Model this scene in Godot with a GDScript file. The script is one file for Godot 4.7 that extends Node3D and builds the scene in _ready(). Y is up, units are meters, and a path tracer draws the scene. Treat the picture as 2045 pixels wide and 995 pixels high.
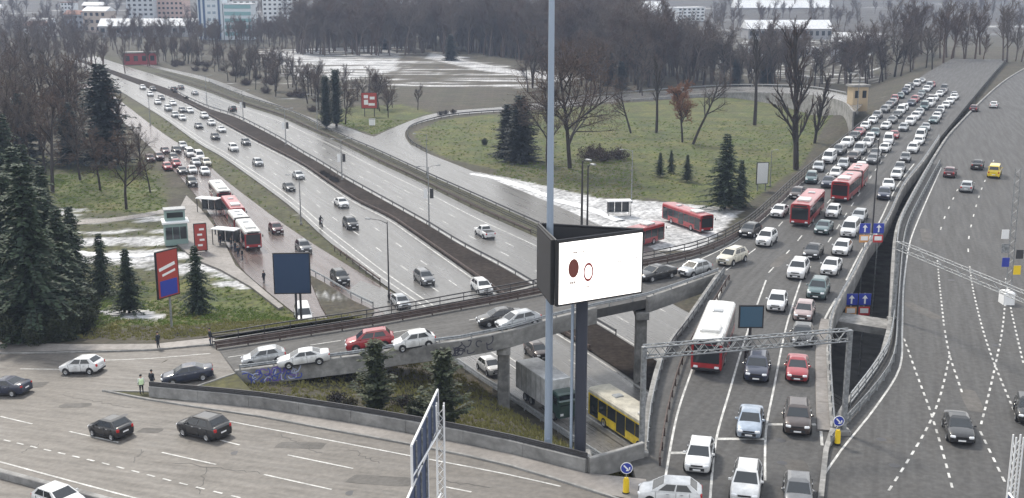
extends Node3D
# A motorway interchange on a wet winter day. Upper level: the road in front, the flyover, the ramp and the wide road.
# Lower level (y = -9): motorway, bus road, tram strip, loop road and the parks.

const LOW := -9.0
var M := {}
var count := {}
var rng := RandomNumberGenerator.new()
var noise := FastNoiseLite.new()


func _ready() -> void:
	var cam := Camera3D.new()
	cam.name = "camera"
	add_child(cam)
	cam.position = Vector3(0, 32, 0)
	cam.rotation_degrees = Vector3(-13.346, 0, 0)
	cam.fov = 23.906
	cam.near = 0.5
	cam.far = 6000.0
	cam.current = true
	var env := Environment.new()
	env.background_mode = Environment.BG_SKY
	var sky := Sky.new()
	var sm := ProceduralSkyMaterial.new()
	sm.sky_top_color = Color(0.78, 0.80, 0.83)
	sm.sky_horizon_color = Color(0.915, 0.905, 0.885)
	sm.sky_curve = 0.25
	sm.ground_bottom_color = Color(0.30, 0.29, 0.28)
	sm.ground_horizon_color = Color(0.55, 0.56, 0.58)
	sm.sky_energy_multiplier = 1.0
	sky.sky_material = sm
	env.sky = sky
	env.background_energy_multiplier = 0.78
	env.tonemap_mode = Environment.TONE_MAPPER_LINEAR
	env.tonemap_exposure = 2.65
	env.fog_enabled = true
	env.fog_density = 0.0002
	env.fog_light_color = Color(0.62, 0.68, 0.78)
	env.sdfgi_enabled = true
	env.ssao_enabled = true
	env.ssil_enabled = true
	var we := WorldEnvironment.new()
	we.name = "daylight"
	we.environment = env
	add_child(we)
	var sun := DirectionalLight3D.new()
	sun.name = "veiled_sun"
	sun.light_energy = 0.5
	sun.light_angular_distance = 10.0
	sun.light_color = Color(1.0, 0.965, 0.91)
	sun.shadow_enabled = true
	sun.rotation_degrees = Vector3(-48, -146, 0)
	add_child(sun)
	rng.seed = 7
	noise.seed = 3
	noise.frequency = 1.0
	materials()
	build_ground()
	build_roads()
	build_upper()
	build_markings()
	build_barriers()
	build_tufts()
	build_far_buildings()
	build_trees()
	build_street_furniture()
	build_vehicles()
	build_people()


# ---------------------------------------------------------------- helpers

class MB:
	var v := PackedVector3Array()
	var n := PackedVector3Array()
	var c := PackedColorArray()
	var u := PackedVector2Array()
	var col := Color.WHITE
	func vert(p: Vector3, nn: Vector3, uv := Vector2.ZERO):
		v.append(p); n.append(nn); c.append(col); u.append(uv)
	# a, b, d are anticlockwise from outside
	func tri(a: Vector3, b: Vector3, d: Vector3):
		var nn := (b - a).cross(d - a).normalized()
		vert(a, nn); vert(d, nn); vert(b, nn)
	func quad(a: Vector3, b: Vector3, d: Vector3, e: Vector3):
		var nn := (d - a).cross(e - b).normalized()
		vert(a, nn, Vector2(0, 1)); vert(d, nn, Vector2(1, 0)); vert(b, nn, Vector2(1, 1))
		vert(a, nn, Vector2(0, 1)); vert(e, nn, Vector2(0, 0)); vert(d, nn, Vector2(1, 0))
	func box(at: Vector3, s: Vector3, b := Basis.IDENTITY):
		var h := s * 0.5
		var p := []
		for i in 8:
			p.append(at + b * Vector3(h.x if i & 1 else -h.x, h.y if i & 2 else -h.y, h.z if i & 4 else -h.z))
		quad(p[4], p[5], p[7], p[6]); quad(p[1], p[0], p[2], p[3])
		quad(p[5], p[1], p[3], p[7]); quad(p[0], p[4], p[6], p[2])
		quad(p[6], p[7], p[3], p[2]); quad(p[0], p[1], p[5], p[4])
	# box with chamfered vertical and top edges
	func cbox(at: Vector3, s: Vector3, k: float, b := Basis.IDENTITY):
		var h := s * 0.5
		var rings := []
		for lv in [[-h.y, 0.0], [h.y - k, 0.0], [h.y, k]]:
			var r := []
			var x: float = h.x - lv[1]
			var z: float = h.z - lv[1]
			for q in [[x - k, z], [x, z - k], [x, -z + k], [x - k, -z], [-x + k, -z], [-x, -z + k], [-x, z - k], [-x + k, z]]:
				r.append(at + b * Vector3(q[0], lv[0], q[1]))
			rings.append(r)
		for j in 2:
			for i in 8:
				var i2 := (i + 1) % 8
				quad(rings[j][i], rings[j][i2], rings[j + 1][i2], rings[j + 1][i])
		for i in range(1, 7):
			tri(rings[2][0], rings[2][i], rings[2][i + 1])
			tri(rings[0][0], rings[0][i + 1], rings[0][i])
	func tube(path: Array, rad: Array, sides := 6, caps := true):
		var rings := []
		for i in path.size():
			var d: Vector3 = (path[mini(i + 1, path.size() - 1)] - path[maxi(i - 1, 0)]).normalized()
			var a := d.cross(Vector3.UP if absf(d.y) < 0.9 else Vector3.RIGHT).normalized()
			var b := a.cross(d)
			var r := []
			for k in sides:
				var t := TAU * k / sides
				r.append([path[i] + (a * cos(t) + b * sin(t)) * rad[i], a * cos(t) + b * sin(t)])
			rings.append(r)
		for i in path.size() - 1:
			for k in sides:
				var k2 := (k + 1) % sides
				var q := [rings[i][k], rings[i][k2], rings[i + 1][k2], rings[i + 1][k]]
				for w in [0, 1, 2, 0, 2, 3]:
					vert(q[w][0], q[w][1])
		if caps:
			for k in range(1, sides - 1):
				tri(rings[0][0][0], rings[0][k][0], rings[0][k + 1][0])
				tri(rings[-1][0][0], rings[-1][k + 1][0], rings[-1][k][0])
	# smooth surface over rows of points (each row the same length)
	func grid(rows: Array, wrap := false, uvs := Vector2(1, 1)):
		var nr := rows.size()
		var nc: int = rows[0].size()
		var nn := []
		for i in nr:
			var r := []
			for j in nc:
				var a: Vector3 = rows[mini(i + 1, nr - 1)][j] - rows[maxi(i - 1, 0)][j]
				var j0 := j - 1
				var j1 := j + 1
				if wrap:
					j0 = (j - 1 + nc) % nc; j1 = (j + 1) % nc
				else:
					j0 = maxi(j0, 0); j1 = mini(j1, nc - 1)
				var b: Vector3 = rows[i][j1] - rows[i][j0]
				r.append(b.cross(a).normalized())
			nn.append(r)
		for i in nr - 1:
			for j in (nc if wrap else nc - 1):
				var j2 := (j + 1) % nc
				for w in [[0, j], [1, j2], [0, j2], [0, j], [1, j], [1, j2]]:
					vert(rows[i + w[0]][w[1]], nn[i + w[0]][w[1]], Vector2(float(w[1]) / nc * uvs.x, float(i + w[0]) / nr * uvs.y))
	func lathe(at: Vector3, prof: Array, sides := 12, axis := Vector3.UP):
		var a := axis.cross(Vector3.RIGHT if absf(axis.x) < 0.9 else Vector3.UP).normalized()
		var b := a.cross(axis)
		for i in prof.size() - 1:
			for k in sides:
				var q := []
				for w in [[i, k], [i, k + 1], [i + 1, k + 1], [i + 1, k]]:
					var t: float = TAU * w[1] / sides
					q.append(at + axis * prof[w[0]][1] + (a * cos(t) + b * sin(t)) * prof[w[0]][0])
				quad(q[0], q[1], q[2], q[3])
	func mesh(m: Material = null) -> ArrayMesh:
		var arr := []
		arr.resize(Mesh.ARRAY_MAX)
		arr[Mesh.ARRAY_VERTEX] = v
		arr[Mesh.ARRAY_NORMAL] = n
		arr[Mesh.ARRAY_COLOR] = c
		arr[Mesh.ARRAY_TEX_UV] = u
		var am := ArrayMesh.new()
		am.add_surface_from_arrays(Mesh.PRIMITIVE_TRIANGLES, arr)
		if m:
			am.surface_set_material(0, m)
		return am


func part(called: String, mb, mat: Material, parent: Node = self) -> MeshInstance3D:
	var o := MeshInstance3D.new()
	o.mesh = mb.mesh() if mb is MB else mb
	o.material_override = mat
	if parent == self:
		o.name = numbered(called)
		add_child(o)
	else:
		o.name = called
		parent.add_child(o, true)
	return o


func numbered(called: String) -> String:
	var k: int = count.get(called, 0)
	count[called] = k + 1
	return called if k == 0 else "%s_%03d" % [called, k]


func thing(called: String, label: String, category: String, at := Vector3.ZERO, turn := 0.0, group := "") -> Node3D:
	var o := Node3D.new()
	o.name = numbered(called)
	add_child(o)
	o.position = at
	o.rotation.y = turn
	return tag(o, label, category, group)


func tag(o: Node3D, label: String, category: String, group := "") -> Node3D:
	o.set_meta("label", label)
	o.set_meta("category", category)
	if group:
		o.set_meta("group", group)
	return o


func struct(called: String, mb, mat: Material, parent: Node = self) -> MeshInstance3D:
	var o := part(called, mb, mat, parent)
	if parent == self:
		o.set_meta("kind", "structure")
	return o


func copy(src: Node3D, called: String, at: Vector3, turn: float, size := 1.0) -> Node3D:
	var o: Node3D = src.duplicate()
	o.name = numbered(called)
	add_child(o)
	o.transform = Transform3D(Basis(Vector3.UP, turn).scaled(Vector3.ONE * size), at)
	return o


func upper(x: float) -> float:
	return minf(0.0, -0.0978261 * (8.0 - x))


func ease_path(pts: Array, step := 3.0) -> Array:
	var out := []
	for i in pts.size() - 1:
		var a: Vector3 = pts[maxi(i - 1, 0)]
		var b: Vector3 = pts[i]
		var c: Vector3 = pts[i + 1]
		var d: Vector3 = pts[mini(i + 2, pts.size() - 1)]
		var k := maxi(1, int(b.distance_to(c) / step))
		var t1 := (c - a) * 0.5
		var t2 := (d - b) * 0.5
		var lim := b.distance_to(c)
		t1 = t1.limit_length(lim)
		t2 = t2.limit_length(lim)
		for j in k:
			var t := float(j) / k
			out.append(b * (2 * t * t * t - 3 * t * t + 1) + t1 * (t * t * t - 2 * t * t + t) + c * (-2 * t * t * t + 3 * t * t) + t2 * (t * t * t - t * t))
	out.append(pts[-1])
	return out


func along(pts: Array, n: int) -> Array:
	var total := 0.0
	for i in pts.size() - 1:
		total += pts[i].distance_to(pts[i + 1])
	var out := []
	var i := 0
	var run := 0.0
	for k in n:
		var want := total * k / (n - 1)
		while i < pts.size() - 2 and run + pts[i].distance_to(pts[i + 1]) < want:
			run += pts[i].distance_to(pts[i + 1])
			i += 1
		out.append(pts[i].lerp(pts[i + 1], clampf((want - run) / maxf(pts[i].distance_to(pts[i + 1]), 0.001), 0, 1)))
	return out


func path_length(pts: Array) -> float:
	var total := 0.0
	for i in pts.size() - 1:
		total += pts[i].distance_to(pts[i + 1])
	return total


func shifted(pts: Array, side: float, up := 0.0) -> Array:
	var out := []
	for i in pts.size():
		var d: Vector3 = pts[mini(i + 1, pts.size() - 1)] - pts[maxi(i - 1, 0)]
		d.y = 0
		d = d.normalized()
		out.append(pts[i] + Vector3(-d.z, 0, d.x) * side + Vector3.UP * up)
	return out


# sweep an outline of (sideways, up) points along a path; sideways is to the right of travel
func sweep(mb: MB, path: Array, prof: Array, closed := true) -> void:
	var rings := []
	for i in path.size():
		var d: Vector3 = path[mini(i + 1, path.size() - 1)] - path[maxi(i - 1, 0)]
		d.y = 0
		d = d.normalized()
		var r := Vector3(-d.z, 0, d.x)
		var ring := []
		for q in prof:
			ring.append(path[i] + r * q.x + Vector3.UP * q.y)
		rings.append(ring)
	var m := prof.size()
	for i in path.size() - 1:
		for k in (m if closed else m - 1):
			var k2 := (k + 1) % m
			mb.quad(rings[i][k], rings[i][k2], rings[i + 1][k2], rings[i + 1][k])
	if closed:
		for k in range(1, m - 1):
			mb.tri(rings[0][0], rings[0][k + 1], rings[0][k])
			mb.tri(rings[-1][0], rings[-1][k], rings[-1][k + 1])


# flat sheet between two edges
func ribbon(left: Array, right: Array, n: int, across := 4, up := 0.0) -> MB:
	var mb := MB.new()
	var a := along(ease_path(left), n)
	var b := along(ease_path(right), n)
	var rows := []
	for i in n:
		var r := []
		for j in across + 1:
			r.append(a[i].lerp(b[i], float(j) / across) + Vector3.UP * up)
		rows.append(r)
	# face upwards whichever way the edges run
	if (b[1] - a[1]).cross(a[2] - a[1]).y < 0:
		for r in rows:
			r.reverse()
	mb.grid(rows)
	return mb


func sheet(pts: Array, up := 0.0, mb: MB = null, flip := false) -> MB:
	if mb == null:
		mb = MB.new()
	var poly := PackedVector2Array()
	for p in pts:
		poly.append(Vector2(p.x, p.z))
	var ix := Geometry2D.triangulate_polygon(poly)
	if ix.is_empty():
		print("sheet failed ", poly)
	for k in range(0, ix.size(), 3):
		var a: Vector3 = pts[ix[k]] + Vector3.UP * up
		var b: Vector3 = pts[ix[k + 1]] + Vector3.UP * up
		var c: Vector3 = pts[ix[k + 2]] + Vector3.UP * up
		if ((b - a).cross(c - a).y > 0) != flip:
			mb.tri(a, b, c)
		else:
			mb.tri(a, c, b)
	return mb


func slab(pts: Array, thick: float, up := 0.0) -> MB:
	var mb := sheet(pts, up)
	sheet(pts, up - thick, mb, true)
	var sum := 0.0
	for i in pts.size():
		var p: Vector3 = pts[i]
		var q: Vector3 = pts[(i + 1) % pts.size()]
		sum += (q.x - p.x) * (q.z + p.z)
	for i in pts.size():
		var p: Vector3 = pts[i] + Vector3.UP * up
		var q: Vector3 = pts[(i + 1) % pts.size()] + Vector3.UP * up
		var dn := Vector3.DOWN * thick
		if sum > 0:
			mb.quad(p + dn, q + dn, q, p)
		else:
			mb.quad(q + dn, p + dn, p, q)
	return mb


# ---------------------------------------------------------------- materials

func lin(r: float, g: float, b: float) -> Color:
	return Color(r, g, b).linear_to_srgb()


func noise_tex(freq: float, lo: Color, hi: Color, seed_no: int, size := 512, mid := 0.5, octaves := 5) -> NoiseTexture2D:
	var f := FastNoiseLite.new()
	f.seed = seed_no
	f.frequency = freq
	f.fractal_octaves = octaves
	f.fractal_gain = 0.6
	var t := NoiseTexture2D.new()
	t.width = size
	t.height = size
	t.seamless = true
	t.noise = f
	var g := Gradient.new()
	g.offsets = PackedFloat32Array([0.0, mid, 1.0])
	g.colors = PackedColorArray([lo, lo.lerp(hi, 0.5), hi])
	t.color_ramp = g
	return t


func grey(v: float) -> Color:
	return Color(v, v, v)


func plain(key: String, c: Color, rough := 0.6, metal := 0.0) -> StandardMaterial3D:
	if M.has(key):
		return M[key]
	var m := StandardMaterial3D.new()
	m.resource_name = key
	m.albedo_color = c
	m.roughness = rough
	m.metallic = metal
	M[key] = m
	return m


# a surface with grain and broad patches, laid by world position
func grained(key: String, lo: Color, hi: Color, metres: float, r0: float, r1: float, seed_no: int, bump := 0.0, patch_lo := 0.72, patch_metres := 41.0) -> StandardMaterial3D:
	var m := plain(key, Color.WHITE, 1.0)
	m.albedo_texture = noise_tex(0.012, lo, hi, seed_no)
	m.roughness_texture = noise_tex(0.009, grey(r0), grey(r1), seed_no + 50, 256)
	m.roughness_texture_channel = BaseMaterial3D.TEXTURE_CHANNEL_RED
	m.uv1_triplanar = true
	m.uv1_world_triplanar = true
	m.uv1_scale = Vector3.ONE / metres
	m.detail_enabled = true
	m.detail_blend_mode = BaseMaterial3D.BLEND_MODE_MUL
	m.detail_albedo = noise_tex(0.015, grey(patch_lo), grey(1.0), seed_no + 90, 256)
	m.detail_uv_layer = BaseMaterial3D.DETAIL_UV_2
	m.uv2_triplanar = true
	m.uv2_world_triplanar = true
	m.uv2_scale = Vector3.ONE / patch_metres
	if bump > 0.0:
		m.heightmap_enabled = true
		m.heightmap_scale = bump
		m.heightmap_texture = m.albedo_texture
	return m


# asphalt: grain by world position, wear streaks and wet tracks along the road by its own coordinates
func streaked(key: String, lo: Color, hi: Color, r0: float, r1: float, seed_no: int, uv: Vector2) -> StandardMaterial3D:
	var m := plain(key, Color.WHITE, 1.0)
	m.albedo_texture = noise_tex(0.02, lo, hi, seed_no)
	m.roughness_texture = noise_tex(0.016, grey(r0), grey(r1), seed_no + 50)
	m.roughness_texture_channel = BaseMaterial3D.TEXTURE_CHANNEL_RED
	m.uv1_scale = Vector3(uv.x, uv.y, 1)
	m.detail_enabled = true
	m.detail_blend_mode = BaseMaterial3D.BLEND_MODE_MUL
	m.detail_albedo = noise_tex(0.02, grey(0.74), grey(1.0), seed_no + 90)
	m.detail_uv_layer = BaseMaterial3D.DETAIL_UV_2
	m.uv2_triplanar = true
	m.uv2_world_triplanar = true
	m.uv2_scale = Vector3.ONE / 7.0
	return m


func lay_uv(mb: MB, dir: Vector2, across: float, lengthwise: float) -> MB:
	var d := dir.normalized()
	for k in mb.v.size():
		var p := Vector2(mb.v[k].x, mb.v[k].z)
		mb.u[k] = Vector2(p.dot(Vector2(-d.y, d.x)) / across, p.dot(d) / lengthwise)
	return mb


func materials() -> void:
	streaked("asphalt", lin(0.15, 0.145, 0.139), lin(0.195, 0.189, 0.182), 0.22, 0.4, 1, Vector2(1.4, 3))
	streaked("asphalt_red", lin(0.11, 0.082, 0.074), lin(0.17, 0.132, 0.12), 0.15, 0.36, 3, Vector2(1.4, 3))
	streaked("asphalt_front", lin(0.105, 0.096, 0.087), lin(0.18, 0.164, 0.148), 0.42, 0.74, 17, Vector2(1, 1)).metallic_specular = 0.47
	streaked("asphalt_upper", lin(0.07, 0.069, 0.069), lin(0.1, 0.098, 0.097), 0.55, 0.85, 2, Vector2(1, 1)).metallic_specular = 0.42
	grained("asphalt_patch", lin(0.085, 0.08, 0.075), lin(0.14, 0.132, 0.125), 4.0, 0.6, 0.85, 18).metallic_specular = 0.4
	grained("asphalt_dark_shade", lin(0.03, 0.03, 0.032), lin(0.055, 0.055, 0.058), 8.0, 0.4, 0.8, 4)  # dark wet asphalt, with shade of the gap mixed into its colour
	grained("concrete", lin(0.22, 0.218, 0.213), lin(0.44, 0.436, 0.427), 5.0, 0.7, 0.95, 5, 0.3, 0.62, 11.0)
	grained("paving", lin(0.19, 0.175, 0.165), lin(0.3, 0.28, 0.265), 4.0, 0.45, 0.8, 7)
	grained("soil", lin(0.026, 0.021, 0.019), lin(0.075, 0.062, 0.055), 6.0, 0.9, 1.0, 8, 4.0).metallic_specular = 0.2
	var g := grained("ground", grey(0.52), grey(1.0), 7.0, 0.85, 1.0, 9, 5.0, 0.7, 29.0)
	g.vertex_color_use_as_albedo = true
	var f := grained("far_ground", grey(0.6), grey(1.0), 34.0, 0.85, 1.0, 10, 0.0, 0.6, 170.0)
	f.vertex_color_use_as_albedo = true
	grained("snow", lin(0.55, 0.57, 0.6), lin(0.85, 0.86, 0.88), 5.0, 0.6, 0.9, 11, 2.0, 0.85, 9.0)
	var paint := grained("marking", lin(0.42, 0.42, 0.41), lin(0.82, 0.82, 0.8), 1.6, 0.5, 0.8, 12, 0.0, 0.7, 7.0)
	paint.resource_name = "marking"
	var bark := plain("bark", lin(0.05, 0.04, 0.035), 0.9)
	bark.albedo_texture = noise_tex(0.05, grey(0.6), grey(1.0), 13, 256)
	bark.uv1_triplanar = true
	bark.uv1_scale = Vector3.ONE * 0.6
	plain("twig", lin(0.085, 0.056, 0.043), 0.9)
	plain("twig_grey", lin(0.1, 0.078, 0.066), 0.9)
	plain("twig_rust", lin(0.2, 0.095, 0.05), 0.9)
	for q in [["needle", lin(0.9, 0.9, 0.9)]]:
		var m := plain(q[0], q[1], 0.75)
		m.vertex_color_use_as_albedo = true
		m.backlight_enabled = true
		m.backlight = lin(0.02, 0.03, 0.015)
	var steel := plain("steel", lin(0.42, 0.44, 0.46), 0.5, 0.55)
	steel.albedo_texture = noise_tex(0.02, grey(0.6), grey(1.0), 14, 256)
	steel.uv1_triplanar = true
	steel.uv1_scale = Vector3.ONE * 0.5
	plain("steel_dark", lin(0.06, 0.06, 0.065), 0.5, 0.5)
	plain("mast", lin(0.33, 0.4, 0.5), 0.45, 0.35)
	var rust := plain("rail_worn", lin(0.13, 0.105, 0.098), 0.65, 0.2)
	rust.albedo_texture = noise_tex(0.015, lin(0.3, 0.2, 0.17), grey(1.0), 15, 256)
	rust.uv1_triplanar = true
	rust.uv1_scale = Vector3.ONE * 0.35
	plain("black", lin(0.012, 0.012, 0.014), 0.6)
	plain("rubber", lin(0.02, 0.02, 0.021), 0.85)
	var glass := plain("glass_dark", lin(0.018, 0.022, 0.026), 0.08)
	glass.metallic_specular = 0.6
	plain("rim", lin(0.45, 0.46, 0.48), 0.35, 0.8)
	plain("lamp_white", lin(0.75, 0.77, 0.8), 0.15)
	plain("lamp_red", lin(0.42, 0.02, 0.02), 0.2)
	plain("white_paint", lin(0.74, 0.75, 0.76), 0.45)
	plain("blue_sign", lin(0.03, 0.05, 0.32), 0.35)
	plain("red_sign", lin(0.45, 0.03, 0.03), 0.4)
	plain("yellow", lin(0.75, 0.53, 0.02), 0.45)
	plain("tile", lin(0.19, 0.085, 0.06), 0.8)
	plain("skin", lin(0.45, 0.26, 0.19), 0.6)


func car_paint(called: String) -> StandardMaterial3D:
	var key := "paint_" + called
	if M.has(key):
		return M[key]
	var cols := {"white": lin(0.74, 0.75, 0.76), "cream": lin(0.6, 0.57, 0.48), "silver": lin(0.42, 0.44, 0.46), "grey": lin(0.16, 0.165, 0.175), "black": lin(0.016, 0.016, 0.018), "navy": lin(0.02, 0.028, 0.06),
		"red": lin(0.33, 0.012, 0.022), "maroon": lin(0.09, 0.018, 0.026), "teal": lin(0.1, 0.16, 0.17), "brown": lin(0.075, 0.055, 0.05), "pale_blue": lin(0.36, 0.43, 0.53), "yellow": lin(0.85, 0.62, 0.02), "pink_grey": lin(0.36, 0.27, 0.27), "bus_red": lin(0.36, 0.012, 0.018), "roof_white": lin(0.7, 0.7, 0.68), "green": lin(0.03, 0.07, 0.06)}
	var m := plain(key, cols[called], 0.38, 0.35 if called in ["silver", "grey", "teal", "pale_blue", "brown"] else 0.0)
	m.clearcoat_enabled = true
	m.clearcoat = 0.8
	m.clearcoat_roughness = 0.12
	m.albedo_texture = noise_tex(0.008, grey(0.78), grey(1.0), 21, 256) if not M.has("dust") else M.dust
	M.dust = m.albedo_texture
	m.uv1_triplanar = true
	m.uv1_scale = Vector3.ONE * 0.45
	return m


# ---------------------------------------------------------------- ground and roads

var zones := []

func flat_poly(pts: Array) -> PackedVector2Array:
	var out := PackedVector2Array()
	for p in pts:
		out.append(Vector2(p.x, p.z))
	return out


func cover(x: float, z: float, share: float, sx: float, sz: float) -> float:
	var v := 0.5 + 0.55 * noise.get_noise_2d(x * sx + 40.0, z * sz) + 0.16 * noise.get_noise_2d(x * sx * 3.7, z * sz * 3.7 + 9.0) + 0.1 * noise.get_noise_2d(x * 1.7, z * 1.7)
	return smoothstep(1.0 - share - 0.09, 1.0 - share + 0.09, v)


func ground_color(x: float, z: float) -> Color:
	var a := clampf(0.5 + 0.9 * noise.get_noise_2d(x * 0.06, z * 0.06), 0, 1)
	var b := clampf(0.5 + 0.9 * noise.get_noise_2d(x * 0.35 + 77.0, z * 0.35), 0, 1)
	var brown := Color(0.105, 0.082, 0.056).lerp(Color(0.08, 0.082, 0.034), a)
	var green := Color(0.085, 0.14, 0.016).lerp(Color(0.22, 0.2, 0.046), clampf(a * 0.6 + b * 0.5 - 0.1, 0, 1))
	var c := brown.lerp(Color(0.12, 0.1, 0.075), b * 0.5)
	var s := 0.1
	var sx := 0.03
	var sz := 0.05
	var p := Vector2(x, z)
	for q in zones:
		if not q.box.has_point(p) or not Geometry2D.is_point_in_polygon(p, q.poly):
			continue
		match q.what:
			"grass": c = green; s = q.share
			"dry": c = brown.lerp(green, 0.45); s = q.share
			"snow": s = q.share; sx = 0.06; sz = 0.13
			"field": c = brown.lerp(Color(0.14, 0.115, 0.085), b); s = q.share; sx = 0.014; sz = 0.085
	var k := cover(x, z, s, sx, sz)
	return c.lerp(Color(0.97, 0.98, 1.0), k)


func terrain(x0: float, x1: float, z0: float, z1: float, cell: float, height: Callable, colour: Callable) -> ArrayMesh:
	var nx := int((x1 - x0) / cell) + 1
	var nz := int((z1 - z0) / cell) + 1
	var v := PackedVector3Array()
	var n := PackedVector3Array()
	var c := PackedColorArray()
	var ix := PackedInt32Array()
	for j in nz:
		for i in nx:
			var x := x0 + i * cell
			var z := z0 + j * cell
			v.append(Vector3(x, height.call(x, z), z))
			n.append(Vector3.UP)
			c.append(colour.call(x, z))
	for j in nz - 1:
		for i in nx - 1:
			var k := j * nx + i
			ix.append_array([k, k + 1, k + nx, k + 1, k + nx + 1, k + nx])
	var arr := []
	arr.resize(Mesh.ARRAY_MAX)
	arr[Mesh.ARRAY_VERTEX] = v
	arr[Mesh.ARRAY_NORMAL] = n
	arr[Mesh.ARRAY_COLOR] = c
	arr[Mesh.ARRAY_INDEX] = ix
	var am := ArrayMesh.new()
	am.add_surface_from_arrays(Mesh.PRIMITIVE_TRIANGLES, arr)
	return am


func sloped(near: Array, far: Array, n: int, across: int) -> MB:
	# a bank between two edges, with uneven ground and its own grass and snow
	var mb := MB.new()
	var a := along(near, n)
	var b := along(far, n)
	var rows := []
	for i in n:
		var r := []
		for j in across + 1:
			var t := float(j) / across
			var p: Vector3 = a[i].lerp(b[i], t)
			var lump := 0.3 * sin(PI * t) * noise.get_noise_2d(p.x * 0.35, p.z * 0.35)
			r.append(p + Vector3.UP * lump)
		rows.append(r)
	if (b[1] - a[1]).cross(a[2] - a[1]).y < 0:
		for r in rows:
			r.reverse()
	mb.grid(rows)
	for k in mb.v.size():
		mb.c[k] = ground_color(mb.v[k].x, mb.v[k].z)
	return mb


# the low level, rising to a plateau that carries the far end of the ramp
func ground_height(x: float, z: float) -> float:
	var edge := 77.6 + (-z - 255.0) * 0.46
	return LOW - 0.15 + 7.9 * smoothstep(-34.0, -1.0, x - minf(edge, 170.0)) * smoothstep(-250.0, -305.0, z) * (1.0 - smoothstep(-520.0, -640.0, z))


func far_height(x: float, z: float) -> float:
	var d := maxf(0.0, -z - 760.0)
	var h := d * 0.022 * (0.8 + 0.5 * noise.get_noise_2d(x * 0.0011 + 5.0, z * 0.0011))
	return LOW - 0.3 + h


func far_color(x: float, z: float) -> Color:
	var a := 0.5 + 0.5 * noise.get_noise_2d(x * 0.009, z * 0.02)
	var c := Color(0.075, 0.068, 0.058).lerp(Color(0.12, 0.105, 0.095), a)
	return c.lerp(Color(0.9, 0.92, 0.95), cover(x, z, 0.2, 0.006, 0.02))


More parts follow.
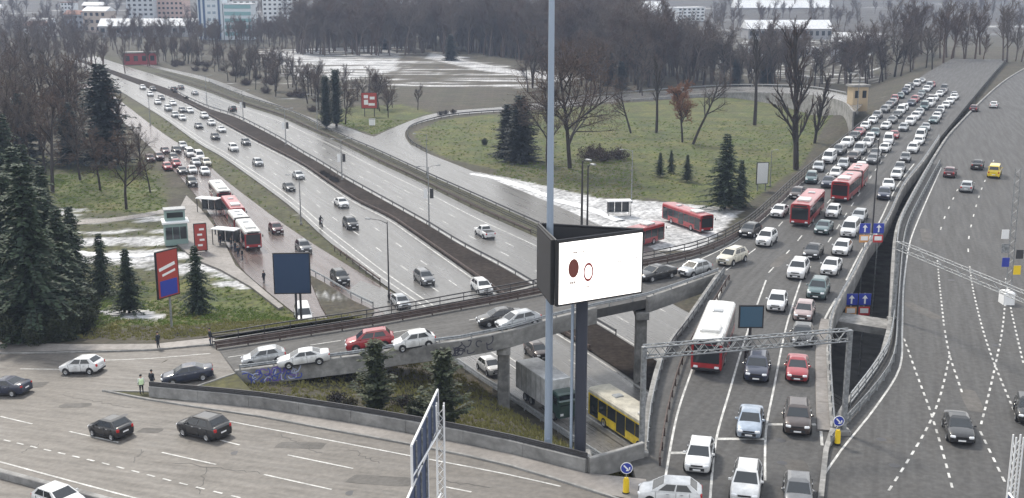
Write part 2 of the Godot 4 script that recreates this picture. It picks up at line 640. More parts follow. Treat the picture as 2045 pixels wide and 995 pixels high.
func build_ground() -> void:
	for q in [
		["dry", 0.05, [Vector3(-166.17, -9, -318.57), Vector3(-91.03, -9, -251.23), Vector3(-82.28, -9, -265.33), Vector3(-68.98, -9, -232.59), Vector3(-53.65, -9, -178.74), Vector3(-46.16, -9, -175.31), Vector3(-38.1, -9, -159.89), Vector3(-27.94, -9, -141.05), Vector3(-21.8, -9, -131.62), Vector3(-34.51, -9, -124.18), Vector3(-73.33, -9, -124.18)]],
		["grass", 0.12, [Vector3(-95.84, -9, -238.5), Vector3(-79.14, -9, -251.23), Vector3(-63.44, -9, -211.52), Vector3(-60.17, -9, -200.11), Vector3(-80.06, -9, -204.53)]],
		["grass", 0.06, [Vector3(-42.65, -9, -155.76), Vector3(-38.48, -9, -158.49), Vector3(-29, -9, -141.72), Vector3(-22.39, -9, -131.62), Vector3(-34.51, -9, -124.18), Vector3(-50.04, -9, -124.18), Vector3(-79.61, -9, -135.66), Vector3(-84.44, -9, -144.47)]],
		["snow", 0.58, [Vector3(-70.96, -9, -182.3), Vector3(-62.45, -9, -183.02), Vector3(-54.66, -9, -182.3), Vector3(-51.36, -9, -172.01), Vector3(-44.93, -9, -170.4), Vector3(-34.67, -9, -150.55), Vector3(-39.63, -9, -151.82), Vector3(-48.63, -9, -159.89), Vector3(-55.17, -9, -162.77), Vector3(-64.84, -9, -165.74)]],
		["snow", 0.4, [Vector3(-99.16, -9, -211.52), Vector3(-80.06, -9, -204.53), Vector3(-60.79, -9, -202.3), Vector3(-54.66, -9, -182.3), Vector3(-70.3, -9, -180.5), Vector3(-81.45, -9, -172.01)]],
		["snow", 0.7, [Vector3(-50.11, -9, -135.66), Vector3(-46.43, -9, -137.34), Vector3(-40.51, -9, -133.62), Vector3(-39.86, -9, -129.31), Vector3(-44.71, -9, -130.07)]],
		["grass", 0.04, [Vector3(-25.69, -9, -304.39), Vector3(-20.15, -9, -331.79), Vector3(-3.32, -9, -346.12), Vector3(37.91, -9, -375.78), Vector3(71.77, -9, -395.74), Vector3(95.81, -9, -390.95), Vector3(103.81, -9, -360.36), Vector3(62.4, -9, -251.23), Vector3(43.74, -9, -211.52), Vector3(36.38, -9, -205.89), Vector3(28.17, -9, -211.52), Vector3(12.55, -9, -228.06), Vector3(-2.38, -9, -245.98), Vector3(-13.66, -9, -259.51), Vector3(-21.19, -9, -278.58)]],
		["dry", 0.08, [Vector3(-0.27, -9, -254.62), Vector3(27.05, -9, -265.33), Vector3(24.5, -9, -211.52), Vector3(5.44, -9, -218.98), Vector3(-4.42, -9, -241.56)]],
		["snow", 0.97, [Vector3(-9.74, -9, -244.7), Vector3(-1.28, -9, -237.29), Vector3(8.48, -9, -224.23), Vector3(16.44, -9, -213.95), Vector3(28.05, -9, -210.56), Vector3(36.38, -9, -205.89), Vector3(40.16, -9, -202.3), Vector3(28.41, -9, -172.01), Vector3(20.88, -9, -172.01), Vector3(13.71, -9, -187.89), Vector3(5.21, -9, -209.14)]],
		["grass", 0.05, [Vector3(-56.64, -9, -338.81), Vector3(-35.52, -9, -300.56), Vector3(-24.11, -9, -348.63), Vector3(-34.98, -9, -370.02), Vector3(-51.51, -9, -364.44)]],
		["field", 0.34, [Vector3(-139.35, -9, -634.4), Vector3(-118.69, -9, -668.76), Vector3(-82.67, -9, -697.03), Vector3(-43.34, -9, -634.4), Vector3(-0.55, -9, -517.59), Vector3(27.33, -9, -470.33), Vector3(35.89, -9, -440.59), Vector3(-3.98, -9, -417.89), Vector3(-37.1, -9, -432.76), Vector3(-66.6, -9, -410.82), Vector3(-86.67, -9, -452.88), Vector3(-109.23, -9, -525.92)]],
		["field", 0.6, [Vector3(-127.07, -9, -626.35), Vector3(-108.72, -9, -642.66), Vector3(-78.32, -9, -659.83), Vector3(-56.82, -9, -607.08), Vector3(-48.99, -9, -499.14), Vector3(-61.77, -9, -452.88), Vector3(-81.67, -9, -457.12), Vector3(-102.57, -9, -525.92)]],
		["field", 0.72, [Vector3(-41.75, -9, -610.84), Vector3(-0.53, -9, -504.28), Vector3(26.82, -9, -461.44), Vector3(18.51, -9, -448.71), Vector3(-13.17, -9, -499.14), Vector3(-41.3, -9, -568.53)]],
		["snow", 0.35, [Vector3(132.56, -9, -838.38), Vector3(310.77, -9, -1008), Vector3(135.12, -9, -432.76), Vector3(102.95, -9, -452.88), Vector3(85.86, -9, -499.14)]],
		["dry", 0.02, [Vector3(-137.16, -9, -405.67), Vector3(-109.12, -9, -355.05), Vector3(-75.5, -9, -282.72), Vector3(-54.69, -9, -239.72), Vector3(-30.53, -9, -183.02), Vector3(-17.74, -9, -152.85), Vector3(-30.64, -9, -175.99), Vector3(-41.41, -9, -197.97), Vector3(-59.47, -9, -237.29), Vector3(-85.59, -9, -293.17), Vector3(-118.37, -9, -360.36)]],
	]:
		var poly := flat_poly(q[2])
		var box := Rect2(poly[0], Vector2.ZERO)
		for p in poly:
			box = box.expand(p)
		zones.append({"what": q[0], "share": q[1], "poly": poly, "box": box})
	var lumpy := func(x: float, z: float) -> float: return ground_height(x, z) + 0.05 * noise.get_noise_2d(x * 0.3, z * 0.3)
	struct("ground", terrain(-150, 150, -330, -56, 1.0, lumpy, ground_color), M.ground)
	var lumpy2 := func(x: float, z: float) -> float: return ground_height(x, z) + 0.05 * noise.get_noise_2d(x * 0.1, z * 0.1)
	struct("far_ground", terrain(-420, 420, -760, -329, 2.5, lumpy2, ground_color), M.ground)
	struct("near_field", terrain(-420, -149, -330, -90, 4.0, lumpy2, ground_color), M.ground)
	struct("hill_terrain", terrain(-1600, 1600, -3200, -750, 16.0, far_height, far_color), M.far_ground)
	# the park bank that climbs from the lower level to the road in front, and the bank under the flyover
	struct("park_bank", sloped([Vector3(-70.71, -7.7, -123.75), Vector3(-53.56, -6.02, -117.5), Vector3(-44.39, -5.12, -114.06), Vector3(-36.04, -4.31, -111.88), Vector3(-31.15, -3.83, -112.34), Vector3(-29.89, -3.71, -112.94), Vector3(-23.31, -3.06, -113.41), Vector3(-17.01, -2.45, -115.39)], [Vector3(-83.14, -9, -146.85), Vector3(-65.48, -9, -144.94), Vector3(-55.71, -9, -144.47), Vector3(-44.08, -9, -144.01), Vector3(-37.78, -9, -141.72), Vector3(-32.28, -9, -139.5), Vector3(-25.43, -9, -135.66), Vector3(-17.01, -9, -135.66)], 90, 14), M.ground)
	struct("flyover_bank", sloped([Vector3(-35.71, -4.28, -98.21), Vector3(-31.15, -3.83, -95.65), Vector3(-24.25, -3.15, -92.19), Vector3(-20.53, -2.79, -90.44), Vector3(-13.85, -2.14, -86.26), Vector3(-6.87, -1.45, -81.55), Vector3(-0.09, -0.79, -76.57), Vector3(5.03, -0.29, -72.01), Vector3(8.82, 0, -73.88)], [Vector3(-29.97, -3.9, -113.22), Vector3(-27.21, -4.6, -112.45), Vector3(-24.54, -6.2, -119.08), Vector3(-19.92, -8.8, -135), Vector3(-10.83, -9.05, -126.12), Vector3(-4.81, -9.05, -115.75), Vector3(0.36, -9.05, -105.4), Vector3(4.77, -9.05, -97.52), Vector3(10.65, -9.05, -86.39)], 110, 16), M.ground)


func build_roads() -> void:
	var a = M.asphalt
	struct("motorway_near", ribbon([Vector3(-223.7, -9, -588.94), Vector3(-141.5, -9, -421.51), Vector3(-109.12, -9, -355.05), Vector3(-96.39, -9, -328.39), Vector3(-75.5, -9, -282.72), Vector3(-65.87, -9, -263.86), Vector3(-54.69, -9, -239.72), Vector3(-39.77, -9, -206.35), Vector3(-30.53, -9, -183.02), Vector3(-23.51, -9, -166.35), Vector3(-17.82, -9, -153.63), Vector3(-7.19, -9, -132.02), Vector3(3.82, -9, -109.31), Vector3(12.89, -9, -91.54), Vector3(21.16, -9, -78.77)], [Vector3(-204.25, -9, -555.68), Vector3(-141.68, -9, -442.6), Vector3(-119.16, -9, -402.31), Vector3(-99.75, -9, -365.82), Vector3(-83.36, -9, -330.65), Vector3(-63.02, -9, -287.85), Vector3(-45.88, -9, -252.57), Vector3(-35.15, -9, -226.4), Vector3(-28.17, -9, -210.08), Vector3(-21.03, -9, -196.29), Vector3(-16.2, -9, -184.5), Vector3(-6.02, -9, -158.49), Vector3(1.09, -9, -140.6), Vector3(8.46, -9, -124.18), Vector3(12.64, -9, -114.08), Vector3(17.48, -9, -102.11), Vector3(29.25, -9, -81.14)], 120, 5), a)
	struct("motorway_far", ribbon([Vector3(-204.18, -9, -562.03), Vector3(-148.27, -9, -463.63), Vector3(-121.54, -9, -417.89), Vector3(-103.57, -9, -380.21), Vector3(-90.85, -9, -355.05), Vector3(-78.78, -9, -335.27), Vector3(-59.43, -9, -294.07), Vector3(-48.78, -9, -269.1), Vector3(-40.68, -9, -250.56), Vector3(-34.19, -9, -234.92), Vector3(-25.25, -9, -214.94), Vector3(-14.2, -9, -190.22), Vector3(-7.67, -9, -174.64), Vector3(-0.17, -9, -158.49), Vector3(6.74, -9, -141.72), Vector3(11.94, -9, -129.31), Vector3(16.3, -9, -118.29), Vector3(22.36, -9, -103.35), Vector3(30.91, -9, -86.29)], [Vector3(-203.95, -9, -581.97), Vector3(-166.05, -9, -514.87), Vector3(-142.97, -9, -474.9), Vector3(-104.91, -9, -407.37), Vector3(-84.82, -9, -368.61), Vector3(-66.95, -9, -337.62), Vector3(-57.06, -9, -316.47), Vector3(-42.44, -9, -285.27), Vector3(-28.4, -9, -252.57), Vector3(-18.58, -9, -230.87), Vector3(-6.18, -9, -201.86), Vector3(2.99, -9, -182.66), Vector3(11.34, -9, -164.24), Vector3(19.63, -9, -144.47), Vector3(23.59, -9, -133.62), Vector3(35.61, -9, -100.9)], 120, 5), a)
	struct("median_strip", ribbon([Vector3(-204.25, -9, -555.68), Vector3(-141.68, -9, -442.6), Vector3(-119.16, -9, -402.31), Vector3(-99.75, -9, -365.82), Vector3(-83.36, -9, -330.65), Vector3(-63.02, -9, -287.85), Vector3(-45.88, -9, -252.57), Vector3(-35.15, -9, -226.4), Vector3(-28.17, -9, -210.08), Vector3(-21.03, -9, -196.29), Vector3(-16.2, -9, -184.5), Vector3(-6.02, -9, -158.49), Vector3(1.09, -9, -140.6), Vector3(8.46, -9, -124.18), Vector3(12.64, -9, -114.08), Vector3(17.48, -9, -102.11)], [Vector3(-204.18, -9, -562.03), Vector3(-148.27, -9, -463.63), Vector3(-121.54, -9, -417.89), Vector3(-103.57, -9, -380.21), Vector3(-90.85, -9, -355.05), Vector3(-78.78, -9, -335.27), Vector3(-59.43, -9, -294.07), Vector3(-48.78, -9, -269.1), Vector3(-40.68, -9, -250.56), Vector3(-34.19, -9, -234.92), Vector3(-25.25, -9, -214.94), Vector3(-14.2, -9, -190.22), Vector3(-7.67, -9, -174.64), Vector3(-0.17, -9, -158.49), Vector3(6.74, -9, -141.72), Vector3(11.94, -9, -129.31), Vector3(16.3, -9, -118.29), Vector3(22.36, -9, -103.35)], 90, 2, 0.12), M.soil)
	var tram := ribbon([Vector3(-203.95, -9, -581.97), Vector3(-166.05, -9, -514.87), Vector3(-142.97, -9, -474.9), Vector3(-104.91, -9, -407.37), Vector3(-84.82, -9, -368.61), Vector3(-66.95, -9, -337.62), Vector3(-57.06, -9, -316.47), Vector3(-42.44, -9, -285.27), Vector3(-28.4, -9, -252.57), Vector3(-18.58, -9, -230.87), Vector3(-6.18, -9, -201.86), Vector3(2.99, -9, -182.66), Vector3(11.34, -9, -164.24), Vector3(19.63, -9, -144.47)], [Vector3(-207.54, -9, -599.69), Vector3(-175.08, -9, -543.39), Vector3(-145.18, -9, -496.6), Vector3(-113.9, -9, -444.62), Vector3(-91.27, -9, -397.36), Vector3(-66.66, -9, -352.45), Vector3(-51.83, -9, -317.52), Vector3(-42.33, -9, -295.9), Vector3(-30.19, -9, -269.1), Vector3(-16.17, -9, -236.7), Vector3(-9.13, -9, -221.05), Vector3(4.51, -9, -190.22), Vector3(13.24, -9, -170.4), Vector3(21.73, -9, -150.55)], 120, 8, 0.03)
	for k in tram.v.size():
		tram.c[k] = ground_color(tram.v[k].x, tram.v[k].z).lerp(Color(0.085, 0.09, 0.03), 0.6)
	struct("tram_bed", tram, M.ground)
	struct("side_road", ribbon([Vector3(-175.08, -9, -543.39), Vector3(-145.18, -9, -496.6), Vector3(-113.9, -9, -444.62), Vector3(-91.27, -9, -397.36), Vector3(-66.66, -9, -352.45), Vector3(-51.83, -9, -317.52), Vector3(-42.33, -9, -295.9), Vector3(-30.19, -9, -269.1), Vector3(-16.17, -9, -236.7), Vector3(-9.13, -9, -221.05), Vector3(4.51, -9, -190.22), Vector3(13.24, -9, -170.4), Vector3(21.73, -9, -150.55)], [Vector3(-177.51, -9, -552.55), Vector3(-147.06, -9, -506.89), Vector3(-117, -9, -459.27), Vector3(-82.55, -9, -387.82), Vector3(-57.21, -9, -335.27), Vector3(-43.81, -9, -313.36), Vector3(-34.99, -9, -295.9), Vector3(-25.2, -9, -283.57), Vector3(-19.8, -9, -269.1), Vector3(-9.95, -9, -247.27), Vector3(5.04, -9, -213.46), Vector3(14.67, -9, -189.83), Vector3(26.51, -9, -159.89)], 100, 4, -0.01), a)
	struct("loop_road", ribbon([Vector3(-35.28, -9, -294.07), Vector3(-31.17, -9, -315.43), Vector3(-25.47, -9, -338.81), Vector3(-18.6, -9, -351.17), Vector3(-3.92, -9, -361.71), Vector3(17.42, -9, -381.71), Vector3(40.52, -9, -402.31), Vector3(75.11, -8, -414.83), Vector3(91.8, -4.5, -375.25), Vector3(91.1, -1.2, -321.77), Vector3(86.35, -0.1, -289.7)], [Vector3(-22.53, -9, -272.98), Vector3(-27.1, -9, -296.82), Vector3(-27.21, -9, -316.47), Vector3(-20.86, -9, -334.1), Vector3(-14.12, -9, -343.65), Vector3(-1.87, -9, -351.17), Vector3(16.59, -9, -363.07), Vector3(38.49, -9, -381.71), Vector3(71.15, -8, -392.5), Vector3(86.66, -4.5, -353.75), Vector3(84.98, -1.2, -304.29), Vector3(78.73, -0.1, -270.99)], 90, 3, -0.005), M.asphalt)
	var rim := MB.new()
	sweep(rim, ease_path([Vector3(38.34, -9, -380.21), Vector3(70.87, -8, -390.87), Vector3(86.31, -4.5, -352.31), Vector3(84.66, -1.2, -303.11), Vector3(78.45, -0.1, -270.02)], 3.0), [Vector2(-0.2, 0.5), Vector2(0.2, 0.5), Vector2(0.2, -9.2), Vector2(-0.2, -9.2)])
	tag(part("loop_wall", rim, M.concrete), "grey concrete wall carrying the climbing end of the loop", "wall")
	struct("bus_road", ribbon([Vector3(-163.4, -9, -442.6), Vector3(-130.79, -9, -374.32), Vector3(-101.68, -9, -312.34), Vector3(-83.17, -9, -271.41), Vector3(-65.97, -9, -232.59), Vector3(-51.81, -9, -197.97), Vector3(-38.82, -9, -162.48), Vector3(-31.95, -9, -148.55), Vector3(-27.94, -9, -141.05), Vector3(-21.44, -9, -129.31), Vector3(-13.62, -9, -115.61)], [Vector3(-162.85, -9, -457.12), Vector3(-134.42, -9, -397.36), Vector3(-102.89, -9, -329.52), Vector3(-85.59, -9, -293.17), Vector3(-72.08, -9, -266.83), Vector3(-59.47, -9, -237.29), Vector3(-41.49, -9, -198.4), Vector3(-30.75, -9, -176.67), Vector3(-26.26, -9, -168.2), Vector3(-17.62, -9, -151.82), Vector3(-8.43, -9, -133.21)], 90, 5, -0.03), M.asphalt_red)
	struct("merge_lane", ribbon([Vector3(-21.76, -9, -148.31), Vector3(-17.4, -9, -141.72), Vector3(-4.9, -9, -118.29), Vector3(4.87, -9, -99.71), Vector3(10.89, -9, -88.6), Vector3(17.35, -9, -78.01)], [Vector3(-20.56, -9, -154.42), Vector3(-14.38, -9, -146.37), Vector3(-2.32, -9, -122.1), Vector3(7.29, -9, -102.11), Vector3(15.15, -9, -87.2), Vector3(21.52, -9, -77.26)], 40, 3, -0.015), a)
	struct("underpass_shade_floor", ribbon([Vector3(17, -9, -62), Vector3(20, -9, -80), Vector3(24, -9, -96), Vector3(30, -9, -112), Vector3(40, -9, -136), Vector3(60, -9, -190), Vector3(90, -9, -260)], [Vector3(44, -9, -62), Vector3(50, -9, -85), Vector3(56, -9, -110), Vector3(64, -9, -135), Vector3(76, -9, -160), Vector3(96, -9, -205), Vector3(116, -9, -260)], 30, 3, -0.02), M.asphalt_dark_shade)  # lower road widened under both decks; its dark colour includes painted shade
	# grass wedge with a kerb between the bus road and the merge lane, and the snowy plaza path
	struct("grass_wedge", sloped([Vector3(-28.4, -8.9, -157.83), Vector3(-25.01, -8.9, -152.48), Vector3(-20.6, -8.9, -144.59), Vector3(-16.97, -8.9, -139.6)], [Vector3(-27.6, -8.9, -155.11), Vector3(-24, -8.9, -141.83), Vector3(-21.11, -8.9, -132.89), Vector3(-17.37, -8.9, -128.99)], 24, 6), M.ground)
	struct("pavement", slab([Vector3(-55.06, -9, -182.3), Vector3(-60.64, -9, -215.43), Vector3(-54.47, -9, -202.3), Vector3(-46.31, -9, -182.3), Vector3(-39.33, -9, -162.19), Vector3(-32.23, -9, -148.31), Vector3(-28.54, -9, -141.27), Vector3(-28.99, -9, -140.38), Vector3(-34.73, -9, -150.8), Vector3(-40.91, -9, -159.89), Vector3(-45.95, -9, -165.74)], 0.3, 0.16), M.paving)
	struct("park_path", ribbon([Vector3(-88.57, -9, -187.89), Vector3(-76.06, -9, -193.82), Vector3(-67.02, -9, -197.13), Vector3(-60.99, -9, -204.53)], [Vector3(-86.55, -9, -183.39), Vector3(-74.57, -9, -189.83), Vector3(-65.95, -9, -193.82), Vector3(-59.98, -9, -200.98)], 30, 2, -0.1), M.paving)


func build_upper() -> void:
	# road in front
	struct("front_road", lay_uv(sheet([Vector3(-74.21, -8.04, -123.03), Vector3(-52.42, -5.91, -114.83), Vector3(-34.98, -4.2, -109.97), Vector3(-29.1, -3.63, -109.79), Vector3(-24.81, -3.21, -100.08), Vector3(-27.83, -3.5, -97), Vector3(-31.56, -3.87, -96.99), Vector3(-36.25, -4.33, -98.48), Vector3(-31.47, -3.86, -95.24), Vector3(-20.12, -2.75, -88.46), Vector3(-13.51, -2.1, -83.93), Vector3(-6.7, -1.44, -79.35), Vector3(-0.09, -0.79, -74.36), Vector3(5.51, -0.24, -69.01)] + [Vector3(8, 0, -66.6), Vector3(8, 0, -48)] + [Vector3(-11.89, -1.95, -59.9), Vector3(-31.12, -3.83, -65), Vector3(-43.65, -5.05, -69.15)]), Vector2(0.89, 0.45), 8.0, 70.0), M.asphalt_front)
	struct("left_pavement", sheet([Vector3(-75.19, -8.14, -124.76), Vector3(-53.56, -6.02, -117.5), Vector3(-44.39, -5.12, -114.06), Vector3(-35.44, -4.25, -111.53), Vector3(-29.62, -3.68, -111.87), Vector3(-29.1, -3.63, -109.79), Vector3(-34.92, -4.2, -109.8), Vector3(-51.95, -5.86, -113.72), Vector3(-73.03, -7.93, -120.93)], 0.12), M.paving)
	var gore := MB.new()
	gore.col = Color(0.12, 0.115, 0.035)
	struct("gore_grass", sheet([Vector3(-35.76, -4.28, -98.22), Vector3(-31.52, -3.87, -96.85), Vector3(-27.74, -3.5, -96.85), Vector3(-24.69, -3.2, -99.78), Vector3(-21.48, -2.88, -93.36), Vector3(-24.28, -3.16, -92.32), Vector3(-31.07, -3.82, -95.38)], 0.05, gore), M.ground)
	# flyover span, ramp and junction
	var span := thing("flyover", "long concrete flyover deck rising across the motorway", "flyover")
	var near1 := [Vector3(-24.87, -3.22, -100.37), Vector3(-13.94, -2.15, -101.41), Vector3(-10.35, -1.8, -102.36), Vector3(-4.66, -1.24, -103.01), Vector3(-0.12, -0.79, -104.66), Vector3(3.2, -0.47, -106.94)] + [Vector3(8, 0, -109.4)]
	var far1 := [Vector3(-29.1, -3.63, -109.79), Vector3(-22.87, -3.02, -111.1), Vector3(-13.86, -2.14, -112.96), Vector3(-6.26, -1.39, -115.43), Vector3(-0.13, -0.8, -117.46)] + [Vector3(8, 0, -123.4)]
	far1.reverse()
	part("deck", lay_uv(sheet(near1 + far1, 0.004), Vector2(1, -0.25), 7.0, 45.0), M.asphalt_upper, span)
	part("underside", sheet(near1 + far1, -0.45, null, true), M.concrete, span)
	var nearp := ease_path(near1, 2.0)
	var face := MB.new()
	sweep(face, nearp, [Vector2(0.0, 0.32), Vector2(0.42, 0.32), Vector2(0.46, 0.28), Vector2(0.46, -1.25), Vector2(0.35, -1.32), Vector2(0.0, -1.32)])
	part("edge_girder", face, M.concrete, span)
	far1.reverse()
	var farp := ease_path(far1, 2.0)
	var face2 := MB.new()
	sweep(face2, farp, [Vector2(-0.45, 0.3), Vector2(0.0, 0.3), Vector2(0.0, -1.3), Vector2(-0.45, -1.3)])
	part("edge_girder", face2, M.concrete, span)
	for t in [0.34, 0.67]:
		var g := MB.new()
		var mid := []
		for k in 30:
			mid.append(along(nearp, 30)[k].lerp(along(farp, 30)[k], t))
		sweep(g, mid, [Vector2(-0.5, -0.44), Vector2(0.5, -0.44), Vector2(0.4, -1.4), Vector2(-0.4, -1.4)])
		part("girder", g, M.concrete, span)
	for q in [[Vector3(-0.79, -9, -105.66), 1.1], [Vector3(13.05, -9, -114.08), 1.1], [Vector3(-13, -9, -108), 1.0]]:
		var p: Vector3 = q[0]
		var top := upper(p.x) - 1.3
		var mb := MB.new()
		mb.cbox(Vector3(p.x, (top + LOW) * 0.5 - 0.1, p.z), Vector3(1.15, top - LOW + 0.2, q[1]), 0.12)
		mb.box(Vector3(p.x, top - 0.35, p.z - 0.2), Vector3(1.3, 0.7, 3.4))
		part("pier", mb, M.concrete, span)
	var ramp := thing("ramp_bridge", "wide grey ramp deck full of queued traffic", "ramp")
	var left := [Vector3(22.51, 0, -123.27), Vector3(15.69, 0, -103.35), Vector3(12.77, 0, -95.03), Vector3(10.02, 0, -81.86), Vector3(8.98, 0, -74.72)] + [Vector3(8, 0, -73.8), Vector3(8, 0, -48), Vector3(30, 0, -48)]
	var right := [Vector3(19.16, 0, -67.34), Vector3(21.32, 0, -74.72), Vector3(22.88, 0, -78.56), Vector3(24.88, 0, -86.97), Vector3(27.74, 0, -98.32), Vector3(30.67, 0, -107.86), Vector3(36.68, 0, -122.2), Vector3(41.82, 0, -134.76), Vector3(48.58, 0, -149.39), Vector3(59.09, 0, -175.01), Vector3(69.64, 0, -197.66), Vector3(82.95, 0, -227.42), Vector3(113.25, 0, -292.15), Vector3(159.1, 0, -389.57), Vector3(182.46, 0, -438.66)]
	var far := [Vector3(162.13, 0, -438.66), Vector3(132.11, 0, -378), Vector3(100.17, 0, -307.62), Vector3(77.59, 0, -255.43), Vector3(57.44, 0, -210.03), Vector3(42.52, 0, -176.28), Vector3(36.28, 0, -161.41), Vector3(28.94, 0, -145.16), Vector3(20.81, 0, -133)] + [Vector3(8, 0, -123.4), Vector3(8, 0, -109.4)] + [Vector3(13.37, 0, -113.13)]
	part("deck", lay_uv(slab(left + right + far, 0.9), Vector2(-0.4, 0.92), 9.0, 160.0), M.asphalt_upper, ramp)
	var cheek := MB.new()
	var lp := ease_path([Vector3(13.37, 0, -113.13), Vector3(22.51, 0, -123.27)], 2.0)
	sweep(cheek, lp, [Vector2(0.0, 0.32), Vector2(0.42, 0.32), Vector2(0.42, -1.3), Vector2(0.0, -1.3)])
	part("edge_girder", cheek, M.concrete, ramp)
	for chain in [[Vector3(22.51, 0, -123.27), Vector3(15.69, 0, -103.35), Vector3(12.77, 0, -95.03), Vector3(10.02, 0, -81.86), Vector3(8.98, 0, -74.72)], [Vector3(22.88, 0, -78.56), Vector3(24.88, 0, -86.97), Vector3(27.74, 0, -98.32), Vector3(30.67, 0, -107.86), Vector3(36.68, 0, -122.2), Vector3(41.82, 0, -134.76), Vector3(48.58, 0, -149.39), Vector3(59.09, 0, -175.01), Vector3(69.64, 0, -197.66), Vector3(82.95, 0, -227.42)]]:
		var e := MB.new()
		sweep(e, ease_path(chain, 2.0), [Vector2(-0.2, 0.36), Vector2(0.2, 0.36), Vector2(0.22, -1.5), Vector2(-0.22, -1.5)])
		part("edge_girder", e, M.concrete, ramp)
	for q in [Vector3(23.93, -9, -135.66), Vector3(26.47, -9, -124.18), Vector3(16.93, -9, -104.62), Vector3(33.31, -9, -139.94), Vector3(44.86, -9, -165.74), Vector3(66.64, -9, -211.52)]:
		var mb := MB.new()
		mb.cbox(Vector3(q.x, -5.0, q.z), Vector3(1.2, 8.2, 1.2), 0.12)
		part("pier", mb, M.concrete, ramp)
	# the wide road on the right stands on its own retaining wall
	var edge := [Vector3(208.45, 0, -459.66), Vector3(147.62, 0, -353.46), Vector3(90.7, 0, -240.63), Vector3(71.09, 0, -197.66), Vector3(51.93, 0, -153.53), Vector3(46.22, 0, -138.42), Vector3(36.21, 0, -107.86), Vector3(34.42, 0, -102.73), Vector3(31.63, 0, -95.57), Vector3(27.68, 0, -87.99), Vector3(25.01, 0, -83.19), Vector3(23.33, 0, -79.7), Vector3(21.39, 0, -74.72), Vector3(19.16, 0, -67.34)]
	var e2 := ease_path(edge, 4.0)
	struct("wide_road", lay_uv(slab(e2 + [Vector3(30, 0, -48), Vector3(110, 0, -48), Vector3(190, 0, -200), Vector3(300, 0, -420)], 1.3, 0.004), Vector2(-0.3, 0.95), 9.0, 160.0), M.asphalt_upper)
	var wall := MB.new()
	var back := shifted(e2, -24.0)
	sweep(wall, back.slice(8), [Vector2(0, -0.9), Vector2(0.5, -0.9), Vector2(0.5, -9.4), Vector2(0, -9.4)])
	tag(part("retaining_wall", wall, M.concrete), "dark concrete retaining wall deep below the wide road", "wall")
	var lip := MB.new()
	sweep(lip, e2, [Vector2(-0.15, 0.3), Vector2(0.2, 0.3), Vector2(0.22, -1.4), Vector2(-0.1, -1.4)])
	tag(part("road_parapet", lip, M.concrete), "curved concrete edge of the wide road above the gap", "parapet")
	for q in [Vector3(46.8, -9, -135.66), Vector3(53.52, -9, -154.42), Vector3(35.4, -9, -108.61), Vector3(61.87, -9, -175.31)]:
		var mb := MB.new()
		mb.cbox(Vector3(q.x + 2.0, -5.2, q.z), Vector3(1.2, 8.0, 1.2), 0.12)
		tag(part("bridge_pier", mb, M.concrete), "square concrete pier holding up the wide road", "pier", "piers of the wide road")
	struct("link_slab", slab([Vector3(32.68, -1.6, -114.32), Vector3(37.86, -1.6, -111.18), Vector3(36.81, -1.6, -107.87), Vector3(31.55, -1.6, -111.18)], 0.7), M.concrete)
	# sprayed lettering on the girder face
	var spray := RandomNumberGenerator.new()
	spray.seed = 5
	for q in [[0.03, 0.17, "spray_blue", Color(0.06, 0.09, 0.4), 16], [0.04, 0.16, "spray_pale", Color(0.45, 0.5, 0.7), 10], [0.05, 0.15, "spray_violet", Color(0.16, 0.1, 0.4), 8], [0.55, 0.66, "spray_dark", Color(0.04, 0.04, 0.06), 12]]:
		var fine := along(nearp, 400)
		for k in q[4]:
			var tagged := MB.new()
			var t := spray.randf_range(q[0], q[1])
			var y := spray.randf_range(-0.95, 0.05)
			var line := []
			var ang := spray.randf() * TAU
			for i in 9:
				var base: Vector3 = fine[clampi(int(t * 399), 0, 398)]
				var nxt: Vector3 = fine[clampi(int(t * 399), 0, 398) + 1]
				var dd := (nxt - base).normalized()
				line.append([base + dd * fposmod(t * 399.0, 1.0) * base.distance_to(nxt) + Vector3(-dd.z, 0, dd.x) * 0.468 + Vector3.UP * y, dd])
				ang += spray.randf_range(-0.2, 1.0)
				t += cos(ang) * 0.0045
				y = clampf(y + sin(ang) * 0.16, -1.05, 0.2)
			for i in 8:
				var d2: Vector3 = (line[i + 1][0] - line[i][0]).normalized()
				var nn: Vector3 = Vector3(-line[i][1].z, 0, line[i][1].x)
				var w: Vector3 = d2.cross(nn).normalized() * 0.055
				tagged.quad(line[i][0] - w, line[i + 1][0] - w, line[i + 1][0] + w, line[i][0] + w)
			part("graffiti_stroke", tagged, plain(q[2], lin(q[3].r, q[3].g, q[3].b), 0.6), span)
	# repair patches and cracks in the asphalt
	var r := RandomNumberGenerator.new()
	r.seed = 31
	for q in [["front_road", Vector3(-15.69, -2.32, -81.53), 4.0, 1.2, -0.3], ["front_road", Vector3(-8.9, -1.65, -73.91), 5.0, 1.4, -0.35], ["front_road", Vector3(-37.58, -4.46, -95.37), 3.0, 1.1, -0.2], ["front_road", Vector3(-28.73, -3.59, -87.59), 2.2, 1.0, -0.3], ["front_road", Vector3(-44.23, -5.11, -102.18), 3.2, 1.6, -0.1], ["wide_road", Vector3(26.15, 0, -76.91), 1.2, 1.2, 0.0], ["wide_road", Vector3(39.54, 0, -109.22), 1.4, 6.0, 0.25], ["wide_road", Vector3(35.09, 0, -84.77), 1.3, 5.0, -0.2], ["wide_road", Vector3(51.35, 0, -142.28), 1.3, 8.0, -0.3], ["ramp_bridge", Vector3(30.48, 0, -129.36), 1.2, 7.0, -0.45], ["ramp_bridge", Vector3(18.85, 0, -72.64), 1.6, 2.0, 0.0]]:
		var mb := MB.new()
		var rot := Basis(Vector3.UP, q[4])
		var ring := []
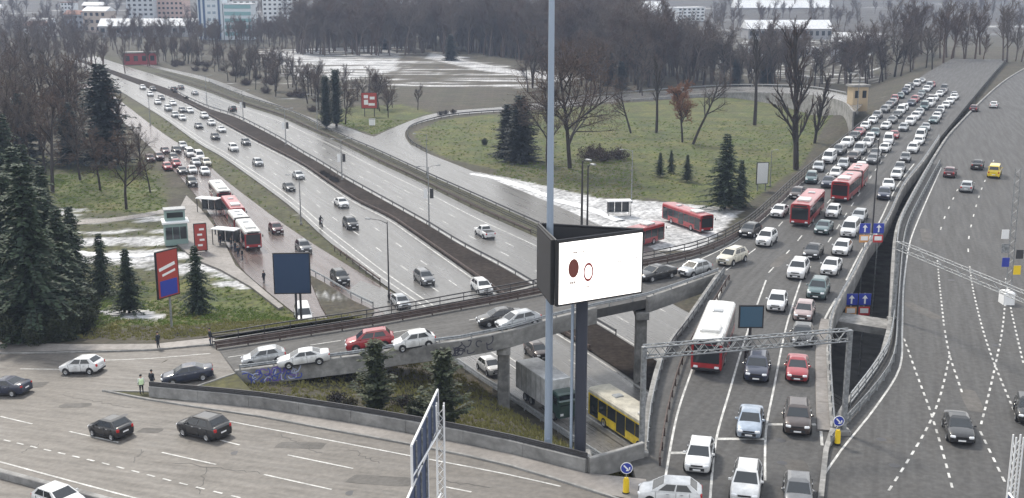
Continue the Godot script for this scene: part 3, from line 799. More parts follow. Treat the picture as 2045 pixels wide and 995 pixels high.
		for k in 10:
			var t := TAU * k / 10.0
			var e := Vector3(signf(cos(t)) * pow(absf(cos(t)), 0.35) * q[2] * 0.5, 0, signf(sin(t)) * pow(absf(sin(t)), 0.35) * q[3] * 0.5) * r.randf_range(0.93, 1.05)
			var p: Vector3 = q[1] + rot * e
			p.y = upper(p.x) + 0.009
			ring.append(p)
		sheet(ring, 0.0, mb)
		part("asphalt_patch", mb, M.asphalt_patch, get_node(q[0]))
	for q in [[Vector3(-28.11, -3.53, -83.64), Vector3(-28.2, -3.54, -81.14)], [Vector3(-22.11, -2.95, -78.89), Vector3(-21.53, -2.89, -74.6)], [Vector3(-24.7, -3.2, -80.35), Vector3(-17.74, -2.52, -77.07)], [Vector3(-38.22, -4.52, -85.28), Vector3(-37.22, -4.42, -86.73)], [Vector3(-11.71, -1.93, -79.68), Vector3(-9.23, -1.69, -76.9)], [Vector3(-17.64, -2.51, -83.92), Vector3(-13.91, -2.14, -79.73)], [Vector3(-6.89, -1.46, -74.29), Vector3(-1.39, -0.92, -71.14)], [Vector3(-40.05, -4.7, -98.47), Vector3(-32.18, -3.93, -93.41)]]:
		var mb := MB.new()
		var a: Vector3 = q[0]
		var b: Vector3 = q[1]
		var line := []
		for k in 15:
			var p := a.lerp(b, k / 14.0) + Vector3(r.randf_range(-0.22, 0.22), 0, r.randf_range(-0.22, 0.22))
			p.y = upper(p.x) + 0.01
			line.append(p)
		sweep(mb, line, [Vector2(-0.022, 0), Vector2(0.022, 0)], false)
		part("crack", mb, M.black, get_node("front_road" if a.x < 8 else "wide_road"))
	for q in [["front_road", Vector3(-20.47, -2.78, -81.22)], ["front_road", Vector3(-32.04, -3.92, -91.65)], ["front_road", Vector3(-10.73, -1.83, -72.34)], ["wide_road", Vector3(25.86, 0, -77.09)], ["wide_road", Vector3(25.36, 0, -72.64)], ["wide_road", Vector3(46.55, 0, -120.53)], ["ramp_bridge", Vector3(18.81, 0, -76.91)], ["ramp_bridge", Vector3(18.01, 0, -73.05)], ["wide_road", Vector3(42.43, 0, -98.32)]]:
		var cover_plate := MB.new()
		var c: Vector3 = q[1]
		c.y = upper(c.x)
		cover_plate.lathe(c, [[0.36, 0.006], [0.34, 0.014], [0.001, 0.014]], 16)
		part("manhole_cover", cover_plate, M.steel_dark, get_node(q[0]))


# tufts of grass and straw over the lawns: nobody could count them
func build_tufts() -> void:
	var r := RandomNumberGenerator.new()
	r.seed = 91
	var lists := [[], []]
	for q in zones:
		if not q.what in ["grass", "dry"]:
			continue
		var n := int(minf(q.box.size.x * q.box.size.y * 1.1, 9000))
		for k in n:
			var p: Vector2 = q.box.position + q.box.size * Vector2(r.randf(), r.randf())
			if p.y < -330.0 or p.y > -128.0 or not Geometry2D.is_point_in_polygon(p, q.poly):
				continue
			var c := ground_color(p.x, p.y)
			if c.b > 0.2:
				continue
			lists[0 if c.g > c.r else 1].append(Vector3(p.x, ground_height(p.x, p.y) - 0.03, p.y))
	for bank in ["park_bank", "flyover_bank"]:
		var v: PackedVector3Array = get_node(bank).mesh.surface_get_arrays(0)[Mesh.ARRAY_VERTEX]
		for k in 7000:
			var i := (r.randi() % (v.size() / 3)) * 3
			var a := r.randf()
			var b := r.randf()
			if a + b > 1.0:
				a = 1.0 - a
				b = 1.0 - b
			var p := v[i] + (v[i + 1] - v[i]) * a + (v[i + 2] - v[i]) * b
			var c := ground_color(p.x, p.z)
			if c.b < 0.2 and p.y < upper(p.x) - 0.35:
				lists[0 if c.g > c.r else 1].append(p - Vector3(0, 0.03, 0))
	for k in 2:
		var one := MB.new()
		for i in 9:
			var a := r.randf() * TAU
			var base := Vector3(cos(a), 0, sin(a)) * r.randf() * 0.22
			var tip := base + Vector3(r.randf_range(-0.16, 0.16), r.randf_range(0.1, 0.26), r.randf_range(-0.16, 0.16))
			var w := Vector3(-sin(a), 0, cos(a)) * 0.05
			one.tri(base - w, base + w, tip)
		var mm := MultiMesh.new()
		mm.transform_format = MultiMesh.TRANSFORM_3D
		mm.mesh = one.mesh()
		mm.instance_count = lists[k].size()
		for i in lists[k].size():
			mm.set_instance_transform(i, Transform3D(Basis(Vector3.UP, r.randf() * TAU).scaled(Vector3.ONE * r.randf_range(0.7, 1.7)), lists[k][i]))
		var mi := MultiMeshInstance3D.new()
		mi.name = ["grass_tufts", "straw_tufts"][k]
		mi.multimesh = mm
		mi.material_override = plain(["grass_blade", "straw_blade"][k], [lin(0.115, 0.165, 0.026), lin(0.2, 0.19, 0.062)][k], 0.85)
		add_child(mi)
		tag(mi, ["short green grass tufts spread over the lawns", "short dry straw tufts spread over the lawns"][k], "grass")
		mi.set_meta("kind", "stuff")


# ---------------------------------------------------------------- painted markings, barriers

func stripe(parent: Node3D, called: String, a: Vector3, b: Vector3, w: float, up := 0.008) -> void:
	var d := (b - a)
	d.y = 0
	d = d.normalized()
	var r := Vector3(-d.z, 0, d.x) * w * 0.5
	var y := Vector3.UP * up
	var mb := MB.new()
	mb.quad(a - r + y, a + r + y, b + r + y, b - r + y)
	if mb.n[0].y < 0:
		mb = MB.new()
		mb.quad(b - r + y, b + r + y, a + r + y, a - r + y)
	part(called, mb, M.marking, parent)


func dashes(road: Node3D, pts: Array, on: float, off: float, w: float, up := 0.008) -> void:
	var p := ease_path(pts, 2.0)
	var total := path_length(p)
	var n := maxi(1, int(total / (on + off)))
	var fine := along(p, n * 8 + 1)
	for k in n:
		var e := int(8 * on / (on + off))
		stripe(road, "lane_dash", fine[k * 8], fine[k * 8 + e], w, up)


func solid(road: Node3D, pts: Array, w: float, up := 0.008) -> void:
	var mb := MB.new()
	sweep(mb, shifted(ease_path(pts, 2.0), 0, up), [Vector2(-w * 0.5, 0), Vector2(w * 0.5, 0)], false)
	for k in mb.n.size():
		mb.n[k] = Vector3.UP
	part("edge_line", mb, M.marking, road)


func mixed(a: Array, b: Array, t: float, n := 60) -> Array:
	var p := along(ease_path(a), n)
	var q := along(ease_path(b), n)
	var out := []
	for i in n:
		out.append(p[i].lerp(q[i], t))
	return out


func build_markings() -> void:
	var mn: Node3D = get_node("motorway_near")
	var nl := [Vector3(-109.12, -9, -355.05), Vector3(-96.39, -9, -328.39), Vector3(-75.5, -9, -282.72), Vector3(-65.87, -9, -263.86), Vector3(-54.69, -9, -239.72), Vector3(-39.77, -9, -206.35), Vector3(-30.53, -9, -183.02), Vector3(-23.51, -9, -166.35), Vector3(-17.82, -9, -153.63), Vector3(-7.19, -9, -132.02), Vector3(3.82, -9, -109.31), Vector3(12.89, -9, -91.54)]
	var nr := [Vector3(-119.16, -9, -402.31), Vector3(-99.75, -9, -365.82), Vector3(-83.36, -9, -330.65), Vector3(-63.02, -9, -287.85), Vector3(-45.88, -9, -252.57), Vector3(-35.15, -9, -226.4), Vector3(-28.17, -9, -210.08), Vector3(-21.03, -9, -196.29), Vector3(-16.2, -9, -184.5), Vector3(-6.02, -9, -158.49), Vector3(1.09, -9, -140.6), Vector3(8.46, -9, -124.18), Vector3(12.64, -9, -114.08), Vector3(17.48, -9, -102.11)]
	solid(mn, mixed(nl, nr, 0.07), 0.2)
	solid(mn, mixed(nl, nr, 0.16), 0.2)
	solid(mn, mixed(nl, nr, 0.95), 0.22)
	for t in [0.4, 0.67]:
		dashes(mn, mixed(nl, nr, t), 4.0, 8.0, 0.18)
	var mf: Node3D = get_node("motorway_far")
	var fl := [Vector3(-121.54, -9, -417.89), Vector3(-103.57, -9, -380.21), Vector3(-90.85, -9, -355.05), Vector3(-78.78, -9, -335.27), Vector3(-59.43, -9, -294.07), Vector3(-48.78, -9, -269.1), Vector3(-40.68, -9, -250.56), Vector3(-34.19, -9, -234.92), Vector3(-25.25, -9, -214.94), Vector3(-14.2, -9, -190.22), Vector3(-7.67, -9, -174.64), Vector3(-0.17, -9, -158.49), Vector3(6.74, -9, -141.72), Vector3(11.94, -9, -129.31), Vector3(16.3, -9, -118.29)]
	var fr := [Vector3(-142.97, -9, -474.9), Vector3(-104.91, -9, -407.37), Vector3(-84.82, -9, -368.61), Vector3(-66.95, -9, -337.62), Vector3(-57.06, -9, -316.47), Vector3(-42.44, -9, -285.27), Vector3(-28.4, -9, -252.57), Vector3(-18.58, -9, -230.87), Vector3(-6.18, -9, -201.86), Vector3(2.99, -9, -182.66), Vector3(11.34, -9, -164.24), Vector3(19.63, -9, -144.47)]
	solid(mf, mixed(fl, fr, 0.04), 0.2)
	solid(mf, mixed(fl, fr, 0.8), 0.2)
	for t in [0.3, 0.55]:
		dashes(mf, mixed(fl, fr, t), 4.0, 8.0, 0.18)
	var fd: Node3D = get_node("front_road")
	for q in [[Vector3(-43.65, -5.05, -94.32), Vector3(-39.84, -4.68, -91.68)], [Vector3(-35.77, -4.28, -89.07), Vector3(-30.64, -3.78, -85.6)], [Vector3(-26.37, -3.36, -82.67), Vector3(-21.46, -2.88, -79.36)], [Vector3(-22.37, -2.97, -84.15), Vector3(-20.51, -2.79, -82.74)], [Vector3(-16.36, -2.38, -79.92), Vector3(-11.1, -1.87, -76.37)], [Vector3(-17.42, -2.49, -76.74), Vector3(-12.12, -1.97, -73.17)], [Vector3(-4.38, -1.21, -71.93), Vector3(-2.65, -1.04, -70.8)], [Vector3(-42.46, -4.94, -106.13), Vector3(-47.41, -5.42, -107.67)]]:
		stripe(fd, "lane_dash", q[0], q[1], 0.16)
	dashes(fd, [Vector3(-40.88, -4.78, -88.51), Vector3(-35.29, -4.23, -84.8), Vector3(-30.31, -3.75, -81.51), Vector3(-25.97, -3.32, -78.43), Vector3(-21.95, -2.93, -75.65), Vector3(-16.71, -2.42, -72.13), Vector3(-10.14, -1.77, -67.93)], 1.0, 0.75, 0.16)
	solid(fd, [Vector3(-23.38, -3.07, -88.62), Vector3(-20.53, -2.79, -86.65), Vector3(-13.94, -2.15, -82.26), Vector3(-7.18, -1.48, -77.66), Vector3(-4.56, -1.23, -75.94), Vector3(-0.59, -0.84, -73.24), Vector3(3.15, -0.47, -70.41)], 0.16)
	solid(fd, [Vector3(-41.33, -4.83, -85.21), Vector3(-39.14, -4.61, -83.77), Vector3(-32.39, -3.95, -79.13), Vector3(-25.93, -3.32, -74.72), Vector3(-19.62, -2.7, -70.43)], 0.18)
	solid(fd, [Vector3(-39.74, -4.67, -108), Vector3(-34.61, -4.17, -107.11), Vector3(-28.78, -3.6, -106.91)], 0.14)
	var rd: Node3D = get_node("ramp_bridge")
	solid(rd, [Vector3(32.46, 0, -113.49), Vector3(28.82, 0, -104.6), Vector3(26.55, 0, -96.92), Vector3(23.97, 0, -87.08), Vector3(21.45, 0, -76.02)], 0.2)
	solid(rd, [Vector3(30.63, 0, -120.53), Vector3(25.37, 0, -104.13), Vector3(20.48, 0, -87.08), Vector3(18.14, 0, -78.75), Vector3(16.3, 0, -70.28)], 0.16)
	solid(rd, [Vector3(26.92, 0, -120.53), Vector3(20.87, 0, -100.48), Vector3(17.07, 0, -87.08), Vector3(14.26, 0, -76.91), Vector3(12.27, 0, -67.34)], 0.16)
	solid(rd, [Vector3(22.57, 0, -120.53), Vector3(18.44, 0, -105.88), Vector3(15.09, 0, -92.96), Vector3(12.18, 0, -81.66), Vector3(9.85, 0, -70.28)], 0.16)
	stripe(rd, "stop_line", Vector3(14.37, 0, -77.18), Vector3(17.81, 0, -77.18), 0.4)
	stripe(rd, "stop_line", Vector3(18.45, 0, -79.89), Vector3(22, 0, -79.89), 0.4)
	stripe(rd, "stop_line", Vector3(10.75, 0, -74.72), Vector3(11.84, 0, -74.72), 0.4)
	for q in [[Vector3(23.43, 0, -124.8), Vector3(29.86, 0, -137.36), Vector3(37.08, 0, -154.52), Vector3(48.35, 0, -181.53), Vector3(66.59, 0, -224.67)], [Vector3(27.86, 0, -123.7), Vector3(34.25, 0, -138.16), Vector3(43.1, 0, -159.63), Vector3(54.35, 0, -186.15), Vector3(73.5, 0, -233.11)], [Vector3(31.94, 0, -123.7), Vector3(37.52, 0, -136.83), Vector3(46.08, 0, -157.89), Vector3(58.67, 0, -188.54), Vector3(77.96, 0, -234.58)]]:
		dashes(rd, q, 3.0, 5.0, 0.15)
	solid(rd, [Vector3(35.41, 0, -120.53), Vector3(41.23, 0, -134.76), Vector3(47.61, 0, -149.39), Vector3(58.03, 0, -175.01), Vector3(68.28, 0, -197.66)], 0.18)
	solid(rd, [Vector3(20.03, 0, -127.73), Vector3(27.15, 0, -138.96), Vector3(36.52, 0, -159.63), Vector3(44.58, 0, -178.87), Vector3(58.18, 0, -209.44)], 0.15)
	var sp: Node3D = get_node("flyover")
	solid(sp, [Vector3(-24.92, -3.22, -102.59), Vector3(-14.15, -2.17, -103.05), Vector3(-4.72, -1.24, -104.54), Vector3(3.01, -0.49, -108.5)], 0.14, 0.012)
	dashes(sp, [Vector3(-26.67, -3.39, -105.11), Vector3(-13.78, -2.13, -107.64), Vector3(-2.57, -1.03, -110.32), Vector3(3.1, -0.48, -112.27)], 2.5, 4.0, 0.14, 0.012)
	var wr: Node3D = get_node("wide_road")
	for q in [
		[[Vector3(66.87, 0, -173.76), Vector3(57.26, 0, -152.55), Vector3(52.15, 0, -140.33)], 2.5, 4.5], [[Vector3(83.3, 0, -201.44), Vector3(69.14, 0, -170.91), Vector3(59.7, 0, -149.39), Vector3(54.8, 0, -137.62), Vector3(51.36, 0, -128.19)], 2.5, 4.5], [[Vector3(48.59, 0, -130.55), Vector3(45.27, 0, -120.53), Vector3(39.72, 0, -103.5)], 0.7, 0.6],
		[[Vector3(50.8, 0, -126.58), Vector3(47.35, 0, -116.52), Vector3(43.08, 0, -103.04), Vector3(40.14, 0, -92.83), Vector3(36.66, 0, -79.51)], 0.7, 0.6], [[Vector3(52.67, 0, -121.36), Vector3(48.24, 0, -109.22), Vector3(42.57, 0, -92.96)], 0.7, 0.6],
		[[Vector3(34.96, 0, -100.19), Vector3(32.99, 0, -91.08), Vector3(31.26, 0, -82.88), Vector3(29.62, 0, -75.85), Vector3(27.77, 0, -68.42)], 0.8, 0.7], [[Vector3(39.49, 0, -102.73), Vector3(37.35, 0, -95.57), Vector3(34.84, 0, -85.75)], 0.8, 0.7], [[Vector3(49.11, 0, -112.76), Vector3(44.74, 0, -102.73), Vector3(40.14, 0, -92.83), Vector3(36.94, 0, -86.08), Vector3(33.62, 0, -79.22)], 0.8, 0.7],
		[[Vector3(37.35, 0, -95.57), Vector3(33.37, 0, -86.41), Vector3(30.33, 0, -80.18), Vector3(26.65, 0, -73.63), Vector3(23.38, 0, -68.06)], 0.9, 0.7], [[Vector3(33.37, 0, -78.56), Vector3(32.37, 0, -73.63), Vector3(31.5, 0, -69.3)], 0.8, 0.6]]:
		dashes(wr, q[0], q[1], q[2], 0.16, 0.014)
	solid(wr, [Vector3(71.4, 0, -193.5), Vector3(49.61, 0, -142.28), Vector3(41.56, 0, -120.53), Vector3(35.61, 0, -102.73), Vector3(32.04, 0, -92.32), Vector3(27.44, 0, -83.5), Vector3(22.52, 0, -75.15), Vector3(19.95, 0, -70.44)], 0.16, 0.014)


# steel crash barrier: a folded beam, each post a part
func guardrail(label: String, pts: Array, every := 4.0, mat := "rail_worn", high := 0.75, rails := 1, posts_high := 0.0) -> Node3D:
	var p := ease_path(pts, 3.0)
	var at: Vector3 = p[0]
	var o := thing("guardrail", label, "guardrail", at)
	for k in rails:
		var mb := MB.new()
		var h := high - k * 0.36
		sweep(mb, shifted(p, 0), [Vector2(0.05, h - 0.3), Vector2(0.11, h - 0.23), Vector2(0.05, h - 0.15), Vector2(0.11, h - 0.07), Vector2(0.05, h), Vector2(0.02, h), Vector2(0.02, h - 0.3)])
		var b := part("beam", mb, M[mat], o)
		b.position = -at
	var n := maxi(2, int(path_length(p) / every) + 1)
	var pm := MB.new()
	pm.box(Vector3(0, maxf(high, posts_high) * 0.5 - 0.1, 0), Vector3(0.12, maxf(high, posts_high) + 0.2, 0.08))
	var mesh := pm.mesh()
	for q in along(p, n):
		part("post", mesh, M[mat], o).position = q - at
	return o


# tubular railing: three rails on posts
func railing(label: String, pts: Array, high := 1.1, every := 2.4, mat := "steel_dark") -> Node3D:
	var p := ease_path(pts, 3.0)
	var at: Vector3 = p[0]
	var o := thing("railing", label, "railing", at)
	for h in [high, high * 0.66, high * 0.33]:
		var mb := MB.new()
		sweep(mb, p, [Vector2(-0.05, h), Vector2(0.05, h), Vector2(0.05, h - 0.11), Vector2(-0.05, h - 0.11)])
		part("rail", mb, M[mat], o).position = -at
	var n := maxi(2, int(path_length(p) / every) + 1)
	var pm := MB.new()
	pm.box(Vector3(0, high * 0.5, 0), Vector3(0.07, high, 0.07))
	var mesh := pm.mesh()
	for q in along(p, n):
		part("post", mesh, M[mat], o).position = q - at
	return o


func low_wall(label: String, pts: Array, high: float, thick: float, mat := "concrete", cap := 0.0) -> Node3D:
	var p := ease_path(pts, 4.0)
	var o := thing("low_wall", label, "wall", p[0])
	var segs := maxi(1, int(path_length(p) / 5.0))
	var fine := along(p, segs * 4 + 1)
	for k in segs:
		var mb := MB.new()
		var piece := fine.slice(k * 4, k * 4 + 5)
		piece[0] = piece[0].lerp(piece[1], 0.012)
		piece[4] = piece[4].lerp(piece[3], 0.012)
		var w := thick * 0.5
		sweep(mb, piece, [Vector2(-w, -0.4), Vector2(-w, high - 0.05), Vector2(-w + 0.05, high), Vector2(w - 0.05, high), Vector2(w, high - 0.05), Vector2(w, -0.4)])
		part("panel", mb, M[mat], o).position = -p[0]
	return o


func kerb(called: String, pts: Array, up := 0.13) -> void:
	var mb := MB.new()
	sweep(mb, ease_path(pts, 3.0), [Vector2(-0.1, -0.2), Vector2(-0.1, up - 0.02), Vector2(-0.08, up), Vector2(0.08, up), Vector2(0.1, up - 0.02), Vector2(0.1, -0.2)])
	struct(called, mb, M.concrete)


func build_barriers() -> void:
	# motorway median and edges
	guardrail("worn crash barrier along the near side of the dark motorway median", [Vector3(-115.8, -9, -394.13), Vector3(-98.55, -9, -363.07), Vector3(-82.39, -9, -328.39), Vector3(-62.29, -9, -286.12), Vector3(-45.33, -9, -251.23), Vector3(-34.69, -9, -225.31), Vector3(-27.77, -9, -209.14), Vector3(-20.69, -9, -195.46), Vector3(-15.9, -9, -183.76), Vector3(-5.8, -9, -157.94), Vector3(1.27, -9, -140.16), Vector3(8.6, -9, -123.83)], 6.0)
	guardrail("worn crash barrier along the far side of the dark motorway median", [Vector3(-122.06, -9, -419.69), Vector3(-103.97, -9, -381.71), Vector3(-91.5, -9, -357.68), Vector3(-79.31, -9, -337.62), Vector3(-59.79, -9, -295.9), Vector3(-49.04, -9, -270.64), Vector3(-40.89, -9, -251.9), Vector3(-34.35, -9, -236.1), Vector3(-25.37, -9, -215.93), Vector3(-14.25, -9, -191.01), Vector3(-7.7, -9, -175.31), Vector3(-0.17, -9, -159.05), Vector3(6.76, -9, -142.17), Vector3(11.98, -9, -129.69)], 6.0, "steel_dark")
	guardrail("crash barrier between the tram bed and the far carriageway", [Vector3(-143.65, -9, -477.22), Vector3(-105.78, -9, -410.82), Vector3(-85.46, -9, -371.44), Vector3(-67.41, -9, -340.01), Vector3(-57.43, -9, -318.57), Vector3(-42.69, -9, -286.99), Vector3(-28.55, -9, -253.93), Vector3(-18.67, -9, -232.01), Vector3(-6.2, -9, -202.74), Vector3(3, -9, -183.39)], 6.0)
	guardrail("crash barrier between the tram bed and the side road", [Vector3(-112.9, -9, -440.59), Vector3(-90.55, -9, -394.13), Vector3(-66.18, -9, -349.89), Vector3(-51.49, -9, -315.43), Vector3(-42.08, -9, -294.07), Vector3(-30.02, -9, -267.58), Vector3(-16.09, -9, -235.51), Vector3(-9.08, -9, -220.01), Vector3(4.49, -9, -189.44)], 6.0, "steel_dark")
	guardrail("short crash barrier at the tip of the grass verge by the motorway", [Vector3(-26.67, -9, -172.01), Vector3(-23.31, -9, -164.84), Vector3(-17.74, -9, -152.85)], 3.0)
	guardrail("double crash barrier beside the merge lane and grass wedge", [Vector3(-28.66, -9, -159.33), Vector3(-25.24, -9, -153.89), Vector3(-20.84, -9, -146.37), Vector3(-17.35, -9, -141.27)], 3.0, "steel")
	guardrail("pale crash barrier beside the lorry under the flyover", [Vector3(-6.33, -9, -120.42), Vector3(-3.21, -9, -114.39), Vector3(0.36, -9, -107.79), Vector3(4.85, -9, -99.24), Vector3(8.74, -9, -92.05)], 3.0, "steel", 0.75, 2)
	guardrail("dark crash barrier curving round the grass island of the loop", [Vector3(-19.91, -9, -270.64), Vector3(-23.66, -9, -281.05), Vector3(-26.59, -9, -296.82), Vector3(-26.91, -9, -314.39), Vector3(-20.79, -9, -332.94), Vector3(-14.07, -9, -342.43), Vector3(-1.86, -9, -349.89)], 4.0, "steel_dark")
	guardrail("grey crash barrier on the outer rim of the loop road", [Vector3(17.49, -9, -383.22), Vector3(40.68, -9, -403.98), Vector3(75.43, -8, -416.65), Vector3(92.19, -4.5, -376.88), Vector3(91.47, -1.2, -323.09)], 6.0, "steel")
	for q in [0.2, 0.34, 0.62, 0.76]:
		var mb := MB.new()
		sweep(mb, mixed([Vector3(-142.97, -9, -474.9), Vector3(-104.91, -9, -407.37), Vector3(-84.82, -9, -368.61), Vector3(-66.95, -9, -337.62), Vector3(-57.06, -9, -316.47), Vector3(-42.44, -9, -285.27), Vector3(-28.4, -9, -252.57), Vector3(-18.58, -9, -230.87), Vector3(-6.18, -9, -201.86), Vector3(2.99, -9, -182.66), Vector3(11.34, -9, -164.24), Vector3(19.63, -9, -144.47)], [Vector3(-145.18, -9, -496.6), Vector3(-113.9, -9, -444.62), Vector3(-91.27, -9, -397.36), Vector3(-66.66, -9, -352.45), Vector3(-51.83, -9, -317.52), Vector3(-42.33, -9, -295.9), Vector3(-30.19, -9, -269.1), Vector3(-16.17, -9, -236.7), Vector3(-9.13, -9, -221.05), Vector3(4.51, -9, -190.22), Vector3(13.24, -9, -170.4), Vector3(21.73, -9, -150.55)], q, 60), [Vector2(-0.04, 0.0), Vector2(-0.04, 0.16), Vector2(0.04, 0.16), Vector2(0.04, 0.0)])
		part("rail", mb, M.steel_dark, get_node("tram_bed"))
	# flyover edges
	railing("dark tubular railing on the outer edge of the flyover footway", [Vector3(-29.23, -3.64, -109.51), Vector3(-22.87, -3.02, -111.1), Vector3(-13.86, -2.14, -112.96), Vector3(-6.26, -1.39, -115.43), Vector3(-0.13, -0.8, -117.46), Vector3(3.53, -0.44, -118.71)] + [Vector3(8, 0, -123.3)] + [Vector3(20.81, 0, -133), Vector3(28.94, 0, -145.16), Vector3(36.28, 0, -161.41), Vector3(42.52, 0, -176.28), Vector3(57.44, 0, -210.03), Vector3(77.59, 0, -255.43)], 1.25, 2.5)
	guardrail("crash barrier between the flyover footway and the traffic lanes", [Vector3(-28.48, -3.57, -108.04), Vector3(-22.5, -2.98, -109.21), Vector3(-13.66, -2.12, -111.19), Vector3(-6.16, -1.39, -113.59), Vector3(-0.13, -0.8, -115.56), Vector3(4.01, -0.39, -117.16)] + [Vector3(8, 0, -121.6)] + [Vector3(20.48, 0, -130.79), Vector3(28.75, 0, -142.85), Vector3(36.52, 0, -159.63), Vector3(43.16, 0, -175.43), Vector3(57.87, 0, -208.26), Vector3(76.61, 0, -250.31)], 3.0, "rail_worn", 0.8, 2)
	guardrail("thin steel rail along the near edge of the flyover above the graffiti", shifted([Vector3(-24.39, -3.17, -100.24), Vector3(-13.94, -2.15, -101.41), Vector3(-10.35, -1.8, -102.36), Vector3(-4.66, -1.24, -103.01), Vector3(-0.12, -0.79, -104.66), Vector3(3.2, -0.47, -106.94)] + [Vector3(8, 0, -109.4)] + [Vector3(13.37, 0, -113.13), Vector3(22.01, 0, -122.84)], 0.2, 0.3), 3.0, "steel", 0.5)
	guardrail("steel rail on the left edge of the ramp above the motorway", [Vector3(22.87, 0, -122.84), Vector3(16.05, 0, -103.35), Vector3(13.11, 0, -95.03), Vector3(10.31, 0, -81.86), Vector3(9.25, 0, -74.72)], 2.5, "steel", 0.85, 2)
	guardrail("steel rail inside the left edge of the ramp by the bus", [Vector3(23, 0, -120.53), Vector3(17.25, 0, -103.35), Vector3(14.13, 0, -92.96), Vector3(11.51, 0, -81.66), Vector3(9.82, 0, -72.64)], 2.5, "rail_worn", 0.6)
	guardrail("steel rail on the right edge of the ramp above the deep gap", shifted([Vector3(22.88, 0, -78.56), Vector3(24.88, 0, -86.97), Vector3(27.74, 0, -98.32), Vector3(30.67, 0, -107.86), Vector3(36.68, 0, -122.2), Vector3(41.82, 0, -134.76), Vector3(48.58, 0, -149.39), Vector3(59.09, 0, -175.01), Vector3(69.64, 0, -197.66), Vector3(82.95, 0, -227.42)], 0.0, 0.3), 2.5, "steel", 0.6)
	low_wall("pale concrete kerb strip down the right side of the ramp", [Vector3(22.24, 0, -78.56), Vector3(24.26, 0, -86.97), Vector3(27.12, 0, -98.32), Vector3(29.48, 0, -105.88)], 0.14, 1.0, "paving")
	railing("grey railing curving round the deep gap beside the wide road", shifted([Vector3(71.09, 0, -197.66), Vector3(51.93, 0, -153.53), Vector3(46.22, 0, -138.42), Vector3(36.21, 0, -107.86), Vector3(34.42, 0, -102.73), Vector3(31.63, 0, -95.57), Vector3(27.68, 0, -87.99), Vector3(25.18, 0, -83.5)], -0.3), 1.15, 2.4, "steel")
	guardrail("crash barrier curving along the left edge of the wide road", [Vector3(72.7, 0, -197.66), Vector3(53.33, 0, -153.53), Vector3(47.37, 0, -138.42), Vector3(36.88, 0, -107.86), Vector3(33.21, 0, -96.92), Vector3(30.78, 0, -91.08), Vector3(27.25, 0, -84.77), Vector3(24.12, 0, -79.7), Vector3(22.07, 0, -76.02)], 2.5, "steel", 0.75, 2)
	# walls along the road in front
	low_wall("long pale concrete wall between the front road and the bank", [Vector3(-31.19, -3.83, -95.78), Vector3(-24.31, -3.16, -92.44), Vector3(-20.53, -2.79, -90.44), Vector3(-13.85, -2.14, -86.26), Vector3(-6.87, -1.45, -81.55), Vector3(-0.09, -0.79, -76.57), Vector3(4.94, -0.3, -72.19)], 1.0, 0.35)
	low_wall("short grey concrete wall at the corner by the billboard pole", [Vector3(5.07, -0.29, -72.09), Vector3(6.92, -0.11, -72.88), Vector3(8.84, 0, -74.04)], 1.1, 0.35, "concrete")
	railing("thin dark railing on top of the pale wall by the front road", shifted([Vector3(-31.19, -3.83, -95.78), Vector3(-24.31, -3.16, -92.44), Vector3(-20.53, -2.79, -90.44), Vector3(-13.85, -2.14, -86.26), Vector3(-6.87, -1.45, -81.55), Vector3(-0.09, -0.79, -76.57), Vector3(4.94, -0.3, -72.19)], 0.0, 0.98), 0.42, 3.0)
	kerb("front_kerb", [Vector3(-36.3, -4.33, -98.62), Vector3(-31.47, -3.86, -95.24), Vector3(-23.86, -3.12, -90.61), Vector3(-20.1, -2.75, -88.35), Vector3(-13.49, -2.1, -83.82), Vector3(-6.7, -1.44, -79.25), Vector3(-0.08, -0.79, -74.27), Vector3(5.5, -0.24, -68.87)] + [Vector3(8.4, 0, -66)])
	kerb("gore_kerb", [Vector3(-36.25, -4.33, -98.48), Vector3(-31.56, -3.87, -96.99), Vector3(-27.83, -3.5, -97), Vector3(-24.77, -3.21, -99.94)])
	kerb("left_kerb", [Vector3(-72.91, -7.91, -120.73), Vector3(-51.87, -5.86, -113.54), Vector3(-34.87, -4.19, -109.63), Vector3(-29.06, -3.63, -109.62)], 0.16)
	var mid := [Vector3(-41.2, -4.81, -83.2), Vector3(-37.89, -4.49, -80.85), Vector3(-34.82, -4.19, -78.8), Vector3(-29.1, -3.63, -74.98), Vector3(-22.99, -3.03, -70.74)]
	low_wall("grey concrete barrier dividing the front road at its near side", mid, 0.55, 0.5)
	# paved strip behind the kerb of the front road
	struct("front_pavement", ribbon([Vector3(-35.67, -4.27, -98.07), Vector3(-31.04, -3.82, -95.25), Vector3(-24.19, -3.15, -91.95), Vector3(-20.44, -2.78, -89.97), Vector3(-13.79, -2.13, -85.83), Vector3(-6.84, -1.45, -81.16), Vector3(-0.09, -0.79, -76.22), Vector3(4.92, -0.3, -71.88), Vector3(8.63, 0, -70.28)], [Vector3(-36.25, -4.33, -98.48), Vector3(-31.43, -3.86, -95.11), Vector3(-23.86, -3.12, -90.61), Vector3(-20.1, -2.75, -88.35), Vector3(-13.49, -2.1, -83.82), Vector3(-6.7, -1.44, -79.25), Vector3(-0.08, -0.79, -74.27), Vector3(5.5, -0.24, -68.87), Vector3(8.53, 0, -66.64)], 40, 2, 0.1), M.paving)


# ---------------------------------------------------------------- vehicles (front towards -Z, wheels on y = 0)

var cars := {}

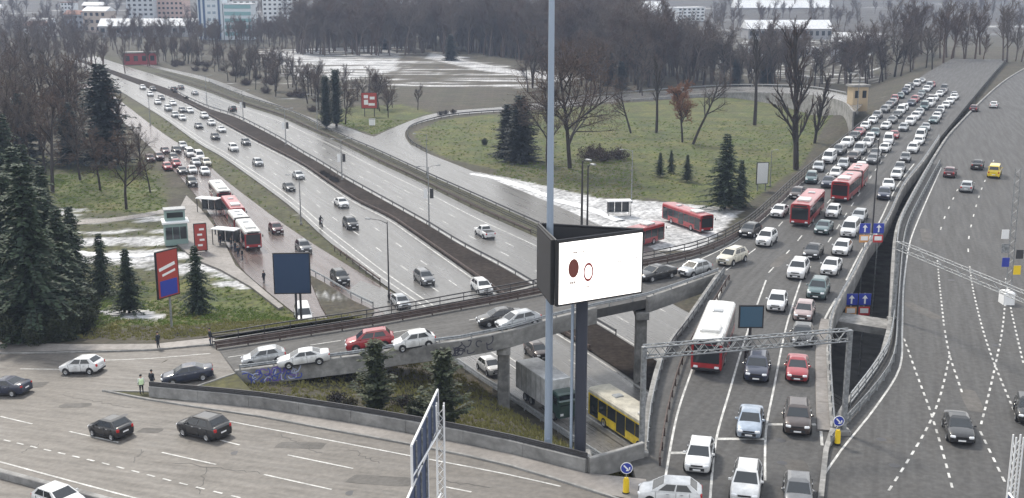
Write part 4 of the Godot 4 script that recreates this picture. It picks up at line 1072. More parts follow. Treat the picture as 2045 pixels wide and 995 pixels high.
func pane(mb: MB, q: Array, u0: float, u1: float, v0: float, v1: float, out := 0.012) -> void:
	# q: lower left, lower right, upper right, upper left, seen from outside
	var nn: Vector3 = (q[2] - q[0]).cross(q[3] - q[1]).normalized() * out
	var r := []
	for w in [[u0, v0], [u1, v0], [u1, v1], [u0, v1]]:
		r.append(q[0].lerp(q[1], w[0]).lerp(q[3].lerp(q[2], w[0]), w[1]))
	mb.quad(r[0] + nn, r[1] + nn, r[2] + nn, r[3] + nn)
	for k in 4:
		var k2 := (k + 1) % 4
		mb.quad(r[k] - nn, r[k2] - nn, r[k2] + nn, r[k] + nn)


func body_loft(mb: MB, st: Array) -> void:
	# st: [z, half width, bottom, top]
	var rows := []
	for s in st:
		var w: float = s[1]
		var t: float = s[3]
		var b: float = s[2]
		var h := t - b
		var half := [[0.0, t + 0.03], [w * 0.55, t + 0.022], [w * 0.86, t - 0.01], [w * 0.965, t - h * 0.14], [w, t - h * 0.42], [w * 0.985, b + h * 0.28], [w * 0.93, b + 0.03], [w * 0.85, b]]
		var r := []
		for q in half:
			r.append(Vector3(q[0], q[1], s[0]))
		for k in range(half.size() - 1, 0, -1):
			r.append(Vector3(-half[k][0], half[k][1], s[0]))
		rows.append(r)
	mb.grid(rows, true)
	for e in [0, rows.size() - 1]:
		var r: Array = rows[e]
		for k in range(1, r.size() - 1):
			if e == 0:
				mb.tri(r[0], r[k], r[k + 1])
			else:
				mb.tri(r[0], r[k + 1], r[k])


func car_spec(kind: String) -> Dictionary:
	match kind:
		"sedan": return {"l": 4.55, "w": 1.8, "h": 1.46, "hood": 0.92, "belt": 0.97, "deck": 1.05, "z0": -1.22, "r0": -0.32, "r1": 0.78, "z1": 1.72, "wb": 2.65, "wr": 0.34}
		"suv": return {"l": 4.5, "w": 1.86, "h": 1.68, "hood": 1.06, "belt": 1.1, "deck": 1.12, "z0": -1.25, "r0": -0.48, "r1": 1.6, "z1": 2.05, "wb": 2.68, "wr": 0.36}
		"van": return {"l": 4.9, "w": 1.9, "h": 1.95, "hood": 1.08, "belt": 1.14, "deck": 1.14, "z0": -1.6, "r0": -0.95, "r1": 2.25, "z1": 2.38, "wb": 3.0, "wr": 0.34}
		"pickup": return {"l": 5.2, "w": 1.88, "h": 1.78, "hood": 1.05, "belt": 1.1, "deck": 1.08, "z0": -1.1, "r0": -0.5, "r1": 0.55, "z1": 0.75, "wb": 3.1, "wr": 0.38}
	return {"l": 4.05, "w": 1.76, "h": 1.52, "hood": 0.95, "belt": 0.99, "deck": 1.02, "z0": -1.2, "r0": -0.36, "r1": 1.22, "z1": 1.86, "wb": 2.52, "wr": 0.31}


func wheel_mesh(r: float, w: float) -> MB:
	var mb := MB.new()
	mb.lathe(Vector3.ZERO, [[r * 0.62, w * 0.5], [r * 0.93, w * 0.5], [r, w * 0.36], [r, -w * 0.36], [r * 0.93, -w * 0.5], [r * 0.62, -w * 0.5], [0.001, -w * 0.3]], 16, Vector3.RIGHT)
	return mb


func rim_mesh(r: float, w: float) -> MB:
	var mb := MB.new()
	mb.lathe(Vector3.ZERO, [[0.001, w * 0.44], [r * 0.16, w * 0.46], [r * 0.5, w * 0.36], [r * 0.63, w * 0.49], [r * 0.66, w * 0.46]], 10, Vector3.RIGHT)
	return mb


func make_car(kind: String, colour: String, fine: bool) -> Node3D:
	var key := kind + colour + str(fine)
	if cars.has(key):
		return cars[key]
	var s := car_spec(kind)
	var root := Node3D.new()
	var L: float = s.l * 0.5
	var W: float = s.w * 0.5
	var paint := car_paint(colour)
	var mb := MB.new()
	var tail_top: float = s.deck
	body_loft(mb, [[-L, W * 0.74, 0.3, s.hood * 0.72], [-L + 0.07, W * 0.86, 0.22, s.hood * 0.83], [-L + 0.28, W * 0.95, 0.19, s.hood * 0.93], [-L + 0.6, W * 0.985, 0.19, s.hood * 0.97], [s.z0, W, 0.19, s.belt], [0.0, W, 0.19, s.belt + 0.01], [minf(s.z1, L - 0.4), W * 0.99, 0.2, tail_top], [L - 0.2, W * 0.95, 0.22, tail_top - 0.02], [L - 0.05, W * 0.9, 0.27, tail_top - 0.07], [L, W * 0.8, 0.34, tail_top * 0.84]])
	# cabin
	var wb := W * 0.93
	var wt: float = W - s.wr * 0.72
	var yt: float = s.h - 0.085
	var by: float = s.belt - 0.02
	var a := []
	for q in [[-wb, by, s.z0], [wb, by, s.z0], [wb, by, s.z1], [-wb, by, s.z1], [-wt, yt, s.r0], [wt, yt, s.r0], [wt, yt, s.r1], [-wt, yt, s.r1]]:
		a.append(Vector3(q[0], q[1], q[2]))
	var front := [a[1], a[0], a[4], a[5]]
	var rear := [a[3], a[2], a[6], a[7]]
	var rside := [a[2], a[1], a[5], a[6]]
	var lside := [a[0], a[3], a[7], a[4]]
	for q in [front, rear, rside, lside]:
		mb.quad(q[0], q[1], q[2], q[3])
	var crown := []
	for q in [[-0.7, s.r0 + 0.3], [0.7, s.r0 + 0.3], [0.7, s.r1 - 0.26], [-0.7, s.r1 - 0.26]]:
		crown.append(Vector3(wt * q[0], s.h, q[1]))
	for k in 4:
		var k2 := (k + 1) % 4
		mb.quad(a[4 + k2], a[4 + k], crown[k], crown[k2])
	mb.quad(crown[3], crown[2], crown[1], crown[0])
	if kind == "pickup":
		pass
	part("body", mb, paint, root)
	var g := MB.new(); pane(g, front, 0.06, 0.94, 0.08, 0.93)
	part("windscreen", g, M.glass_dark, root)
	g = MB.new(); pane(g, rear, 0.08, 0.92, 0.25 if kind != "sedan" else 0.1, 0.92)
	part("rear_window", g, M.glass_dark, root)
	for side in [rside, lside]:
		var panes := [[0.12, 0.47], [0.51, 0.86]] if kind != "pickup" else [[0.12, 0.5], [0.55, 0.84]]
		if kind == "van":
			panes = [[0.07, 0.36], [0.39, 0.66], [0.69, 0.9]]
		for q in panes:
			g = MB.new(); pane(g, side, q[0], q[1], 0.12, 0.9)
			part("side_window", g, M.glass_dark, root)
	if kind == "pickup":
		g = MB.new(); g.box(Vector3(0, s.deck + 0.035, (s.z1 + L) * 0.5 + 0.03), Vector3(W * 1.6, 0.03, L - s.z1 - 0.3))
		part("load_bed", g, M.black, root)
	# wheels
	var r := 0.33 if kind in ["suv", "van", "pickup"] else 0.3
	var wm := wheel_mesh(r, 0.22).mesh()
	var rm := rim_mesh(r, 0.22).mesh()
	for q in [[1, -1], [-1, -1], [1, 1], [-1, 1]]:
		var am := MB.new()
		am.lathe(Vector3(q[0] * (W * 0.97), r + 0.02, q[1] * s.wb * 0.5), [[r + 0.07, 0.0], [r + 0.07, 0.035], [0.02, 0.035]], 16, Vector3.RIGHT * q[0])
		if fine:
			part("wheel_arch", am, M.black, root)
		var w := part("wheel", wm, M.rubber, root)
		w.transform = Transform3D(Basis(Vector3.UP, 0.0 if q[0] > 0 else PI), Vector3(q[0] * (W - 0.055), r, q[1] * s.wb * 0.5))
		if fine:
			part("rim", rm, M.rim, w)
	for x in [-1, 1]:
		g = MB.new(); g.cbox(Vector3(x * W * 0.66, s.hood * 0.74, -L + 0.07), Vector3(0.36, 0.15, 0.2), 0.05, Basis(Vector3.UP, -x * 0.35))
		part("headlight", g, M.lamp_white, root)
		g = MB.new(); g.cbox(Vector3(x * W * 0.76, tail_top * 0.8, L - 0.06), Vector3(0.24, 0.24 if kind != "sedan" else 0.15, 0.14), 0.04, Basis(Vector3.UP, x * 0.3))
		part("tail_light", g, M.lamp_red, root)
		if fine:
			g = MB.new(); g.cbox(Vector3(x * (W + 0.07), s.belt + 0.06, s.z0 + 0.42), Vector3(0.2, 0.13, 0.1), 0.03)
			part("wing_mirror", g, paint, root)
	g = MB.new(); g.box(Vector3(0, 0.44, -L + 0.02), Vector3(W * 1.1, 0.2, 0.08))
	part("grille", g, M.black, root)
	g = MB.new(); g.box(Vector3(0, 0.3, L - 0.035), Vector3(W * 1.5, 0.14, 0.1))
	part("bumper_trim", g, M.black, root)
	if fine:
		for x in [-1, 1]:
			for z in [s.z0 + 0.28, (s.z0 + s.z1) * 0.5 + 0.05, s.z1 - 0.62]:
				g = MB.new(); g.box(Vector3(x * W * 0.975, 0.62, z), Vector3(W * 0.06, 0.62, 0.018))
				part("door_seam", g, M.black, root)
			g = MB.new(); g.box(Vector3(x * W * 0.96, 0.25, 0), Vector3(W * 0.07, 0.12, s.wb - 0.75))
			part("sill", g, M.black, root)
			for z in [-0.15, 0.75]:
				g = MB.new(); g.box(Vector3(x * W * 0.99, s.belt - 0.14, z), Vector3(0.05, 0.035, 0.18))
				part("door_handle", g, M.rim, root)
			if kind == "suv":
				g = MB.new(); g.tube([Vector3(x * wt * 0.96, yt + 0.05, s.r0 + 0.2), Vector3(x * wt * 0.96, yt + 0.07, s.r1 - 0.1)], [0.025, 0.025], 5)
				part("roof_rail", g, M.black, root)
		g = MB.new(); g.box(Vector3(0, s.hood * 0.72, -L - 0.01), Vector3(W * 0.85, 0.09, 0.06))
		part("upper_grille", g, M.black, root)
		g = MB.new(); g.box(Vector3(0, 0.42, -L - 0.03), Vector3(0.5, 0.11, 0.02))
		part("number_plate", g, M.white_paint, root)
		g = MB.new(); g.box(Vector3(0, 0.6, L + 0.005), Vector3(0.5, 0.11, 0.02))
		part("number_plate", g, M.white_paint, root)
	cars[key] = root
	return root


func set_on_road(o: Node3D, at: Vector3, ahead: Vector3, size := 1.0, flatten := false) -> void:
	var d := ahead - at
	d.y = 0
	d = d.normalized()
	var up := Vector3.UP
	if at.y > -8.0 and at.x < 8.0 and not flatten:
		up = Vector3(-0.0978, 1, 0).normalized()
	d = (d - up * d.dot(up)).normalized()
	var right := d.cross(up)
	o.transform = Transform3D(Basis(right, up, -d).scaled_local(Vector3.ONE * size), at)


func car(kind: String, colour: String, at: Vector3, ahead: Vector3, label: String, group := "", fine := true) -> Node3D:
	var src := make_car(kind, colour, fine)
	var o: Node3D = src.duplicate()
	var names := {"hatch": "hatchback", "sedan": "saloon_car", "suv": "sport_utility_car", "van": "passenger_van", "pickup": "pickup_truck"}
	o.name = numbered(names[kind])
	add_child(o)
	set_on_road(o, at + Vector3.UP * 0.012, ahead)
	o.transform.basis = o.transform.basis.scaled_local(Vector3(rng.randf_range(0.97, 1.04), rng.randf_range(0.96, 1.06), rng.randf_range(0.93, 1.07)))
	var words := {"hatch": "hatchback", "sedan": "saloon car", "suv": "tall car", "van": "van", "pickup": "pickup truck"}
	tag(o, "%s %s %s" % [colour.replace("_", " "), words[kind], label], {"van": "van", "pickup": "pickup truck"}.get(kind, "car"), group)
	return o


# one stiff bus section; front and rear say which ends it has
func bus_section(root: Node3D, z0: float, z1: float, wheels: Array, lower: String, roofc: String, front: bool, rear: bool, doors: Array) -> void:
	var W := 1.25
	var H := 3.0
	var mb := MB.new()
	var rows := []
	var zs := [[z0, 0.93], [z0 + 0.12, 1.0], [z1 - 0.12, 1.0], [z1, 0.95]]
	for q in zs:
		var w: float = W * q[1]
		rows.append([Vector3(w, 2.55, q[0]), Vector3(w, 0.42, q[0]), Vector3(w * 0.96, 0.34, q[0]), Vector3(-w * 0.96, 0.34, q[0]), Vector3(-w, 0.42, q[0]), Vector3(-w, 2.55, q[0])])
	for i in rows.size() - 1:
		for k in 5:
			mb.quad(rows[i][k + 1], rows[i][k], rows[i + 1][k], rows[i + 1][k + 1])
	for e in [0, 3]:
		var r: Array = rows[e]
		if e == 0:
			mb.quad(r[4], r[5], r[0], r[1]); mb.quad(r[3], r[4], r[1], r[2])
		else:
			mb.quad(r[1], r[0], r[5], r[4])
	part("body", mb, car_paint(lower), root)
	var rf := MB.new()
	var rr := []
	for q in zs:
		var w: float = W * q[1]
		rr.append([Vector3(w, 2.55, q[0]), Vector3(w * 0.985, 2.8, q[0]), Vector3(w * 0.88, H - 0.05, q[0]), Vector3(0, H, q[0]), Vector3(-w * 0.88, H - 0.05, q[0]), Vector3(-w * 0.985, 2.8, q[0]), Vector3(-w, 2.55, q[0])])
	for i in 3:
		for k in 6:
			rf.quad(rr[i][k], rr[i][k + 1], rr[i + 1][k + 1], rr[i + 1][k])
	for e in [0, 3]:
		for k in range(1, 6):
			if e == 0:
				rf.tri(rr[0][0], rr[0][k + 1], rr[0][k])
			else:
				rf.tri(rr[3][0], rr[3][k], rr[3][k + 1])
	var roof := part("roof", rf, car_paint(roofc), root)
	for q in [0.3, 0.72]:
		var h := MB.new()
		h.cbox(Vector3(0, H + 0.04, lerpf(z0, z1, q)), Vector3(0.9, 0.12, 0.8), 0.05)
		part("roof_hatch", h, car_paint("silver"), roof)
	if front:
		var ac := MB.new()
		ac.cbox(Vector3(0, H + 0.11, z0 + 2.9), Vector3(1.6, 0.26, 2.0), 0.08)
		part("cooling_unit", ac, car_paint("roof_white"), roof)
		var g := MB.new(); pane(g, [Vector3(W * 0.93, 0.95, z0), Vector3(-W * 0.93, 0.95, z0), Vector3(-W * 0.93, 2.5, z0), Vector3(W * 0.93, 2.5, z0)], 0.05, 0.95, 0.0, 0.98, 0.015)
		part("windscreen", g, M.glass_dark, root)
		var ds := MB.new(); ds.box(Vector3(0, 2.68, z0 - 0.02), Vector3(1.7, 0.22, 0.06))
		part("destination_board", ds, M.black, root)
		for x in [-1, 1]:
			var hl := MB.new(); hl.cbox(Vector3(x * 0.85, 0.62, z0), Vector3(0.36, 0.2, 0.08), 0.04)
			part("headlight", hl, M.lamp_white, root)
			var mr := MB.new(); mr.cbox(Vector3(x * 1.42, 2.2, z0 - 0.12), Vector3(0.16, 0.36, 0.1), 0.03)
			part("wing_mirror", mr, M.black, root)
		var bp := MB.new(); bp.cbox(Vector3(0, 0.44, z0 - 0.02), Vector3(2.3, 0.2, 0.12), 0.04)
		part("bumper", bp, M.black, root)
	if rear:
		var g := MB.new(); pane(g, [Vector3(-W * 0.95, 1.2, z1), Vector3(W * 0.95, 1.2, z1), Vector3(W * 0.95, 2.4, z1), Vector3(-W * 0.95, 2.4, z1)], 0.1, 0.9, 0.2, 0.95, 0.015)
		part("rear_window", g, M.glass_dark, root)
		for x in [-1, 1]:
			var tl := MB.new(); tl.cbox(Vector3(x * 1.0, 0.95, z1), Vector3(0.2, 0.4, 0.06), 0.03)
			part("tail_light", tl, M.lamp_red, root)
	# panes and doors along both sides
	var n := int((z1 - z0 - 0.5) / 1.45)
	for k in n:
		var za := z0 + 0.3 + k * (z1 - z0 - 0.6) / n
		var zb := za + (z1 - z0 - 0.6) / n - 0.1
		for x in [-1, 1]:
			var is_door: bool = x == 1 and k in doors
			var lo := 0.5 if is_door else 1.2
			var g := MB.new()
			if x == 1:
				pane(g, [Vector3(W, lo, zb), Vector3(W, lo, za), Vector3(W, 2.42, za), Vector3(W, 2.42, zb)], 0, 1, 0, 1, 0.02)
			else:
				pane(g, [Vector3(-W, lo, za), Vector3(-W, lo, zb), Vector3(-W, 2.42, zb), Vector3(-W, 2.42, za)], 0, 1, 0, 1, 0.02)
			part("door" if is_door else "side_window", g, M.glass_dark, root)
	var wm := wheel_mesh(0.48, 0.3).mesh()
	var rm := rim_mesh(0.48, 0.3).mesh()
	for z in wheels:
		for x in [-1, 1]:
			var w := part("wheel", wm, M.rubber, root)
			w.transform = Transform3D(Basis(Vector3.UP, 0.0 if x > 0 else PI), Vector3(x * (W - 0.12), 0.48, z))
			part("rim", rm, M.rim, w)


func bus(label: String, at: Vector3, ahead: Vector3, long: bool, lower: String, roofc: String, bend := 0.0, category := "bus") -> Node3D:
	var o := thing("articulated_bus" if long else "city_bus", label, category)
	if long:
		bus_section(o, -5.2, 4.6, [-2.6, 2.9], lower, roofc, true, false, [0, 3, 5])
		var joint := MB.new()
		var b := Basis(Vector3.UP, bend)
		var pivot := Vector3(0, 0, 5.3)
		for k in 5:
			var bb := Basis(Vector3.UP, bend * (k + 0.5) / 5.0)
			joint.box(pivot + bb * Vector3(0, 1.68, -0.55 + k * 0.28), Vector3(2.36 if k % 2 else 2.2, 2.5, 0.2), bb)
		part("bellows", joint, M.rubber, o)
		var tail := MB.new()
		tail.cbox(Vector3(0, 3.02, 2.6), Vector3(1.3, 0.16, 1.6), 0.05)
		var sec := Node3D.new()
		bus_section(sec, 0.7, 7.2, [3.9], lower, roofc, false, true, [1, 3])
		for ch in sec.get_children():
			sec.remove_child(ch)
			ch.transform = Transform3D(b, pivot) * ch.transform
			ch.name = ch.name.rstrip("0123456789")
			o.add_child(ch, true)
		sec.free()
	else:
		bus_section(o, -5.9, 5.9, [-3.1, 2.9], lower, roofc, true, true, [0, 3, 6])
	set_on_road(o, at + Vector3.UP * 0.012, ahead, 1.0)
	return o


func box_lorry(label: String, at: Vector3, ahead: Vector3) -> void:
	var o := thing("box_lorry", label, "lorry")
	var mb := MB.new()
	mb.cbox(Vector3(0, 2.25, 1.7), Vector3(2.5, 2.7, 6.6), 0.06)
	var cargo := part("cargo_box", mb, car_paint("white"), o)
	for k in 7:
		for x in [-1, 1]:
			var r := MB.new(); r.box(Vector3(x * 1.262, 2.25, -1.3 + k * 1.0), Vector3(0.03, 2.6, 0.06))
			part("rib", r, car_paint("silver"), cargo)
	mb = MB.new(); mb.box(Vector3(0, 0.75, 1.2), Vector3(1.0, 0.3, 8.2))
	part("chassis", mb, M.black, o)
	mb = MB.new()
	mb.cbox(Vector3(0, 1.35, -2.75), Vector3(2.3, 1.7, 1.9), 0.12)
	mb.cbox(Vector3(0, 2.3, -2.55), Vector3(2.15, 0.9, 1.5), 0.14)
	part("cab", mb, car_paint("green"), o)
	var g := MB.new(); pane(g, [Vector3(1.05, 1.7, -3.71), Vector3(-1.05, 1.7, -3.71), Vector3(-1.0, 2.6, -3.36), Vector3(1.0, 2.6, -3.36)], 0.02, 0.98, 0.0, 0.95, 0.02)
	part("windscreen", g, M.glass_dark, o)
	for x in [-1, 1]:
		g = MB.new(); g.box(Vector3(x * 1.12, 2.05, -2.75), Vector3(0.06, 0.7, 1.0))
		part("side_window", g, M.glass_dark, o)
		g = MB.new(); g.cbox(Vector3(x * 0.85, 0.85, -3.7), Vector3(0.35, 0.22, 0.06), 0.03)
		part("headlight", g, M.lamp_white, o)
	var wm := wheel_mesh(0.46, 0.28).mesh()
	var rm := rim_mesh(0.46, 0.28).mesh()
	for z in [-2.6, 1.9, 3.1]:
		for x in [-1, 1]:
			var w := part("wheel", wm, M.rubber, o)
			w.transform = Transform3D(Basis(Vector3.UP, 0.0 if x > 0 else PI), Vector3(x * 1.05, 0.46, z))
			part("rim", rm, M.rim, w)
	set_on_road(o, at + Vector3.UP * 0.012, ahead)


func motorbike(label: String, at: Vector3, ahead: Vector3) -> Node3D:
	var o := thing("motorbike", label, "motorbike")
	var wm := wheel_mesh(0.31, 0.14)
	for z in [-0.7, 0.68]:
		var w := part("wheel", wm.mesh(), M.rubber, o)
		w.position = Vector3(0, 0.31, z)
	var mb := MB.new()
	mb.tube([Vector3(0, 0.85, -0.45), Vector3(0, 0.31, -0.7)], [0.05, 0.04], 6)
	part("fork", mb, M.steel, o)
	mb = MB.new()
	mb.tube([Vector3(0, 0.55, -0.4), Vector3(0, 0.5, 0.1), Vector3(0, 0.35, 0.66)], [0.16, 0.19, 0.06], 8)
	part("engine", mb, M.steel_dark, o)
	mb = MB.new()
	mb.tube([Vector3(0, 0.86, -0.42), Vector3(0, 0.9, -0.2), Vector3(0, 0.8, 0.05)], [0.08, 0.17, 0.12], 8)
	part("tank", mb, car_paint("maroon"), o)
	mb = MB.new(); mb.cbox(Vector3(0, 0.8, 0.38), Vector3(0.26, 0.12, 0.7), 0.05)
	part("seat", mb, M.black, o)
	mb = MB.new(); mb.tube([Vector3(-0.36, 1.02, -0.36), Vector3(0, 0.98, -0.45), Vector3(0.36, 1.02, -0.36)], [0.02, 0.02, 0.02], 5)
	part("handlebar", mb, M.black, o)
	mb = MB.new(); mb.lathe(Vector3(0, 0.82, -0.6), [[0.09, 0.08], [0.1, 0.0], [0.001, -0.03]], 10, Vector3.BACK)
	part("headlight", mb, M.lamp_white, o)
	set_on_road(o, at + Vector3.UP * 0.012, ahead)
	return o


func build_vehicles() -> void:
	var ga := "cars coming down the near carriageway of the motorway"
	var gx := "on the near motorway carriageway"
	# near carriageway, towards the camera; direction follows the road
	for q in [
		["hatch", "white", Vector3(-130.57, -9, -417.89), Vector3(-123.26, -9, -402.31), "far up the near carriageway beside the dark tall evergreen"], ["hatch", "grey", Vector3(-113.97, -9, -383.22), Vector3(-106.12, -9, -365.82), gx], ["hatch", "white", Vector3(-120.81, -9, -394.13), Vector3(-113.04, -9, -377.24), gx], ["hatch", "black", Vector3(-125.45, -9, -412.57), Vector3(-117.6, -9, -395.74), gx], ["sedan", "white", Vector3(-105.74, -9, -367.21), Vector3(-98.9, -9, -352.45), gx], ["hatch", "silver", Vector3(-96.39, -9, -336.44), Vector3(-90.27, -9, -322.86), gx], ["suv", "white", Vector3(-87.48, -9, -334.1), Vector3(-81.74, -9, -321.78), gx], ["hatch", "white", Vector3(-111.24, -9, -370.02), Vector3(-103.92, -9, -353.75), gx], ["suv", "silver", Vector3(-102.95, -9, -352.45), Vector3(-96.61, -9, -338.81), gx], ["hatch", "grey", Vector3(-97.7, -9, -348.63), Vector3(-91.49, -9, -335.27), gx], ["hatch", "white", Vector3(-95.14, -9, -347.37), Vector3(-88.9, -9, -334.1), gx],
		["hatch", "white", Vector3(-92.49, -9, -329.52), Vector3(-86.64, -9, -316.47), gx], ["sedan", "grey", Vector3(-83.41, -9, -312.34), Vector3(-77.92, -9, -300.56), gx], ["hatch", "white", Vector3(-81.63, -9, -318.57), Vector3(-76.2, -9, -307.32), gx], ["sedan", "white", Vector3(-75.73, -9, -305.36), Vector3(-70.84, -9, -294.98), gx], ["hatch", "black", Vector3(-73.87, -9, -291.38), Vector3(-68.97, -9, -280.22), gx], ["hatch", "grey", Vector3(-64.17, -9, -281.89), Vector3(-59.82, -9, -272.19), gx], ["suv", "white", Vector3(-64.96, -9, -272.19), Vector3(-60.67, -9, -262.39), gx],
		["hatch", "silver", Vector3(-54.83, -9, -251.23), Vector3(-51.08, -9, -242.81), "alone in the middle of the near motorway carriageway"], ["sedan", "silver", Vector3(-43.2, -9, -234.92), Vector3(-39.93, -9, -227.51), "overtaking a black saloon car on the motorway"], ["sedan", "black", Vector3(-42.76, -9, -222.1), Vector3(-39.59, -9, -214.44), "beside the overtaking silver saloon on the motorway"], ["sedan", "white", Vector3(-30.4, -9, -205.89), Vector3(-27.7, -9, -199.68), "ahead of the black tall car by the motorway median"], ["suv", "black", Vector3(-26.39, -9, -187.89), Vector3(-23.8, -9, -181.58), "behind a white saloon by the motorway median"],
		["suv", "grey", Vector3(-11.85, -9, -153.37), Vector3(-9.86, -9, -148.55), "on the motorway just before the flyover beside the lamp post"], ["suv", "white", Vector3(-3.97, -9, -148.8), Vector3(-2.07, -9, -143.78), "by the median about to pass under the flyover"],
		["hatch", "brown", Vector3(2.7, -9, -122.1), Vector3(3.92, -9, -119.1), "passing the lorry below the flyover"], ["hatch", "white", Vector3(-2.34, -9, -117.17), Vector3(-1.05, -9, -114.39), "half hidden behind the concrete pier below the flyover"]]:
		car(q[0], q[1], q[2], q[3], q[4], ga, q[2].z > -260)
	# far carriageway, away from the camera
	for q in [["hatch", "black", Vector3(-118.11, -9, -412.57), Vector3(-126.32, -9, -428.95), "far away on the far motorway carriageway"], ["hatch", "grey", Vector3(-117.12, -9, -417.89), Vector3(-124.86, -9, -432.76), "far away on the far motorway carriageway"], ["sedan", "silver", Vector3(-107.21, -9, -399), Vector3(-114.91, -9, -414.33), "far away on the far motorway carriageway"], ["suv", "black", Vector3(-83.45, -9, -351.17), Vector3(-90.09, -9, -364.44), "driving away past the lamp post on the far carriageway"], ["pickup", "white", Vector3(-4.32, -9, -181.58), Vector3(-6.55, -9, -186.75), "driving away on the far carriageway next to the tall mast"]]:
		car(q[0], q[1], q[2], q[3], q[4], "cars going away on the far carriageway", q[2].z > -260)
	# bus road
	var gb := "queued on the reddish bus road"
	for q in [
		["hatch", "maroon", Vector3(-79.7, -9, -256.69), Vector3(-75.69, -9, -247.93), gb], ["hatch", "black", Vector3(-74.91, -9, -258.1), Vector3(-70.75, -9, -248.58), gb], ["hatch", "red", Vector3(-72.89, -9, -245.98), Vector3(-69.19, -9, -237.29), gb], ["sedan", "black", Vector3(-68.34, -9, -240.94), Vector3(-64.61, -9, -232.01), gb], ["van", "white", Vector3(-72.89, -9, -263.86), Vector3(-68.5, -9, -253.93), gb], ["hatch", "silver", Vector3(-68.23, -9, -251.23), Vector3(-64.04, -9, -241.56), gb], ["hatch", "white", Vector3(-63.36, -9, -239.72), Vector3(-59.38, -9, -230.3), gb], ["hatch", "cream", Vector3(-65.96, -9, -251.23), Vector3(-61.75, -9, -241.56), gb], ["hatch", "maroon", Vector3(-78.53, -9, -259.51), Vector3(-74.23, -9, -249.9), gb], ["sedan", "maroon", Vector3(-79.73, -9, -268.34), Vector3(-75.33, -9, -258.8), gb], ["hatch", "black", Vector3(-77.41, -9, -269.1), Vector3(-73.07, -9, -259.51), gb], ["hatch", "red", Vector3(-72.08, -9, -249.9), Vector3(-68.14, -9, -240.94), gb], ["van", "white", Vector3(-69.62, -9, -259.51), Vector3(-65.24, -9, -249.24), gb], ["hatch", "silver", Vector3(-77.83, -9, -276.15), Vector3(-73.26, -9, -266.08), gb], ["hatch", "white", Vector3(-66.43, -9, -241.56), Vector3(-62.66, -9, -232.59), gb], ["suv", "black", Vector3(-62.67, -9, -226.95), Vector3(-59.19, -9, -218.46), "behind the bus stop kiosk"],
		["hatch", "maroon", Vector3(-37.92, -9, -184.5), Vector3(-35.04, -9, -177.7), "squeezing past the parked white roofed bus"], ["suv", "grey", Vector3(-31.23, -9, -171.36), Vector3(-28.56, -9, -165.14), "leaving the bus road behind a dark tall car"], ["suv", "black", Vector3(-23.2, -9, -153.37), Vector3(-20.91, -9, -148.31), "beside the grass wedge at the end of the bus road"], ["hatch", "silver", Vector3(-13.95, -9, -141.72), Vector3(-11.93, -9, -136.92), "hidden behind the flyover railing by a lamp post"], ["van", "white", Vector3(-25.07, -9, -135.66), Vector3(-24.02, -9, -131.62), "parked behind the dark blue billboard"]]:
		car(q[0], q[1], q[2], q[3], q[4], "cars on the bus road", q[2].z > -230)
	bus("articulated bus with white roof and red front at the stop", Vector3(-40.63, -9, -176.67), Vector3(-37.39, -9, -168.2), true, "bus_red", "roof_white", 0.02)
	bus("red roofed bus waiting behind the white roofed bus at the stop", Vector3(-47.18, -9, -195.05), Vector3(-44.05, -9, -186.75), false, "bus_red", "bus_red", 0.0)
	bus("white roofed bus waiting behind the red roofed bus", Vector3(-53.13, -9, -210.56), Vector3(-49.72, -9, -201.86), false, "bus_red", "roof_white", 0.0)
	bus("yellow bus with cream roof driving under the flyover", Vector3(10.83, -9, -99.47), Vector3(12.22, -9, -96.62), false, "yellow", "cream", 0.0)
	box_lorry("white box lorry with dark green cab under the flyover", Vector3(3.72, -9, -106.19), Vector3(5.47, -9, -102.73))
	bus("red bus parked on the snowy plaza behind the flyover", Vector3(28.76, -9, -189.05), Vector3(30.47, -9, -185.24), false, "bus_red", "bus_red", 0.0)
	bus("red tram bus half hidden behind the big billboard", Vector3(18.74, -9, -174.64), Vector3(23.3, -9, -179.44), false, "bus_red", "bus_red", 0.0)
